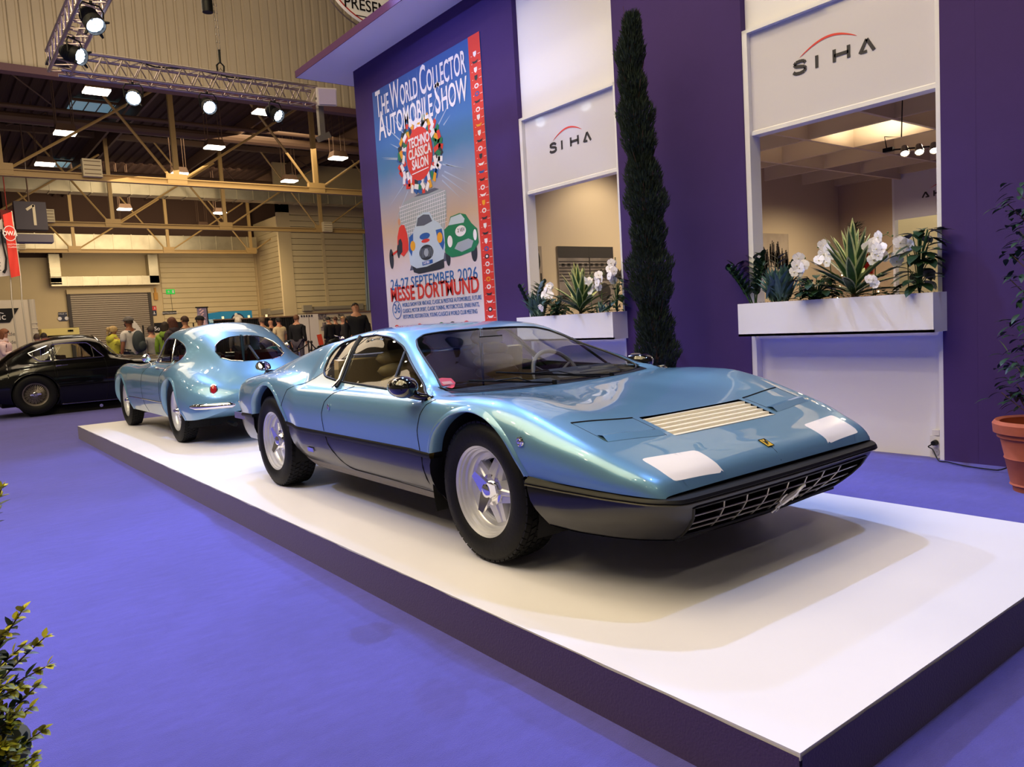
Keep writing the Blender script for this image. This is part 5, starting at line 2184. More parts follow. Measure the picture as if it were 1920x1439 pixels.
mb.build('dark_patch', mat('slate print', '3a4048', rough=.6), r_, smooth=0)
# white feather flag
root = thing('feather_flag', 'white feather flag standing between the shutter and the capped man', 'flag', (0, 0, 0))
x = -21
pts = [(246, 597), (256, 606), (264, 617), (269, 630), (270, 645), (262, 660), (250, 655), (246, 640)]
P = [on_x(*q, x) for q in pts]
mb = MB()
mb.prism(P, (-.012, 0, 0))
mb.build('flag_cloth', mat('white flag cloth', 'd6cfc6', rough=.7), root, smooth=0)
mb = MB()
mb.tube([on_x(249, 618, x + .02), on_x(253, 616, x + .02), on_x(256, 626, x + .02), on_x(252, 632, x + .02), on_x(249, 628, x + .02)], .008, n=4)
mb.build('flag_print', INK, root)
mb = MB()
q = on_x(246, 640, x)
mb.tube([P[0], on_x(245, 620, x), q, (x, q.y, 0)], .015, n=6)
mb.build('pole', M_BLACK, root)

# dark banner behind the hooded people
wall_rect('low_banner', 'black low banner with white letters behind the hooded people', 'banner', -24, 289, 606, 345, 622, M_MATTE, lines=(('Solitude', -.20, -.25, .16, WHT, 1),))
for o_ in [o_ for o_ in SC.objects if o_.name.startswith('low_banner')]:
    mb = MB()
    for y in (-.7, .7):
        mb.cyl((-.05, y, .1), (-.05, y, -o_.location.z), .02)
    mb.build('banner_leg', M_BLACK, o_)
# roll-up
r_, w, h = wall_rect('rollup_banner', 'tall narrow purple printed roll-up beside the blue kiosk', 'banner', -33, 369, 577, 391, 616, mat('purple print', '5d5470', rough=.6, color2='a898a8', nscale=1.3), d=.05)
mb = MB()
mb.box((0, 0, h / 2), (.1, w + .1, .05))
mb.box((0, w / 2, 0), (.08, .04, h))
mb.box((0, 0, -h / 2 - .9), (.05, w * .9, 1.8))
mb.build('banner_frame', M_MATTE, r_, smooth=0)
mb = MB()
rnd = random.Random(8)
for k in range(12):
    mb.box((.035, rnd.uniform(-.05, .05) + .01 * k - .05, h * (.4 - k * .07)), (.01, .10, .05), rot=(.6, 0, 0))
mb.build('banner_letters', mat('rose print', 'd8b0b0', rough=.6), r_, smooth=0)
# ice cream kiosk
root = thing('ice_cream_kiosk', 'bright blue ice cream kiosk with a round drink picture', 'kiosk', (-40, 0, 0))
BL = mat('kiosk blue', '2f8fc0', rough=.5)
a, b, c = on_x(388, 590, -40), on_x(414, 584, -40), on_x(472, 583, -40)
mb = MB()
mb.box2((-2.5, b.y, 0), (0, c.y, 2.5))
mb.build('kiosk_body', BL, root, smooth=0)
mb = MB()
mb.add([(0, b.y, 2.5), (-1.0, a.y - .2, 2.40), (-1.0, a.y - .2, 1.4), (0, b.y, 1.4)], [(0, 1, 2, 3)])
mb.add([(-2.5, a.y - .2, 2.40), (-1.0, a.y - .2, 2.40), (0, b.y, 2.5), (-2.5, b.y, 2.5)], [(0, 1, 2, 3)])
mb.build('kiosk_side', BL, root, smooth=0)
sl = Vector((1.0, b.y - a.y + .2, 0)).normalized()
Mt = Matrix.Translation((-.80, a.y - .10, 1.98)) @ Matrix.Rotation(math.atan2(sl.y, sl.x), 4, 'Z')
text('ice cream', .34, mat('cyan white print', 'd0f4fa', rough=.5), root, Mt, 'lettering', sx=.62, bold=.01)
q = on_x(446, 600, -39.96)
q.x += 40
mb = MB()
mb.cyl((q.x, q.y, q.z), (q.x + .02, q.y, q.z), .34, n=28)
mb.build('badge_ring', mat('navy ring', '16355e', rough=.5), root)
mb = MB()
mb.cyl((q.x + .02, q.y, q.z - .03), (q.x + .04, q.y, q.z - .03), .29, n=28)
mb.ball((q.x + .03, q.y - .08, q.z + .26), (.02, .08, .1))
mb.build('badge_disc', mat('cream disc', 'e6dccb', rough=.5), root)
mb = MB()
mb.prism([(q.x + .05, q.y - .05, q.z + .04), (q.x + .05, q.y + .14, q.z + .08), (q.x + .05, q.y + .12, q.z - .2), (q.x + .05, q.y - .1, q.z - .2), (q.x + .05, q.y - .15, q.z - .08)], (.01, 0, 0))
mb.build('drink_picture', mat('orange drink', 'e0862a', rough=.5), root, smooth=0)
# black curtain booth
root = thing('black_curtain_booth', 'black curtained booth wall behind the light blue vintage coupe', 'booth', (-38, 0, 0))
a, b = on_x(400, 603, -38), on_x(552, 598, -38)
mb = MB()
G = []
n = 120
for i in range(n + 1):
    y = a.y + (b.y - a.y) * i / n
    G.append([(.05 * math.sin(i * 1.9), y, 0), (.05 * math.sin(i * 1.9), y, 2.06)])
mb.grid(G)
mb.build('curtain', mat('black curtain', '100f10', rough=.9), root, smooth=60)
mb = MB()
mb.box2((-.05, a.y, 2.02), (.05, b.y, 2.08))
mb.build('curtain_rail', M_BSTEEL, root, smooth=0)
for i, px in enumerate((418, 467, 500)):
    p = on_x(px, 597, -37.94)
    mb = MB()
    mb.cyl((p.x, p.y, 2.08), (p.x, p.y, 2.20), .055, n=10)
    tag(mb.build('post_lamp', mat('warm lamp shade', 'f2dfae', rough=.5, emit='ffe6b0', es=.8)), ['small warm lamp on the booth edge in front of the kiosk', 'small warm lamp in the middle of the black booth', 'small warm lamp beside the bearded head at the booth'][i], 'lamp')
# white partition and exhibition booth
root = thing('white_partition', 'plain white partition with a row of small dark pictures along its top', 'partition', (-33, 0, 0))
a, b = on_x(561, 600, -33), on_x(597, 600, -33)
mb = MB()
mb.box2((-.1, a.y, 0), (0, b.y, 2.0))
mb.build('partition_panel', mat('partition white', 'd8cfc0', rough=.6), root, smooth=0)
mb = MB()
mb.box2((0, (a.y + b.y) / 2 - .01, 0), (.006, (a.y + b.y) / 2 + .01, 1.95))
mb.build('panel_joint', M_BSTEEL, root, smooth=0)
mb = MB()
for k in range(5):
    mb.box((.01, a.y + .12 + k * .12, 1.93), (.02, .07, .09))
mb.build('small_picture', INK, root, smooth=0)
root = thing('exhibition_booth', 'cream exhibition booth wall with dark lettering beside the purple stand', 'booth', (-37, 0, 0))
a, b = on_x(597, 588, -37), on_x(704, 586, -37)
mb = MB()
mb.box2((-.1, a.y, 0), (0, b.y, 2.1))
mb.build('booth_wall', mat('booth cream', 'cfc0a0', rough=.7), root, smooth=0)
mb = MB()
mb.box2((-.1, a.y - .6, 2.08), (.1, b.y, 2.15))
mb.build('booth_rail', M_BSTEEL, root, smooth=0)
for k, (s_, px, py, sz) in enumerate((('Motiv.', 640, 592.5, .14), ('Oldtimer Teile & Zubehör', 640, 597, .14), ('Bremsen, Armaturen & Dichtungen', 640, 601, .14))):
    p = on_x(px, py, -36.97)
    p.x += 37
    text(s_, sz, INK, root, Matrix.Translation(p) @ Matrix.Rotation(PI / 2, 4, 'Z'), 'lettering', align='CENTER', bold=.003)
for k, (px, py, w, h) in enumerate(((601, 594, .25, .26), (609, 593, .16, .22), (608, 609, .2, .22), (606, 616, .25, .16), (682, 593, .3, .12))):
    p = on_x(px, py, -36.97)
    p.x += 37
    mb = MB()
    mb.box(tuple(p), (.02, w, h))
    mb.build('booth_picture', mat('dim photo', '4a4046', rough=.6, color2='9a8f88', nscale=9), root, smooth=0)
# red bag / advertising stand
p = on_x(601, 645, -23)
root = thing('red_stand', 'tilted red advertising board by the rope posts', 'board', (p.x, p.y, 0))
mb = MB()
mb.box((0, 0, .95), (.06, .14, .34), rot=(.15, 0, 0))
mb.build('red_board', mat('orange red board', 'd8492c', rough=.5), root, smooth=0)
mb = MB()
mb.cyl((0, 0, 0), (0, 0, .8), .015)
mb.cyl((0, 0, 0), (0, 0, .02), .12)
mb.build('stand_foot', M_BLACK, root)
# rope barrier
posts = []
for i, (px, d) in enumerate(((578, 24.0), (583.5, 23.0), (611, 24.5))):
    dr = ray(px, 641)
    t = d / math.hypot(dr[0], dr[1])
    p = Vector((dr[0] * t, dr[1] * t, 0))
    posts.append(p)
    mb = MB()
    mb.lathe([(.0, .0), (.16, .0), (.16, .02), (.03, .05), (.022, .08), (.022, .88), (.04, .90), (.04, .95), (0, .97)], Matrix.Translation(p), 14)
    tag(mb.build('rope_post', mat('dark post metal', '4a4440', rough=.35, metal=.8)), ['left rope barrier post beside the man in black', 'middle rope barrier post', 'right rope barrier post by the red board'][i], 'barrier post')
ends = [posts[0] + Vector((1.2, -1.6, 0)), posts[0], posts[1], posts[2]]
endoff = .052
for i in range(3):
    a, b = ends[i], ends[i + 1]
    dd = (b - a).normalized() * endoff
    a, b = a + dd, b - dd
    mb = MB()
    mb.tube([(a.x + (b.x - a.x) * t, a.y + (b.y - a.y) * t, .86 - .07 * (i % 2) - 1.2 * t * (1 - t) * min((b - a).length, 1.3) * .5) for t in np.linspace(0, 1, 9)], .018, n=6)
    tag(mb.build('barrier_rope', M_BLACK), ['black rope sagging left of the left barrier post', 'short black rope between the left and middle posts', 'long black rope from the middle post to the right post'][i], 'rope')
# motorbikes / engines shown in front of the booth: chrome and black machines
for i, (px, py, lab) in enumerate(((622, 640, 'small black motorcycle with chrome parts in front of the cream booth'), (505, 640, 'blue motorcycle with chrome engine behind the blue vintage coupe'))):
    dr = ray(px, py)
    t = (20.5 if i else 28) / math.hypot(dr[0], dr[1])
    root = thing('motorcycle', lab, 'motorcycle', (dr[0] * t, dr[1] * t, 0), PI / 2 + .3)
    for sx in (-.65, .65):
        mb = MB()
        mb.tube([(sx + .30 * math.cos(a), 0, .32 + .30 * math.sin(a)) for a in np.linspace(0, 2 * PI, 25)[:-1]], .045, n=8, closed=True)
        for a in np.linspace(0, PI, 7):
            mb.cyl((sx + .28 * math.cos(a), 0, .32 + .28 * math.sin(a)), (sx - .28 * math.cos(a), 0, .32 - .28 * math.sin(a)), .004, n=4)
        mb.build('wheel', M_BLACK, root)
    mb = MB()
    mb.ball((.12, 0, .80), (.28, .14, .12))
    mb.tube([(-.6, 0, .62), (-.35, 0, .66), (-.1, 0, .72)], [.10, .09, .08])
    mb.build('fuel_tank', mat('turquoise enamel', '2f8ca8', rough=.2, coat=1.) if i else M_BLACK, root, smooth=80)
    mb = MB()
    mb.box((0, 0, .45), (.32, .24, .28))
    for k in range(6):
        mb.box((.02, 0, .52 + k * .035), (.22, .26, .012))
    mb.tube([(.05, .12, .4), (-.2, .16, .28), (-.85, .16, .3)], .035)
    mb.tube([(.65, .06, .32), (.42, .06, .95)], .02)
    mb.tube([(.42, -.32, 1.04), (.40, -.2, 1.0), (.42, 0, .98), (.40, .2, 1.0), (.42, .32, 1.04)], .014)
    mb.lathe([(0, .05), (.08, .04), (.09, 0), (0, -.1)], Matrix.Translation((.52, 0, .90)) @ Matrix.Rotation(PI / 2, 4, 'Y'), 16)
    mb.build('engine', M_CHROME, root)

# ------------------------------------------------------------------ lighting truss over the stand
M_ALU = mat('truss aluminium', 'b8a8ac', rough=.3, metal=.85)


def box_truss(a, b, n, root, s=.29):
    a, b = Vector(a), Vector(b)
    d = (b - a).normalized()
    side = d.cross(Vector((0, 0, 1))).normalized() * s / 2
    up = Vector((0, 0, s / 2))
    ch = MB()
    for su, sd in ((1, 1), (1, -1), (-1, 1), (-1, -1)):
        ch.cyl(a + up * su + side * sd, b + up * su + side * sd, .025, n=8)
    ch.build('truss_chord', M_ALU, root)
    lc = MB()
    L_ = (b - a).length
    for i in range(n):
        t0, t1 = i * L_ / n, (i + 1) * L_ / n
        tm = (t0 + t1) / 2
        for q0, q1 in ((up + side, up - side), (-up + side, -up - side), (up + side, -up + side), (up - side, -up - side)):
            lc.cyl(a + d * t0 + q0, a + d * tm + q1, .010, n=5, caps=False)
            lc.cyl(a + d * tm + q1, a + d * t1 + q0, .010, n=5, caps=False)
    lc.build('truss_lacing', M_ALU, root)


root = thing('lighting_truss', 'aluminium box truss with stage lamps hanging above the stand', 'truss', (0, 0, 0))
ZT = 5.45
XT = -13.3
box_truss((XT, 2.06, ZT), (XT, 6.1, ZT), 14, root)
box_truss((XT, 2.06, ZT), (1.0, 2.02, ZT), 46, root)
mb = MB()
mb.box((XT, 2.06, ZT), (.32, .32, .03))
mb.tube([(XT + .1, 3.0, 5.62), (XT + .1, 3.4, 5.55), (XT + .05, 4.0, 5.62), (XT + .1, 4.6, 5.56), (XT + .1, 5.3, 5.6)], .012, n=5)
mb.build('truss_cable', M_BLACK, root)
# hoist chain and motor
root = thing('chain_hoist', 'steel chain with hook and a black hoist drum above the lighting truss', 'hoist', (XT, 4.45, ZT + .15))
mb = MB()
for dy in (-.02, .02):
    for k in range(70):
        z = .35 + k * .06
        mb.cyl((0, dy, z), (0, dy, z + .045), .011 if k % 2 else .006, n=5)
mb.build('chain', mat('chain steel', 'a8a098', rough=.4, metal=.8), root)
mb = MB()
mb.tube([(0, -.05, .05), (0, -.06, .16), (0, 0, .22), (0, .06, .16), (0, .05, .05)], .015, n=6)
mb.cyl((0, 0, .2), (0, 0, .42), .02)
mb.tube([(0, -.14, -.1), (0, 0, .12), (0, .14, -.1)], .006, n=5)
mb.build('hook', M_BLACK, root)
mb = MB()
mb.lathe([(0, 1.0), (.085, 1.0), (.09, 1.05), (.085, 1.6), (0, 1.6)], Matrix.Translation((0, -.13, 0)), 16)
mb.build('hoist_drum', M_BLACK, root)


def par_lamp(loc, aim, lab, up=.235):
    loc = Vector(loc)
    root = thing('stage_lamp', lab, 'stage lamp', tuple(loc))
    q = Vector(aim).normalized().to_track_quat('Z', 'Y').to_matrix().to_4x4()
    mb = MB()
    mb.lathe([(0, -.20), (.07, -.20), (.095, -.15), (.10, -.02), (.115, .0), (.115, .10), (.108, .10), (.105, .04)], q, 22)
    for k in range(6):
        mb.lathe([(.10, -.13 + k * .02), (.108, -.125 + k * .02), (.10, -.12 + k * .02)], q, 18)
    mb.build('lamp_body', M_BLACK, root)
    mb = MB()
    mb.lathe([(0, .055), (.104, .05)], q, 20)
    mb.build('lamp_lens', mat('blue white lens', 'ffffff', rough=.3, emit='8cc4ff', es=.8), root)
    ss = MB()
    for k in range(18):
        r = .045 if k < 6 else .082
        a = 2 * PI * k / (6 if k < 6 else 12)
        p = q @ Vector((r * math.cos(a), r * math.sin(a), .06))
        ss.ball(p, .012, 6, 4)
    ss.build('led', mat('led dot', 'ffffff', rough=.3, emit='e8f4ff', es=9), root)
    mb = MB()
    sd = (q @ Vector((1, 0, 0, 0))).to_3d()
    sd.z = 0
    sd = sd.normalized() if sd.length > .1 else Vector((0, 1, 0))
    mb.tube([sd * .13, sd * .14 + Vector((0, 0, .14)), Vector((0, 0, .20)) + sd * .10, Vector((0, 0, .20)) - sd * .10, -sd * .14 + Vector((0, 0, .14)), -sd * .13], .010, n=6)
    mb.cyl((0, 0, .2), (0, 0, up), .018)
    mb.build('yoke', M_BLACK, root)
    for k in range(4):
        a = PI / 4 + k * PI / 2
        m2 = MB()
        e = q @ Vector((.115 * math.cos(a), .115 * math.sin(a), .10))
        e2 = q @ Vector((.15 * math.cos(a), .15 * math.sin(a), .13))
        m2.cyl(e, e2, .02, .012, n=6)
        m2.build('lens_clip', M_BLACK, root)
    return root


par_lamp((-13.2, 3.03, 5.04), (1, -.35, -.55), 'stage lamp under the truss nearest to the truss corner on the short rail')
par_lamp((-13.2, 4.16, 5.04), (1, .0, -.6), 'middle stage lamp of the three under the short truss rail')
par_lamp((-13.2, 5.30, 5.04), (1, .45, -.7), 'stage lamp under the truss end nearest the purple canopy')
par_lamp((-10.33, 2.0, 5.04), (.75, .25, -.9), 'upper stage lamp in a black yoke below the long truss rail')
par_lamp((-11.6, 2.0, 5.04), (1, .9, -.55), 'stage lamp hanging close below the truss corner')
# white loudspeaker on a pole beside the canopy
p = on_x(612, 182, -13.0)
root = thing('loudspeaker', 'small white loudspeaker on a bracket under the canopy corner', 'loudspeaker', tuple(p))
mb = MB()
mb.box((0, 0, 0), (.20, .34, .30), rot=(0, .25, -.3))
mb.build('speaker_box', mat('off white plastic', 'cfc6c4', rough=.5), root, smooth=0)
mb = MB()
mb.box((.105, -.03, -.025), (.02, .30, .26), rot=(0, .25, -.3))
mb.build('speaker_grille', mat('lilac grille', 'b4a8c8', rough=.6), root, smooth=0)
mb = MB()
mb.cyl((-.1, 0, 0), (-.1, -.18, -.02), .02)
mb.cyl((-.2, 0, -.05), (-.05, 0, -.05), .03)
mb.box((-.2, -.05, -.35), (.1, .10, .7))
mb.box((-.2, -.02, -.66), (.12, .24, .1), rot=(.45, 0, 0))
mb.build('bracket', mat('grey bracket', '8a847c', rough=.4, metal=.6), root)
# oval hanging sign
c = on_x(712, -48, -16)
root = thing('oval_sign', 'cream oval hanging sign with red rim and PRESENTED lettering, cut by the canopy', 'sign', tuple(c))
mb = MB()
RY, RZ_ = 1.42, 1.22
mb.lathe([(0, .0), (1, 0), (1, -.10), (0, -.10)], Matrix.Rotation(PI / 2, 4, 'Y') @ Matrix.Diagonal((RZ_, RY, 1, 1)), 60)
mb.build('sign_panel', mat('cream sign', 'ecdfce', rough=.6, emit='ecdfce', es=.25), root)
mb = MB()
mb.tube([(.01, RY * .985 * math.cos(a), RZ_ * .985 * math.sin(a)) for a in np.linspace(0, 2 * PI, 61)[:-1]], .016, n=6, closed=True)
mb.build('red_rim', REDP, root)
mb = MB()
mb.tube([(-.12, RY * 1.07 * math.cos(a), RZ_ * 1.07 * math.sin(a)) for a in np.linspace(0, 2 * PI, 61)[:-1]], .02, n=6, closed=True)
for k in (-.8, .8):
    mb.cyl((-.1, k, .9), (-.1, k, 6), .012)
mb.build('hanging_ring', mat('pale metal ring', '8c8078', rough=.4, metal=.5), root)
pt = on_x(645, 12, -15.97) - c
text('PRESENTED BY', .36, mat('black print', '1c181a', rough=.6), root, Matrix.Translation((.03, pt.y, pt.z)) @ Matrix.Rotation(PI / 2, 4, 'Z'), 'lettering', sx=.92, bold=.004)
pt = on_x(668, 28, -15.97) - c
mb = MB()
mb.box((.02, pt.y + .35, pt.z), (.01, .7, .02))
mb.build('rule', mat('black print', '1c181a', rough=.6), root, smooth=0)
# ------------------------------------------------------------------ large event poster on the purple wall
PXL, PXR, PZB, PZT = -10.82, -7.95, 1.12, 4.85
PW, PHH = PXR - PXL, PZT - PZB
YP = YW - .012
root = thing('event_poster', 'tall blue event poster with three painted cars on the purple wall', 'poster', (PXL, YP, PZB))


def poster_mat():
    m = bpy.data.materials.new('poster print')
    m.use_nodes = True
    nt = m.node_tree
    b = nt.nodes['Principled BSDF']
    b.inputs['Roughness'].default_value = .5
    tc = nt.nodes.new('ShaderNodeTexCoord')
    sp = nt.nodes.new('ShaderNodeSeparateXYZ')
    nt.links.new(tc.outputs['Object'], sp.inputs[0])
    r = nt.nodes.new('ShaderNodeValToRGB')
    mp = nt.nodes.new('ShaderNodeMapRange')
    mp.inputs['From Max'].default_value = PHH
    no = nt.nodes.new('ShaderNodeTexNoise')
    no.inputs['Scale'].default_value = 1.6
    ad = nt.nodes.new('ShaderNodeMath')
    ad.operation = 'MULTIPLY_ADD'
    ad.inputs[1].default_value = .25
    nt.links.new(tc.outputs['Object'], no.inputs['Vector'])
    nt.links.new(no.outputs['Fac'], ad.inputs[0])
    nt.links.new(sp.outputs['Z'], ad.inputs[2])
    nt.links.new(ad.outputs[0], mp.inputs['Value'])
    e = r.color_ramp.elements
    e[0].position = .0
    e[0].color = (*srgb('dcd8ea'), 1)
    e[1].position = 1
    e[1].color = (*srgb('2355a8'), 1)
    for p, c in ((.24, 'd8d2e4'), (.36, 'cdb8b4'), (.46, 'c2a898'), (.58, '9a9cb4'), (.70, '4a80bc'), (.85, '2f66b4')):
        q = e.new(p)
        q.color = (*srgb(c), 1)
    nt.links.new(mp.outputs[0], r.inputs['Fac'])
    nt.links.new(r.outputs['Color'], b.inputs['Base Color'])
    return m


def pp(s, t, d=0.):
    return (s * PW, -.002 - d, t * PHH)


mb = MB()
mb.box2((0, 0, 0), (PW, .012, PHH))
mb.build('poster_sheet', poster_mat(), root, smooth=0)
P_RED = mat('poster red', 'd63c3a', rough=.5)
P_WHT = mat('poster white', 'e9e6f2', rough=.5)
P_BLUE = mat('poster blue', '2a5cae', rough=.5)
P_DK = mat('poster dark', '2c3342', rough=.5)
P_GRN = mat('poster green', '1f7a58', rough=.5)
P_GREY = mat('poster grey', '9aa4b4', rough=.5)
P_LB = mat('poster silver blue', 'b9cbe2', rough=.5)
P_ORG = mat('poster orange', 'e0a030', rough=.5)
P_SHD = mat('poster slate', '565c74', rough=.5)


def rm(name, pts):
    k = name.split('_')[0]
    if k in ('silver', 'grille', 'ground') or name in ('number_plate', 'bonnet_patch'):
        return [(s, .236 + (t - .195) * .9) for s, t in pts]
    if k == 'green':
        return [(s, .272 + (t - .295) * .98) for s, t in pts]
    if k == 'racer':
        return [(s, .268 + (t - .232) * .98) for s, t in pts]
    if k == 'hall':
        return [(s, t + .018) for s, t in pts]
    return pts


def shape(name, pts, m, d=.001, parent=None):
    mb = MB()
    pts = rm(name, pts)
    mb.poly([pp(s, t, d) for s, t in pts])
    return mb.build(name, m, parent or root, smooth=0)


def multi(name, polys, m, d=.001, parent=None):
    mb = MB()
    for pts in polys:
        pts = rm(name, pts)
        mb.poly([pp(s, t, d) for s, t in pts])
    if name.split('_')[-1] in ('wheel', 'wing', 'lamp', 'tyre', 'axle'):
        return mb.build_parts(name, m, parent or root, smooth=0)
    return mb.build(name, m, parent or root, smooth=0)


def fit(objs, s0, s1):
    xs = [v.co.x for o in objs for v in o.data.vertices]
    a, b = min(xs), max(xs)
    for o in objs:
        for v in o.data.vertices:
            v.co.x = s0 * PW + (v.co.x - a) / (b - a) * (s1 - s0) * PW


def ell(cs, ct, rs, rt, n=24, a0=0, a1=2 * PI):
    return [(cs + rs * math.cos(a0 + (a1 - a0) * k / n), ct + rt * math.sin(a0 + (a1 - a0) * k / n)) for k in range(n if a1 - a0 > 6.2 else n + 1)]


shape('red_strip', [(.912, 0), (1, 0), (1, 1), (.912, 1)], P_RED)
# light rays
rays = []
rnd = random.Random(2)
for k in range(40):
    a = rnd.uniform(0, 2 * PI)
    if -.3 < math.sin(a) * 1 < .0:
        continue
    r0, r1 = rnd.uniform(.20, .26), rnd.uniform(.33, .5)
    c, s_ = math.cos(a), math.sin(a)
    w = .004
    p = [(.45 + (r0 * c - w * s_), .66 + (r0 * s_ + w * c) * .7), (.45 + (r0 * c + w * s_), .66 + (r0 * s_ - w * c) * .7), (.45 + r1 * c, .66 + r1 * s_ * .7)]
    if all(0 < x < .91 for x, _ in p):
        rays.append(p)
multi('ray_pattern', rays, mat('poster pale ray', 'a8b8d4', rough=.5), .0005)
# headline: narrow capitals, larger initials
def headline(parts_, s0, t0, k=1.):
    x = s0
    done = []
    for big, rest in parts_:
        o = text(big, .60 * k, P_WHT, root, Matrix.Translation(pp(x, t0, .003)), 'headline', sx=.56, bold=.006)
        done.append(o)
        w = max(v.co.x for v in o.data.vertices) - x * PW
        x += w / PW + .006
        if rest:
            o = text(rest, .44 * k, P_WHT, root, Matrix.Translation(pp(x, t0, .003)), 'headline', sx=.56, bold=.005)
            done.append(o)
            w = max(v.co.x for v in o.data.vertices) - x * PW
            x += w / PW + .022
    fit(done, s0, .885)


headline([('T', 'HE'), ('W', 'ORLD'), ('C', 'OLLECTOR')], .035, .893, .92)
headline([('A', 'UTOMOBILE'), ('S', 'HOW')], .045, .800, .98)
# wreath of flags
rnd = random.Random(4)
cols = [P_RED, P_WHT, P_BLUE, P_DK, P_GRN, P_ORG, P_RED, P_WHT]
pol = {i: [] for i in range(8)}
for k in range(34):
    a = 2 * PI * k / 34
    for q in range(3):
        aa = a + rnd.uniform(-.06, .06)
        rs = .155 + .022 * q
        cs, ct = .44 + rs * math.cos(aa), .682 + rs * .68 * math.sin(aa)
        th = rnd.uniform(0, PI)
        c, s_ = math.cos(th), math.sin(th)
        pol[rnd.randrange(8)].append([(cs + (x * c - y * s_), ct + (x * s_ + y * c) * .77) for x, y in ((-.020, -.012), (.020, -.012), (.024, .012), (-.018, .014))])
mb = MB()
for i, p in pol.items():
    for q in p:
        mb.add([pp(s_, t, .002 + i * .0002) for s_, t in q], [tuple(range(len(q)))], i)
mb.build('flag_wreath', cols, root, smooth=0)
shape('emblem_disc', ell(.44, .684, .125, .100), P_RED, .004)
for i, (s_, t, sz) in enumerate((('TECHNO', .716, .19), ('CLASSICA', .674, .19), ('SALON', .632, .19))):
    text(s_, sz, P_WHT, root, Matrix.Translation(pp(.445, t, .006)), 'emblem_lettering', sx=.74, align='CENTER', bold=.006)
multi('emblem_bar', [[(.36, .618), (.52, .624), (.52, .620), (.36, .614)]], P_WHT, .006)
# round hall in the background
shape('hall_picture', [(.20, .36), (.20, .475), (.26, .505), (.40, .515), (.58, .515), (.66, .50), (.65, .42), (.62, .36)], P_GREY, .0015)
gl = []
for k in range(9):
    t = .375 + k * .014
    gl.append([(.205, t), (.65, t + .012), (.65, t + .014), (.205, t + .002)])
for k in range(22):
    s_ = .21 + k * .02
    gl.append([(s_, .36), (s_ + .003, .36), (s_ + .006, .495), (s_ + .003, .495)])
multi('hall_grid', gl, P_WHT, .002)
shape('hall_roof', [(.36, .512), (.44, .522), (.56, .522), (.60, .512), (.5, .507)], P_SHD, .0022)
# painted cars: red racer, silver-blue coupe, green coupe
rt = thing  # alias kept local
shape('racer_body', [(.155, .30), (.165, .36), (.19, .395), (.215, .405), (.245, .40), (.27, .36), (.275, .30), (.215, .275)], P_RED, .0025)
multi('racer_wheel', [ell(.085, .275, .022, .042), ell(.295, .30, .022, .045), ell(.165, .30, .014, .028)], P_DK, .003)
multi('racer_grille', [[(.165, .30), (.175, .345), (.20, .35), (.212, .33), (.208, .295), (.18, .285)]], P_DK, .0035)
multi('racer_axle', [[(.09, .285), (.16, .30), (.16, .308), (.09, .295)], [(.21, .30), (.28, .31), (.28, .318), (.21, .31)]], P_RED, .003)
shape('racer_driver', ell(.195, .418, .014, .014), mat('poster skin', 'c89078', rough=.5), .003)
shape('green_body', [(.62, .315), (.60, .36), (.61, .40), (.66, .415), (.68, .445), (.76, .45), (.81, .44), (.85, .405), (.895, .38), (.90, .33), (.86, .305), (.74, .295), (.67, .295)], P_GRN, .0025)
shape('green_screen', [(.66, .415), (.685, .442), (.77, .446), (.80, .425), (.79, .412)], P_LB, .003)
shape('green_bonnet_disc', ell(.76, .385, .045, .02), P_WHT, .003)
shape('green_grille', [(.70, .325), (.73, .345), (.82, .352), (.86, .34), (.84, .318), (.76, .308)], P_GREY, .003)
multi('green_lamp', [ell(.665, .355, .022, .022), ell(.875, .36, .014, .02)], P_WHT, .0032)
multi('green_tyre', [ell(.64, .30, .02, .035), ell(.86, .30, .024, .035)], P_DK, .0022)
text('2 VEV', .07, P_DK, root, Matrix.Translation(pp(.735, .357, .005)), 'plate_lettering')
shape('ground_shadow', [(.27, .21), (.62, .225), (.64, .26), (.30, .25)], P_SHD, .002)
shape('silver_body', [(.28, .235), (.27, .29), (.28, .35), (.33, .375), (.365, .405), (.38, .435), (.44, .445), (.50, .44), (.53, .405), (.58, .385), (.62, .35), (.62, .28), (.60, .235), (.44, .215), (.34, .215)], P_LB, .004)
shape('silver_screen', [(.365, .395), (.385, .428), (.44, .437), (.495, .43), (.52, .40), (.44, .39)], P_SHD, .0045)
shape('silver_tyre', [(.30, .225), (.60, .235), (.60, .20), (.56, .195), (.36, .19), (.31, .20)], P_DK, .0038)
multi('silver_wing', [[(.275, .30), (.285, .355), (.33, .37), (.32, .31), (.30, .27)], [(.545, .36), (.60, .36), (.618, .30), (.60, .27), (.56, .31)]], P_BLUE, .0046)
multi('silver_lamp', [ell(.318, .315, .025, .022), ell(.578, .325, .025, .022)], P_ORG, .005)
shape('silver_grille', ell(.445, .275, .068, .033), P_DK, .005)
shape('grille_star', ell(.445, .275, .022, .017), P_GREY, .0055)
multi('grille_line', [[(.39 + k * .014, .255), (.392 + k * .014, .255), (.392 + k * .014, .295), (.39 + k * .014, .295)] for k in range(9)], P_LB, .0053)
shape('number_plate', [(.40, .222), (.50, .226), (.50, .242), (.40, .238)], P_BLUE, .0055)
text('S-B 904', .06, P_WHT, root, Matrix.Translation(pp(.41, .264, .0075)), 'plate_lettering', sx=.9)
shape('bonnet_patch', ell(.44, .345, .05, .014), P_BLUE, .0052)
shape('bonnet_patch', ell(.445, .325, .04, .008), P_RED, .0054)
o1 = text('24-27 SEPTEMBER 2026', .235, mat('poster text blue', '2a68b8', rough=.5), root, Matrix.Translation(pp(.060, .182, .003)), 'date_lettering', sx=.752)
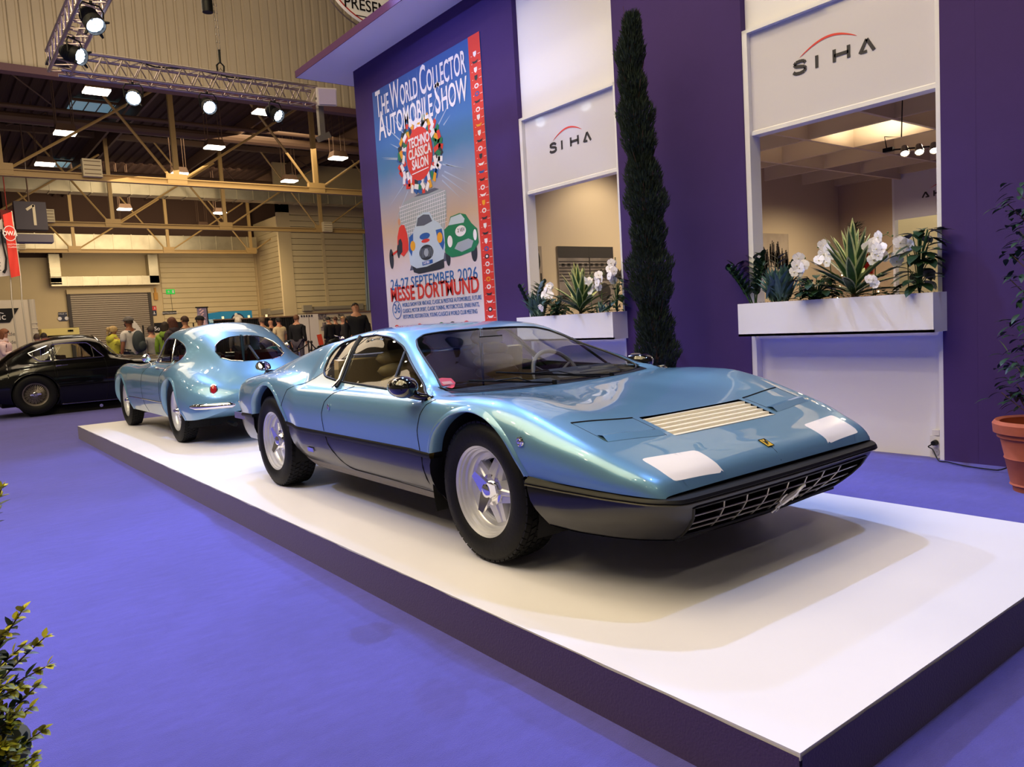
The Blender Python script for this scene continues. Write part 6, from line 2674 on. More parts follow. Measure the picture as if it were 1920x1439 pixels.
o2 = text('MESSE DORTMUND', .30, mat('poster text red', 'cc3838', rough=.5), root, Matrix.Translation(pp(.055, .135, .003)), 'venue_lettering', sx=.81, bold=.007)
tb = mat('poster text blue', '2a68b8')
fit([o1], .058, .875)
fit([o2], .05, .882)
text('36', .20, tb, root, Matrix.Translation(pp(.072, .086, .003)), 'edition_figure')
mb = MB()
mb.tube([pp(*q, .003) for q in ell(.105, .098, .046, .036)], .006, n=4, closed=True)
mb.build('edition_ring', tb, root)
for k, s_ in enumerate(('WORLD SHOW FOR VINTAGE, CLASSIC & PRESTIGE AUTOMOBILES, FUTURE', 'CLASSICS, MOTOR SPORT, CLASSIC TUNING, MOTORCYCLES, SPARE PARTS,', 'RESTOMOD, RESTORATION, YOUNG CLASSICS & WORLD CLUB MEETING')):
    o = text(s_, .085, tb, root, Matrix.Translation(pp(.165, .108 - k * .024, .003)), 'small_lettering')
    w = max(v.co.x for v in o.data.vertices) - .165 * PW
    f = (.73 - .02 * k) * PW / w
    for v in o.data.vertices:
        v.co.x = .165 * PW + (v.co.x - .165 * PW) * f
for k, (s_, m) in enumerate(((.09, P_RED), (.33, P_RED), (.54, P_GRN), (.64, P_DK), (.76, P_RED))):
    shape('sponsor_mark', ell(s_, .022, .028, .014), m, .002)
    shape('sponsor_mark', ell(s_, .019, .024, .012), P_WHT, .0025)
# column of small round and angular maker marks on the red strip
rnd = random.Random(9)
lines = []
for k in range(36):
    t = .935 - k * .0262
    c = (.957, t)
    m = [P_WHT, P_DK, P_WHT, P_DK, P_WHT, P_BLUE, P_DK, P_WHT, P_WHT, P_ORG][k % 10]
    kind = rnd.randrange(3)
    if kind == 0:
        shape('maker_mark', ell(c[0], c[1], .017, .0085, 12), m, .002)
        shape('maker_mark', ell(c[0], c[1], .009, .0045, 10), P_RED if m is not P_DK else P_WHT, .0025)
    elif kind == 1:
        shape('maker_mark', [(c[0] - .012, t + .009), (c[0] + .012, t + .009), (c[0] + .011, t - .003), (c[0], t - .010), (c[0] - .011, t - .003)], m, .002)
    else:
        shape('maker_mark', [(c[0] - .025, t + .006), (c[0] - .004, t + .003), (c[0] + .004, t + .003), (c[0] + .025, t + .006), (c[0] + .012, t - .004), (c[0] - .012, t - .004)], m, .002)
    lines.append([(c[0] - .030, t - .004), (c[0] - .022, t - .004), (c[0] - .022, t - .0025), (c[0] - .030, t - .0025)])
    lines.append([(c[0] + .022, t - .004), (.998, t - .004), (.998, t - .0025), (c[0] + .022, t - .0025)])
multi('mark_line', lines, P_WHT, .0018)
# ------------------------------------------------------------------ plants
G_DARK = mat('dark green leaf', '1d3822', rough=.45, noise=.25, nscale=30)
G_MID = mat('mid green leaf', '2e4f2a', rough=.45, noise=.25, nscale=25)
G_BLUE = mat('blue grey leaf', '52706a', rough=.5, noise=.15, nscale=25)
G_YEL = mat('pale yellow green leaf', 'c9cf8c', rough=.5, noise=.15, nscale=20)
G_CYP = mat('cypress needles', '1c2a1e', rough=.7, noise=.4, nscale=18)
G_LIME = mat('young yellow leaf', 'b6b02c', rough=.5, noise=.12, nscale=40)
BARK = mat('brown stem', '4a3a2c', rough=.8)
M_SOIL = mat('bark mulch', '5a4a44', rough=.95, noise=.5, nscale=60, bump=.6, bscale=60)
PETAL = mat('white petal', 'f2eef4', rough=.5)


def leaf(mb, base, d, length, width, droop=.3, fold=.15, n=5, twist=0., mi=0, tip=1.0):
    """a curved blade: base point, start direction, length, width"""
    base = Vector(base)
    d = Vector(d).normalized()
    side = d.cross(Vector((0, 0, 1)))
    side = side.normalized() if side.length > .05 else Vector((math.cos(twist), math.sin(twist), 0))
    if twist:
        side = Matrix.Rotation(twist, 3, d) @ side
    P = []
    p = base.copy()
    cur = d.copy()
    for i in range(n + 1):
        t = i / n
        w = width * .5 * (math.sin(PI * min(t ** .8 * .97 + .03, 1.0)) ** .8) * (1 if t < 1 else 0)
        up = side.cross(cur).normalized()
        P.append((p + side * w + up * fold * w, p.copy(), p - side * w + up * fold * w))
        cur = (cur + Vector((0, 0, -droop / n))).normalized()
        p = p + cur * length / n
    vs = [tuple(q) for r in P for q in r]
    fs = []
    for i in range(n):
        a = i * 3
        fs += [(a, a + 1, a + 4, a + 3), (a + 1, a + 2, a + 5, a + 4)]
    mb.add(vs, fs, mi)


def potted(name, label, cat, loc, group=None):
    return thing(name, label, cat, loc, 0, group)


# tall narrow cypress
top = on_y(1187, 20, 5.35)
root = thing('cypress', 'tall narrow dark cypress leaning in front of the purple wall', 'tree', (-4.72, 5.35, 0))
ax = [(-4.70, 0.25), (-4.745, .71), (-4.80, 1.64), (-4.80, 2.2), (-4.87, 2.85), (-4.93, 3.5), (-4.87, 3.93)]
zz = [q[1] for q in ax]
xx = [q[0] + 4.72 for q in ax]
rr = [.13, .17, .185, .165, .145, .125, .05]
rnd = random.Random(11)
mb = MB()
for i in range(42000):
    z = .22 + (3.90 - .22) * rnd.random()
    R_ = np.interp(z, zz, rr) * (1 + .16 * math.sin(z * 9) + .12 * math.sin(z * 23 + 1))
    a = rnd.uniform(0, 2 * PI)
    q = R_ * (rnd.random() ** .5)
    cx = np.interp(z, zz, xx)
    b = Vector((cx + q * math.cos(a), q * math.sin(a), z))
    d = Vector((math.cos(a) * rnd.uniform(.2, .9), math.sin(a) * rnd.uniform(.2, .9), rnd.uniform(.6, 1.4))).normalized()
    l = rnd.uniform(.022, .06)
    s_ = d.cross(Vector((rnd.uniform(-1, 1), rnd.uniform(-1, 1), rnd.uniform(-1, 1)))).normalized() * rnd.uniform(.004, .008)
    mb.add([b - s_, b + s_, b + d * l], [(0, 1, 2)])
o = mb.build('foliage', G_CYP, root, smooth=0)
tag(o, kind='stuff')
mb = MB()
mb.tube([(xx[0], 0, .2), (xx[1], 0, .71), (xx[2], 0, 1.64), (xx[4], 0, 2.85), (xx[6], 0, 3.85)], [.03, .028, .022, .015, .005], n=7)
for k in range(60):
    z = .3 + k * .058
    cx = np.interp(z, zz, xx)
    a = k * 2.4
    r = np.interp(z, zz, rr) * .8
    mb.tube([(cx, 0, z), (cx + r * .6 * math.cos(a), r * .6 * math.sin(a), z + .12), (cx + r * math.cos(a), r * math.sin(a), z + .28)], [.007, .005, .002], n=4)
mb.build('stem', mat('reddish stem', '4c2f30', rough=.8), root)
mb = MB()
mb.lathe([(0, .0), (.12, .0), (.17, .26), (.185, .26), (.185, .30), (.16, .30), (.155, .26), (0, .25)], Matrix.Identity(4), 24)
mb.build('pot', mat('terracotta', 'a8583c', rough=.75, noise=.08, nscale=12), root)


def zz_plant(loc, h, lab, seed, grp=None, stems=5, lean=(0, 0)):
    root = potted('glossy_shrub_plant', lab, 'plant', loc, grp)
    r = random.Random(seed)
    mb, st = MB(), MB()
    for k in range(stems):
        a = r.uniform(0, 2 * PI)
        d = Vector((math.cos(a) * .35 + lean[0], math.sin(a) * .2 + lean[1], 1)).normalized()
        pts = []
        p = Vector((math.cos(a) * .02, math.sin(a) * .02, 0))
        L_ = h * r.uniform(.75, 1.05)
        for i in range(9):
            pts.append(tuple(p))
            p = p + d * L_ / 8
            d = (d + Vector((d.x * .05, d.y * .05, -.03))).normalized()
        st.tube(pts, [.007 * (1 - i * .1) for i in range(9)], n=5)
        for i in range(2, 9):
            for s in (-1, 1):
                q = Vector(pts[i])
                sd = Vector((-math.sin(a + s * .3), math.cos(a + s * .3) * .6, 0)) * s + Vector((0, 0, .75))
                leaf(mb, q, sd, .105, .050, .3, .2, 4)
    mb.build('leaves', G_DARK, root)
    st.build('stems', G_MID, root)
    return root


def agave(loc, h, lab, seed, n=80, m=None, w=.045, grp=None, spread=.8, name='blue_succulent'):
    root = potted(name, lab, 'plant', loc, grp)
    r = random.Random(seed)
    mb = MB()
    for k in range(n):
        a = r.uniform(0, 2 * PI)
        s = r.uniform(.15, spread)
        leaf(mb, (r.uniform(-.09, .09), r.uniform(-.05, .05), r.uniform(0, h * .3)), (math.cos(a) * s, math.sin(a) * s * .8, 1), h * r.uniform(.5, .9), w, .5, .35, 5)
    mb.build('leaves', m or G_BLUE, root)
    return root


def broad(loc, h, lab, seed, n=36, m=None, l=.10, w=.065, grp=None, name='round_leaf_plant', spread=.17):
    root = potted(name, lab, 'plant', loc, grp)
    r = random.Random(seed)
    mb, st = MB(), MB()
    for k in range(n):
        a = r.uniform(0, 2 * PI)
        q = Vector((math.cos(a) * r.uniform(.03, spread), math.sin(a) * r.uniform(.02, spread * .7), h * r.uniform(.15, .95)))
        st.tube([(0, 0, 0), (q.x * .4, q.y * .4, q.z * .7), tuple(q)], .0035, n=4)
        leaf(mb, q, (math.cos(a), math.sin(a), r.uniform(-.3, .5)), l * r.uniform(.8, 1.2), w, .6, .15, 5)
    mb.build('leaves', m or G_DARK, root)
    st.build('stems', G_MID, root)
    return root


def dracaena(loc, h, lab, seed, n=30):
    root = potted('variegated_plant', lab, 'plant', loc)
    r = random.Random(seed)
    a_, b_ = MB(), MB()
    for k in range(n):
        a = k * 2.4 + r.uniform(-.2, .2)
        t = k / n
        s = 1.15 - .98 * t
        d = Vector((math.cos(a) * s, math.sin(a) * s * .7, .45 + .8 * t))
        L_ = h * (.60 + .16 * r.random())
        base = (0, 0, h * (.04 + .24 * t))
        dr = .5 * (1 - t)
        leaf(b_, Vector(base), d, L_ * 1.01, .074, dr, .28, 8)
        nn = d.normalized().cross(Vector((0, 0, 1)))
        nn = nn.cross(d.normalized()).normalized() * .003 if nn.length > .02 else Vector((0, .003, 0))
        w_ = .040 + .018 * (1 - t)
        leaf(a_, Vector(base) + nn, d, L_ * .93, w_, dr, .28, 8)
        leaf(a_, Vector(base) - nn, d, L_ * .93, w_, dr, .28, 8)
    a_.build('leaves', G_MID, root)
    o = b_.build('pale_leaf_margins', G_YEL, root)
    o['label'] = 'pale yellow leaf edges'
    mb = MB()
    mb.cyl((0, 0, -.02), (0, 0, h * .3), .018)
    mb.build('stem', BARK, root)
    return root


def orchid(loc, h, lab, seed, n=7, lean=.15, small=False):
    root = potted('white_orchid', lab, 'orchid', loc)
    r = random.Random(seed)
    st = MB()
    pts = [(0, 0, 0), (lean * .1, 0, h * .5), (lean * .5, 0, h * .85), (lean, 0, h), (lean * 1.9, 0, h * 1.03), (lean * 2.6, 0, h * .97)]
    st.tube(pts, [.004, .004, .004, .0035, .003, .002], n=5)
    for q in pts[3:]:
        st.ball((q[0] + lean * .2, 0, q[2] + .01), .008, 6, 4)
    st.build('stem', mat('orchid stem', '55683a', rough=.6), root)
    lf = MB()
    for s in (-1, 1):
        leaf(lf, (0, 0, .02), (s, -.3, .5), .14, .06, .8, .2, 5)
    lf.build('leaves', G_DARK, root)
    f = .75 if small else 1
    for k in range(n):
        c = Vector((lean * .8 + r.uniform(-.065, .065) * f, -.03 + r.uniform(-.04, .02), h * (.98 - .5 * k / n * .75) + r.uniform(-.02, .02)))
        fl = MB()
        R0 = Matrix.Rotation(r.uniform(-.5, .5), 3, 'Z') @ Matrix.Rotation(r.uniform(-.3, .3), 3, 'X')
        for j in range(5):
            a = PI / 2 + 2 * PI * j / 5
            big = 1.25 if j in (1, 4) else 1.0
            w = .038 * big * f
            L_ = .048 * f * (1.1 if j in (1, 4) else 1)
            dd = Vector((math.cos(a), 0, math.sin(a)))
            sd = Vector((-math.sin(a), 0, math.cos(a)))
            P = [Vector((0, 0, 0)), dd * L_ * .4 + sd * w * .6, dd * L_ * .8 + sd * w * .5, dd * L_, dd * L_ * .8 - sd * w * .5, dd * L_ * .4 - sd * w * .6]
            P = [R0 @ (p + Vector((0, -.006 if i in (1, 5) else -.002 * j, 0))) + c for i, p in enumerate(P)]
            fl.add([tuple(p) for p in P], [(0, 1, 2, 3), (0, 3, 4, 5)])
        o = fl.build('blossom', PETAL, root, smooth=0)
        ce = MB()
        ce.ball(R0 @ Vector((0, -.010, -.006)) + c, .006 * f, 6, 4)
        ce.build('lip', mat('pale yellow lip', 'd8cc9a', rough=.5), o)
    return root


def fern(loc, h, lab, seed, n=30):
    root = potted('feathery_fern', lab, 'fern', loc)
    r = random.Random(seed)
    mb = MB()
    for k in range(n):
        a = r.uniform(0, 2 * PI)
        d = Vector((math.cos(a), math.sin(a) * .6, 1.1)).normalized()
        p = Vector((0, 0, 0))
        for i in range(16):
            p = p + d * h / 12
            d = (d + Vector((0, 0, -.11))).normalized()
            for s in (-1, 1):
                sd = d.cross(Vector((0, 0, 1))).normalized() * s
                leaf(mb, p, sd + d * .4, .05 * (1 - i / 20), .008, .1, 0, 2)
    mb.build('fronds', G_MID, root)
    return root


# planter boxes under the two bays
names = [('narrower-looking white planter box left of the cypress', 'left'), ('wide white planter box under the large bay window', 'right')]
ZP = 1.255
for i, (a, b) in enumerate(BAYS):
    root = thing('planter_box', names[i][0], 'planter', ((a + b) / 2, YW - .1, .965))
    w = (b - a) / 2
    cx = 0
    mb = MB()
    for (p, q) in (((-w + .03, -.12, 0), (w + .03, -.10, .285)), ((-w + .03, -.12, 0), (w + .03, .10, .02)), ((-w + .03, -.10, .02), (-w + .05, .10, .285)), ((w + .01, -.10, .02), (w + .03, .10, .285)), ((-w + .05, .08, .02), (w + .01, .10, .285))):
        mb.box2(p, q)
    mb.build('box_panel', M_WHITE2, root, smooth=0)
    r = random.Random(20 + i)
    mb = MB()
    G = []
    for u in np.linspace(-w + .04, w + .02, 90):
        G.append([(u, v, .265 + r.uniform(-.012, .016)) for v in np.linspace(-.10, .08, 8)])
    mb.grid(G)
    for k in range(500):
        u, v = r.uniform(-w + .04, w), r.uniform(-.11, .08)
        q = Vector((u, v, .272 + r.uniform(0, .012)))
        e = Vector((r.uniform(-.02, .02), r.uniform(-.012, .012), r.uniform(0, .012)))
        mb.cyl(q, q + e, .0016, n=3, caps=False)
    o = mb.build('mulch', M_SOIL, root)
    o['kind'] = 'stuff'
yb = YW - .11
z0 = 1.235
a, b = BAYS[1]
X = lambda px: on_y(px, 540, yb).x
zz_plant((X(1412), yb, z0), .44, 'dark glossy upright plant at the left end of the wide planter', 31, stems=7, lean=(-.18, 0))
zz_plant((X(1445), yb + .1, z0), .40, 'narrow dark feathery-leaved plant behind the blue succulent in the wide planter', 32, stems=3)
agave((X(1462), yb - .02, z0), .32, 'blue grey succulent in the left part of the wide planter', 33, n=110)
orchid((X(1497), yb + .02, z0), .36, 'leftmost white orchid of the wide planter', 34, 8, .02)
broad((X(1535), yb - .04, z0), .22, 'dark round-leaved plant spilling over the wide planter front', 35, n=90)
orchid((X(1556), yb + .03, z0), .44, 'white orchid just left of the variegated plant in the wide planter', 36, 6, -.04)
dracaena((X(1598), yb + .02, z0), .62, 'large variegated plant in the middle of the wide planter', 37, 34)
orchid((X(1637), yb + .03, z0), .46, 'tallest white orchid right of the variegated plant in the wide planter', 38, 11, .05)
orchid((X(1643), yb - .05, z0), .16, 'low small white orchid in front in the wide planter', 39, 5, .03, True)
fern((X(1672), yb - .02, z0), .26, 'feathery green fern in the right half of the wide planter', 40, 46)
orchid((X(1700), yb + .03, z0), .42, 'white orchid beside the big-leaved plant at the right of the wide planter', 41, 5, -.02)
broad((X(1724), yb, z0), .50, 'tall big-leaved dark plant at the right end of the wide planter', 42, n=56, l=.155, w=.08, name='broad_leaf_plant', spread=.085)
X = lambda px: on_y(px, 560, yb).x
zz_plant((X(998), yb, z0), .42, 'dark upright plant at the left end of the left planter', 51, stems=6)
agave((X(1010), yb - .03, z0), .30, 'blue grey succulent at the left of the left planter', 52, n=110)
orchid((X(1031), yb + .02, z0), .37, 'white orchid at the left of the left planter', 53, 9, .01)
broad((X(1046), yb - .03, z0), .25, 'dark round-leaved plant with pale undersides in the left planter', 54, n=70)
orchid((X(1027), yb - .07, z0), .14, 'low small white blossoms in front in the left planter', 55, 3, .0, True)
dracaena((X(1085), yb + .02, z0), .60, 'variegated plant in the middle of the left planter', 56, 32)
orchid((X(1106), yb + .02, z0), .40, 'white orchid right of the variegated plant in the left planter', 57, 5, .02)
orchid((X(1126), yb + .02, z0), .42, 'white orchid over the fern in the left planter', 58, 6, .02)
fern((X(1112), yb - .04, z0), .24, 'green fern in the left planter', 59, 36)
orchid((X(1152), yb + .04, z0), .55, 'tallest white orchid at the right end of the left planter', 60, 7, .0)
agave((X(1138), yb - .06, z0), .16, 'small pale succulent at the right of the left planter', 61, n=30, w=.02)
broad((X(1156), yb, z0), .42, 'dark leafy plant at the right end of the left planter', 62, n=44, l=.14, w=.05, name='broad_leaf_plant', spread=.07)

# fir with lights and red bow inside the room
c = on_y(1606, 500, 8.6)
root = thing('decorated_fir', 'small decorated fir with lights and a red bow inside the room', 'fir tree', (c.x, 8.6, 0))
r = random.Random(70)
mb = MB()
for k in range(1800):
    t = r.random()
    z = .6 + 1.5 * t
    R_ = .34 * (1 - t) + .04
    a = r.uniform(0, 2 * PI)
    q = R_ * r.random() ** .5
    base = Vector((q * math.cos(a), q * math.sin(a), z - q * .2))
    leaf(mb, base, (math.cos(a), math.sin(a), .5), .09, .012, .2, 0, 2)
mb.build('needles', G_CYP, root, smooth=0)
tag(root.children[0], kind='stuff')
mb = MB()
mb.cyl((0, 0, 0), (0, 0, 2.1), .03, .008)
mb.lathe([(0, 0), (.14, 0), (.17, .3), (0, .3)], Matrix.Identity(4), 18)
mb.build('trunk', BARK, root)
mb = MB()
for k in range(30):
    z = .8 + k * .042
    a = k * 2.1
    R_ = .34 * (1 - (z - .6) / 1.5) + .06
    mb.ball((R_ * math.cos(a), R_ * math.sin(a), z), .008, 5, 4)
mb.build('fairy_lights', mat('fairy light', 'ffffff', rough=.4, emit='ffd890', es=25), root)
mb = MB()
mb.box((.16, -.1, 1.62), (.18, .1, .22), rot=(0, .1, .3))
mb.box((.16, -.16, 1.62), (.05, .03, .24))
mb.build('red_bow', mat('red foil', 'b8281c', rough=.25, metal=.5), root, smooth=0)

# black and white photographs on the inner left wall
def wall_photo(label, y0, y1, z0_, z1, seed, kind):
    x = XL + .012
    root = thing('wall_photo', label, 'photograph', (x, (y0 + y1) / 2, (z0_ + z1) / 2))
    w, h = (y1 - y0), (z1 - z0_)
    mb = MB()
    mb.box((0, 0, 0), (.02, w, h))
    mb.build('photo_sheet', mat('sepia print %d' % kind, ['a89a88', '8e867e', '9a8c7c'][kind], rough=.6, color2=['b8aa96', '6e665f', 'aa9c88'][kind], nscale=4), root, smooth=0)
    r = random.Random(seed)
    dk = MB()
    X_ = .0115
    if kind == 0:
        for k in range(60):
            y = r.uniform(-w / 2 + .03, w / 2 - .03)
            b_ = r.uniform(-h * .42, -h * .1)
            t_ = min(b_ + r.uniform(.14, .26) * h * 1.6, h * .3)
            dk.box((X_, y, (b_ + t_) / 2), (.004, w * .03, t_ - b_))
            dk.ball((X_, y, t_ + .02), (.004, w * .012, .018), 6, 4)
    elif kind == 1:
        dk.box((X_, 0, h * .40), (.004, w * .99, h * .19))
        for k in range(7):
            dk.box((X_, 0, h * (.24 - k * .055)), (.004, w * .98, h * .014))
        for k in range(9):
            dk.box((X_, -w * .42 + k * w * .1, h * .18), (.004, w * .05, h * .05))
        dk.box((X_, w * .05, h * .25), (.006, w * .015, h * .45))
        dk.ball((X_, w * .30, -h * .30), (.004, w * .12, h * .16), 16, 8)
        dk.ball((X_, -w * .2, -h * .34), (.004, w * .10, h * .12), 16, 8)
    else:
        dk.ball((X_, 0, h * .25), (.004, w * .34, h * .18), 14, 8)
        dk.ball((X_, w * .08, h * .44), (.004, w * .14, h * .05), 10, 6)
        dk.box((X_, -w * .30, -h * .2), (.004, w * .2, h * .5))
        dk.box((X_, w * .34, -h * .2), (.004, w * .1, h * .5))
    dk.build('photo_motif', mat('sepia dark', '2e2a28', rough=.6), root, smooth=0)
    if kind == 1:
        text('NOUM', .17, mat('sepia dark', '2e2a28'), root, Matrix.Translation((.014, w * .24, -h * .06)) @ Matrix.Rotation(PI / 2, 4, 'Z'), 'photo_lettering', sx=.8, bold=.008)
    return root


p0, p1 = on_x(1043, 462, XL), on_x(1147, 466, XL)
q0 = on_x(1050, 560, XL)
wall_photo('wide black and white racetrack photograph seen through the left bay', p0.y, p1.y, p0.z - .75, p0.z, 81, 1)
p0, p1 = on_x(990, 462, XL), on_x(1013, 463, XL)
wall_photo('narrow black and white photograph of a standing man behind the left bay', YW + .17, p1.y, p0.z - .75, p0.z, 82, 2)
p0, p1 = on_x(1412, 437, XL), on_x(1476, 441, XL)
wall_photo('black and white crowd photograph seen through the wide bay', p0.y, p1.y, p0.z - .75, p0.z, 83, 0)
# triple spotlight on the room ceiling
root = thing('spot_rail', 'small rail with three bright spotlights under the room ceiling', 'spotlight', (0, 0, 0))
c = on_y(1700, 278, 8.0)
root.location = c
mb = MB()
mb.box((-.18, 0, .02), (.10, .05, .04))
mb.tube([(-.2, 0, .04), (-.22, 0, .16), (-.05, 0, .12), (.0, 0, 4.055 - c.z)], .006, n=5)
mb.cyl((-.2, 0, .02), (.30, 0, -.04), .008)
mb.build('rail', M_BLACK, root)
for k in range(3):
    x = -.02 + k * .14
    mb = MB()
    q = Vector((.3, -.5, -.8)).normalized().to_track_quat('Z', 'Y').to_matrix().to_4x4()
    M4 = Matrix.Translation((x, 0, -.02 - k * .015)) @ q
    mb.lathe([(0, -.05), (.03, -.05), (.045, .04), (.04, .045)], M4, 16)
    o = mb.build('spot_head', mat('spot metal', '8a8078', rough=.3, metal=.7), root)
    mb = MB()
    mb.lathe([(0, .036), (.038, .036)], M4, 16)
    mb.build('spot_bulb', mat('spot bulb', 'ffffff', rough=.4, emit='fff0d0', es=30), o)

# terracotta pot with a tall leafy plant at the right edge
root = thing('potted_tree', 'tall leafy plant in a large ribbed terracotta pot at the right edge', 'potted plant', (-1.71, 5.32, 0))
mb = MB()
mb.lathe([(0, 0), (.13, 0), (.135, .03), (.15, .04), (.145, .05), (.175, .20), (.18, .205), (.176, .215), (.20, .33), (.215, .335), (.215, .36), (.235, .365), (.24, .42), (.225, .44), (.20, .43), (.19, .36), (0, .35)], Matrix.Identity(4), 40)
mb.build('pot', mat('terracotta', 'a8583c'), root)
r = random.Random(90)
st, lf = MB(), MB()
for k in range(52):
    a = r.uniform(0, 2 * PI)
    z = .4 + k * .026
    x, y = .0, 0
    R_ = .10 + .10 * math.sin(k * .5) ** 2
    q = Vector((R_ * math.cos(a), R_ * math.sin(a), z + .12))
    st.tube([(0, 0, z - .05), (q.x * .6, q.y * .6, z + .05), tuple(q)], .003, n=4)
    for j in range(9):
        aa = a + r.uniform(-1.5, 1.5)
        leaf(lf, q + Vector((r.uniform(-.07, .07), r.uniform(-.07, .07), r.uniform(-.06, .06))), (math.cos(aa), math.sin(aa), r.uniform(-.4, .5)), r.uniform(.06, .10), .032, .8, .2, 4)
st.cyl((0, 0, .33), (0, 0, 1.75), .014, .006)
st.build('stems', BARK, root)
lf.build('leaves', G_DARK, root)
mb = MB()
leaf(mb, (-.12, -.12, .86), (-.4, -.2, .9), .09, .04, .3, .2)
mb.build('bright_leaf', mat('bright green leaf', '7aa030', rough=.5), root)['label'] = 'single bright green leaf'
# wall socket with plug and cable
pz = on_y(1757, 838, YW + .085)
root = thing('wall_socket', 'white double socket low on the white panel with a black plug', 'socket', (pz.x, YW + .09, pz.z))
mb = MB()
mb.box((0, -.012, 0), (.085, .024, .165))
mb.box((.0, -.02, .11), (.05, .012, .04))
mb.box((.01, -.02, -.13), (.03, .012, .05))
mb.build('socket_plate', mat('socket plastic', 'd8d6dc', rough=.4), root, smooth=0)
mb = MB()
mb.cyl((0, -.026, -.035), (0, -.030, -.035), .028, n=20)
mb.build('socket_well', mat('socket shade', 'b0aeb8', rough=.5), root)
for dx in (-.009, .009):
    mb = MB()
    mb.cyl((dx, -.030, -.035), (dx, -.032, -.035), .003, n=6)
    mb.build('pin_hole', M_BLACK, root)
mb = MB()
pts = [(pz.x, YW + .062, pz.z + .035), (pz.x - .03, YW + .01, pz.z + .01), (pz.x + .01, YW - .02, pz.z - .0), (pz.x + .08, YW - .06, pz.z - .08), (pz.x + .16, YW - .10, .012), (pz.x + .30, YW - .16, .010), (pz.x + .50, YW - .20, .012), (pz.x + .64, YW - .22, .10), (pz.x + .70, YW - .24, .24), (pz.x + .74, YW - .3, .36)]
pts2 = pchip(range(len(pts)), np.array(pts), np.linspace(0, len(pts) - 1, 60))
mb.tube([tuple(p) for p in pts2], .0045, n=6)
mb.cyl((pz.x, YW + .062, pz.z + .035), (pz.x, YW + .02, pz.z + .035), .022, .018, n=14)
tag(mb.build('power_cable', M_BLACK), 'black power cable drooping from the socket to the terracotta pot', 'cable')

# shrub in the left foreground
root = thing('foreground_shrub', 'small-leaved green shrub with yellow shoot tips in the bottom left corner', 'shrub', (-2.30, .02, 0))
r = random.Random(101)
tips = [(-.01, .10, .60, 40, 1148), (.0, 0, 0, 83, 1197), (.0, 0, 0, 40, 1215), (0, 0, 0, 88, 1250), (0, 0, 0, 24, 1245), (0, 0, 0, 38, 1290), (0, 0, 0, 5, 1190), (0, 0, 0, 10, 1285), (0, 0, 0, 12, 1340), (0, 0, 0, 78, 1372), (0, 0, 0, 25, 1365), (0, 0, 0, 45, 1400), (0, 0, 0, 62, 1420), (0, 0, 0, 8, 1400), (0, 0, 0, 30, 1435), (0, 0, 0, -20, 1200), (0, 0, 0, -30, 1300), (0, 0, 0, -25, 1390), (0, 0, 0, 55, 1330), (0, 0, 0, 66, 1290), (0, 0, 0, 2, 918)]
for k in range(46):
    px_, py_ = r.uniform(-60, 62), r.uniform(1270, 1460)
    if px_ < 30 + (py_ - 1270) * .22:
        tips.append((0, 0, 0, px_, py_))
lf, st, yl = MB(), MB(), MB()
for k, (_, _, _, px, py) in enumerate(tips):
    dr = ray(px, py)
    dist = 2.2 + r.uniform(-.12, .12)
    dr = dr / math.hypot(dr[0], dr[1])
    tip = Vector((dr[0] * dist, dr[1] * dist, CAM_H + dr[2] * dist)) - Vector((-2.30, .02, 0))
    base = Vector((r.uniform(-.03, .03), r.uniform(-.08, -.02), .28))
    if tip.z < .4:
        base.z = tip.z * .4
    mid = base.lerp(tip, .5) + Vector((r.uniform(-.02, .02), -.03, .02))
    N = max(5, int((tip - base).length / .024))
    pts = []
    for i in range(N + 1):
        t = i / N
        pts.append(base * (1 - t)**2 + mid * 2 * t * (1 - t) + tip * t * t)
    st.tube(pts, [.004 * (1 - .6 * i / N) for i in range(N + 1)], n=5)
    for i in range(1, N + 1):
        q = pts[i]
        ax_ = (pts[i] - pts[i - 1]).normalized()
        for s in range(3):
            a = i * 1.3 + s * 2.1
            sd = ax_.orthogonal().normalized()
            sd = Matrix.Rotation(a, 3, ax_) @ sd
            top_ = i >= N - 1
            leaf(yl if top_ else lf, q, sd * .8 + ax_ * .9, .036 * (.72 if top_ else 1.0) * r.uniform(.8, 1.15), .019, .3, .25, 4)
            if top_:
                leaf(yl, q, sd * .4 + ax_ * 1.2, .022, .009, .1, .25, 3)
lf.build('leaves', mat('shrub leaf', '27381c', rough=.4, noise=.3, nscale=60), root)
yl.build('young_leaves', G_LIME, root)['label'] = 'yellow green shoot tips'
st.tube([(0, -.05, .22), (0, -.05, .30)], [.012, .012], n=7)
st.build('stems', BARK, root)
mb = MB()
mb.lathe([(0, 0), (.12, 0), (.16, .22), (.17, .22), (.17, .25), (.15, .25), (.145, .2), (0, .2)], Matrix.Translation((0, -.06, 0)), 28)
mb.build('pot', mat('dark green pot', '1e261c', rough=.6), root)
# ------------------------------------------------------------------ visitors
def skinned(name, verts, edges, radii, m, parent, sub=1, root_i=0):
    me = bpy.data.meshes.new(name)
    me.from_pydata([tuple(v) for v in verts], edges, [])
    o = bpy.data.objects.new(name, me)
    COL.objects.link(o)
    o.parent = parent
    md = o.modifiers.new('skin', 'SKIN')
    md.use_smooth_shade = True
    for i, r in enumerate(radii):
        sv = me.skin_vertices[0].data[i]
        sv.radius = r if hasattr(r, '__len__') else (r, r)
        sv.use_root = (i == root_i)
    if sub:
        s = o.modifiers.new('sub', 'SUBSURF')
        s.levels = s.render_levels = sub
    me.materials.append(m)
    return o


def cloth(c):
    return mat('cloth ' + c, c, rough=.85, noise=.08, nscale=12)


SKIN = mat('skin', 'c08a6c', rough=.5)
SKIN2 = mat('tanned skin', '9a6248', rough=.5)


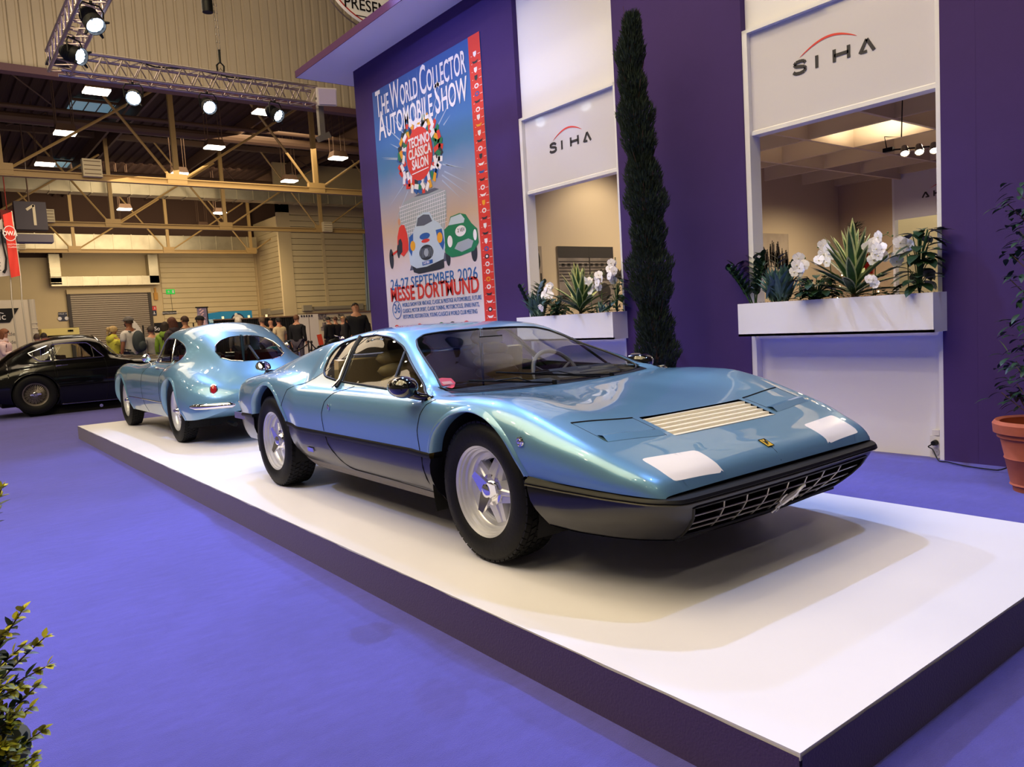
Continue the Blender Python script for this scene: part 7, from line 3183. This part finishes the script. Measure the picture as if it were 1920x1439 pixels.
def person(px, head_py, h, rz, label, top_c, leg_c, hair_c, pose='down', hair='short', skin=None, sleeve='long', extra=None, head_tilt=0., turn=0., bulk=1., dist=None, hood=False):
    """px, head_py: where the crown shows; h: body height; rz: facing (0 = +x)"""
    d = ray(px, head_py)
    hd = math.hypot(d[0], d[1])
    if dist is None:
        dist = (h - CAM_H) / (d[2] / hd)
    loc = (d[0] / hd * dist, d[1] / hd * dist, 0)
    zoff = CAM_H + d[2] / hd * dist - h
    root = thing('person', label, 'person', loc, rz)
    k = h / 1.78
    skin = skin or SKIN
    # joints: x forward, y left, z up
    J = [(0, 0, .96), (0, 0, 1.12), (-.01, 0, 1.30), (-.01, 0, 1.46), (.0, 0, 1.53), (.012, 0, 1.60), (.015, 0, 1.68), (.01, 0, 1.745)]
    R_ = [(.13, .17), (.115, .15), (.125, .175), (.08, .12), (.052, .052), (.082, .068), (.102, .084), (.066, .056)]
    E_ = [(i, i + 1) for i in range(7)]
    arm = {}
    for s in (1, -1):
        if pose == 'phone' or (pose == 'phone1' and s < 0):
            A = [(0, s * .19, 1.42), (.02, s * .25, 1.16), (.24, s * .12, 1.22), (.30, s * .09, 1.26)]
        elif pose == 'raise':
            A = [(0, s * .19, 1.42), (.18, s * .24, 1.24), (.34, s * .12, 1.48), (.36, s * .10, 1.55)]
        elif pose == 'cross':
            A = [(0, s * .19, 1.42), (.03, s * .27, 1.16), (.20, s * .05, 1.14), (.22, -s * .02, 1.15)]
        else:
            A = [(0, s * .19, 1.42), (-.01, s * .245, 1.14), (.05, s * .25, .90), (.07, s * .245, .82)]
        b = len(J)
        J += A
        R_ += [(.055, .055), (.042, .042), (.032, .032), (.034, .022)]
        E_ += [(3, b), (b, b + 1), (b + 1, b + 2), (b + 2, b + 3)]
        arm[s] = A
        # five fingers, each its own short chain
        hd_ = Vector(A[3])
        fw = (Vector(A[3]) - Vector(A[2])).normalized()
        sd = fw.cross(Vector((0, s, 0)))
        sd = sd.normalized() if sd.length > .1 else Vector((1, 0, 0))
        for f in range(5):
            o_ = (f - 2) * .017
            if f == 4:
                p1 = hd_ + sd * .035 - fw * .01
                p2 = p1 + fw * .03 + sd * .015
            else:
                p1 = hd_ + sd * o_ + fw * .035
                p2 = p1 + fw * (.04 - abs(f - 1.5) * .006) + Vector((0, -s * .012, 0))
            b2 = len(J)
            J += [tuple(p1), tuple(p2)]
            R_ += [(.0095, .0095), (.007, .007)]
            E_ += [(b + 3, b2), (b2, b2 + 1)]
    leg = {}
    for s in (1, -1):
        A = [(0, s * .095, .90), (.015, s * .105, .50), (-.015, s * .11, .09), (.10, s * .125, .035)]
        b = len(J)
        J += A
        R_ += [(.088, .088), (.056, .056), (.040, .040), (.030, .042)]
        E_ += [(0, b), (b, b + 1), (b + 1, b + 2), (b + 2, b + 3)]
        leg[s] = A
    if head_tilt:
        piv = Vector((0, 0, 1.53))
        Rm = Matrix.Rotation(-head_tilt, 3, 'Y')
        for i in (5, 6, 7):
            J[i] = tuple(piv + Rm @ (Vector(J[i]) - piv))
    sc = lambda P: [(p[0] * k, p[1] * k, p[2] * k) for p in P]
    rs = lambda R: [(a * k * bulk, b * k * bulk) if a > .1 else (a * k, b * k) for a, b in R]
    body = skinned('body', sc(J), E_, rs(R_), skin, root, 1)
    hm = Matrix.Translation((.015 * k, 0, 1.66 * k))
    if head_tilt:
        hm = Matrix.Translation((0, 0, 1.53 * k)) @ Matrix.Rotation(-head_tilt, 4, 'Y') @ Matrix.Translation((.015 * k, 0, .13 * k))
    if turn:
        hm = hm @ Matrix.Rotation(turn, 4, 'Z')
    # face: nose, eyes, mouth, ears
    mb = MB()
    mb.add([tuple(hm @ Vector(p)) for p in ((.088, -.012, -.018), (.088, .012, -.018), (.118, 0, -.02), (.090, 0, .03))], [(0, 1, 2), (0, 2, 3), (2, 1, 3)])
    for s in (1, -1):
        mb.ball(hm @ Vector((.005, s * .080, .0)), (.018, .010, .030), 8, 6)
    mb.build('face_relief', skin, body)
    mb = MB()
    for s in (1, -1):
        mb.ball(hm @ Vector((.086, s * .030, .018)), (.012, .014, .008), 8, 5)
        mb.box(hm @ Vector((.094, s * .030, .036)), (.006, .036, .007))
    mb.box(hm @ Vector((.090, 0, -.050)), (.006, .040, .006))
    mb.build('eyes_and_mouth', mat('eye dark', '2a1c18', rough=.4), body)
    # hair
    hc = mat('hair ' + hair_c, hair_c, rough=.7, noise=.2, nscale=40)
    mb = MB()
    n, m_ = 20, 10
    G = []
    for i in range(m_ + 1):
        t = (PI * .60) * i / m_
        row = []
        for j in range(n):
            a = 2 * PI * j / n
            front = max(0, math.cos(a))
            tt = t * (1 - .42 * front)
            if hair == 'bald':
                tt = t * .2
            rx, ry, rz_ = .108, .089, .114
            wob = 1 + .03 * math.sin(5 * a + 3 * t)
            row.append(tuple(hm @ Vector((-.006 + rx * wob * math.sin(tt) * math.cos(a), ry * wob * math.sin(tt) * math.sin(a), .010 + rz_ * math.cos(tt)))))
        G.append(row)
    mb.grid(G, closed_v=True)
    if hair == 'long':
        for j in range(14):
            a = PI * .5 + PI * (j / 13)
            p = Vector((.085 * math.cos(a) - .01, .088 * math.sin(a), .02))
            mb.tube([hm @ p, hm @ (p + Vector((-.02, 0, -.14))), hm @ (p + Vector((-.035 + .01 * math.sin(j * 3), .01 * math.sin(j), -.30))), hm @ (p + Vector((-.03, .012 * math.sin(j * 2), -.44)))], [.026, .028, .022, .006], n=6)
    if hair == 'bun':
        mb.ball(hm @ Vector((-.12, 0, .04)), (.05, .045, .055), 10, 8)
        mb.tube([hm @ Vector((-.12, 0, .02)), hm @ Vector((-.15, .01, -.06)), hm @ Vector((-.14, .0, -.12))], [.03, .025, .008], n=7)
    if hair != 'none':
        mb.build('hair', hc, root, smooth=80)
    # clothes
    tc = cloth(top_c)
    V = [(0, 0, .90), (0, 0, 1.0), (0, 0, 1.14), (-.01, 0, 1.30), (-.01, 0, 1.43), (-.004, 0, 1.49)]
    RR = [(.150, .185), (.145, .18), (.135, .17), (.145, .195), (.115, .175), (.078, .09)]
    EE = [(0, 1), (1, 2), (2, 3), (3, 4), (4, 5)]
    for s in (1, -1):
        A = arm[s]
        b = len(V)
        if sleeve == 'short':
            m1 = tuple(Vector(A[0]).lerp(Vector(A[1]), .75))
            V += [A[0], m1]
            RR += [(.075, .075), (.066, .066)]
            EE += [(4, b), (b, b + 1)]
        else:
            m2 = tuple(Vector(A[1]).lerp(Vector(A[2]), .92))
            V += [A[0], A[1], m2]
            RR += [(.075, .075), (.060, .060), (.046, .046)]
            EE += [(4, b), (b, b + 1), (b + 1, b + 2)]
    skinned('top', sc(V), EE, [(a * k * bulk, b_ * k * bulk) for a, b_ in RR], tc, root, 1)
    if hood:
        mb = MB()
        mb.lathe([(.06, .10), (.12, .05), (.135, 0), (.10, -.05)], Matrix.Translation((-.045 * k, 0, 1.47 * k)) @ Matrix.Rotation(-.5, 4, 'Y'), 18)
        mb.build('hood', tc, root, smooth=80)
    lc = cloth(leg_c)
    V = [(0, 0, .97)]
    RR = [(.135, .175)]
    EE = []
    for s in (1, -1):
        A = leg[s]
        b = len(V)
        V += [A[0], A[1], (A[2][0], A[2][1], .10)]
        RR += [(.104, .104), (.074, .074), (.062, .062)]
        EE += [(0, b), (b, b + 1), (b + 1, b + 2)]
    skinned('trousers', sc(V), EE, [(a * k, b_ * k) for a, b_ in RR], lc, root, 1)
    for s in (1, -1):
        mb = MB()
        mb.ball((.055 * k, s * .115 * k, .045), (.135, .05, .045), 12, 8)
        mb.build('shoe', cloth('26242a'), root, smooth=80)
    if extra:
        extra(root, k, hm)
    return root


def cap(col, back=False):
    def f(root, k, hm):
        mb = MB()
        G = []
        for i in range(9):
            t = PI * .5 * i / 8
            G.append([tuple(hm @ Vector((-.008 + .124 * math.sin(t) * math.cos(a), .104 * math.sin(t) * math.sin(a), .035 + .10 * math.cos(t)))) for a in np.linspace(0, 2 * PI, 21)[:-1]])
        mb.grid(G, closed_v=True)
        s = -1 if back else 1
        mb.add([tuple(hm @ Vector(p)) for p in ((s * .08, -.08, .04), (s * .08, .08, .04), (s * .185, .055, .028), (s * .20, 0, .032), (s * .185, -.055, .028))], [(0, 1, 2, 3, 4)])
        mb.build('cap', cloth(col), root, smooth=70)
    return f


def phone(root, k, hm):
    mb = MB()
    mb.box((.36 * k, 0, 1.60 * k), (.012, .15, .075))
    mb.build('phone', M_BLACK, root, smooth=0)


def capback(root, k, hm):
    cap('6a6462')(root, k, hm)
    mb = MB()
    mb.ball((-.22 * k, 0, 1.22 * k), (.12, .15, .25), 16, 12)
    mb.ball((-.31 * k, 0, 1.12 * k), (.07, .11, .12), 12, 8)
    for s in (1, -1):
        mb.tube([(-.14 * k, s * .11 * k, 1.44 * k), (.02 * k, s * .13 * k, 1.47 * k), (.15 * k, s * .13 * k, 1.32 * k), (.10 * k, s * .17 * k, 1.08 * k), (-.12 * k, s * .15 * k, 1.04 * k)], .017, n=5)
    mb.build('backpack', cloth('3c4348'), root, smooth=80)
    mb = MB()
    mb.ball(hm @ Vector((.062, 0, -.055)), (.045, .055, .045), 12, 8)
    mb.build('beard', cloth('3a2c26'), root, smooth=80)


def glasses(root, k, hm):
    mb = MB()
    for s in (1, -1):
        mb.tube([hm @ Vector((.104, s * .032 + .022 * math.cos(a), .018 + .016 * math.sin(a))) for a in np.linspace(0, 2 * PI, 11)[:-1]], .003, n=4, closed=True)
        mb.tube([hm @ Vector((.102, s * .055, .02)), hm @ Vector((.0, s * .086, .02))], .0025, n=4)
    mb.build('glasses', M_BLACK, root)


R = math.radians
person(6, 617, 1.70, R(70), 'person with long auburn hair in a pale pink hoodie at the left edge', 'd8bcc0', '3c4658', '7a4a30', hair='long', pose='phone', hood=True)
person(69, 632, 1.62, R(180), 'person with short brown hair and glasses behind the black coupe roof', '4a4440', '2c2c34', '3c2a20', extra=glasses, dist=26)
person(82, 630, 1.66, R(160), 'person with dark hair next to the white trailer corner', '26221e', '2c2c34', '241a16', dist=27)
person(158, 627, 1.50, R(190), 'person mostly hidden behind the black coupe roof with only the crown showing', '8a7050', '2c2c34', '6a4028', dist=28)
person(211, 616, 1.62, R(110), 'person with blonde tied hair in a yellow hoodie lifting a phone', 'd2cc4e', '2e3440', 'b89a6a', pose='raise', hair='bun', extra=phone, hood=True, dist=20.0)
person(241, 598, 1.80, R(215), 'bearded person in a grey cap and white T-shirt with a backpack', 'd8d0cc', '3a4048', '4a3a30', sleeve='short', skin=SKIN2, extra=capback, dist=19.2)
person(283, 622, 1.60, R(200), 'person in a grey jacket seen between the capped man and the green hoodie', '8a8680', '34343c', '2a201c', dist=22)
person(309, 611, 1.66, R(150), 'person with dark long hair in a bright green patterned hoodie', '86a63a', '24262c', '2c1f1a', hair='long', hood=True, dist=20)
person(322, 597, 1.74, R(215), 'person with a dark red-brown hood of hair and a dark coat', '3a2f36', '24242c', '5a3226', hair='long', hood=True, dist=19)
person(346, 590, 1.80, R(215), 'person with short dark brown hair looking left above the blue vintage coupe', '4a4a52', '2c2c34', '3a2418', dist=20.6)
person(374, 596, 1.76, R(30), 'person with a black cap worn backwards above the coupe roof', '5a5048', '2c2c34', '6a5a4c', extra=cap('15151a'), dist=20)
person(446, 597, 1.72, R(180), 'person with white hair just showing above the coupe roof', '7a7068', '2c2c34', 'c8bfb0', dist=22)
person(491, 600, 1.74, R(200), 'person with grey-brown hair in a beige jacket at the curtained booth', 'a8967c', '3c3a3c', '5a4838', dist=24)
person(508, 607, 1.72, R(210), 'bald person standing at the curtained booth', '2a2626', '2c2c34', 'c09478', hair='bald', dist=27)
person(523, 608, 1.74, R(200), 'person with black hair in a sand-coloured T-shirt at the booth', 'd8c49c', '34343c', '1c1614', sleeve='short', dist=26)
person(556, 604, 1.78, R(130), 'person in a black jacket seen from behind by the rope posts', '131318', '4a4450', '6a4630', dist=25, bulk=1.08, turn=0)
person(617, 601, 1.76, R(200), 'person in a long black coat looking down before the cream booth', '0f0e12', '101014', '1c1614', dist=30, head_tilt=-.35, bulk=1.06)
person(629, 601, 1.76, R(205), 'person in a dark coat holding a phone before the cream booth', '241f22', '1c1c22', '4a2f22', pose='phone', dist=31)
person(643, 601, 1.76, R(300), 'person with fair hair and an open dark jacket before the booth', '2e2a2a', '26262c', 'b08a60', dist=32)
person(651, 600, 1.76, R(200), 'person with brown hair in a checked beige shirt before the booth', '8a7c60', '34343c', '5a3c28', dist=33)
person(667, 582, 1.86, R(-20), 'person in glasses and a black pullover looking up beside the purple stand', '16161c', '24242c', '1a1412', extra=glasses, head_tilt=.45, dist=18.5, bulk=1.05)
person(684, 596, 1.74, R(200), 'person half hidden by the purple stand edge in a dark red jacket', '3a2024', '24242c', '3a2a20', dist=30)
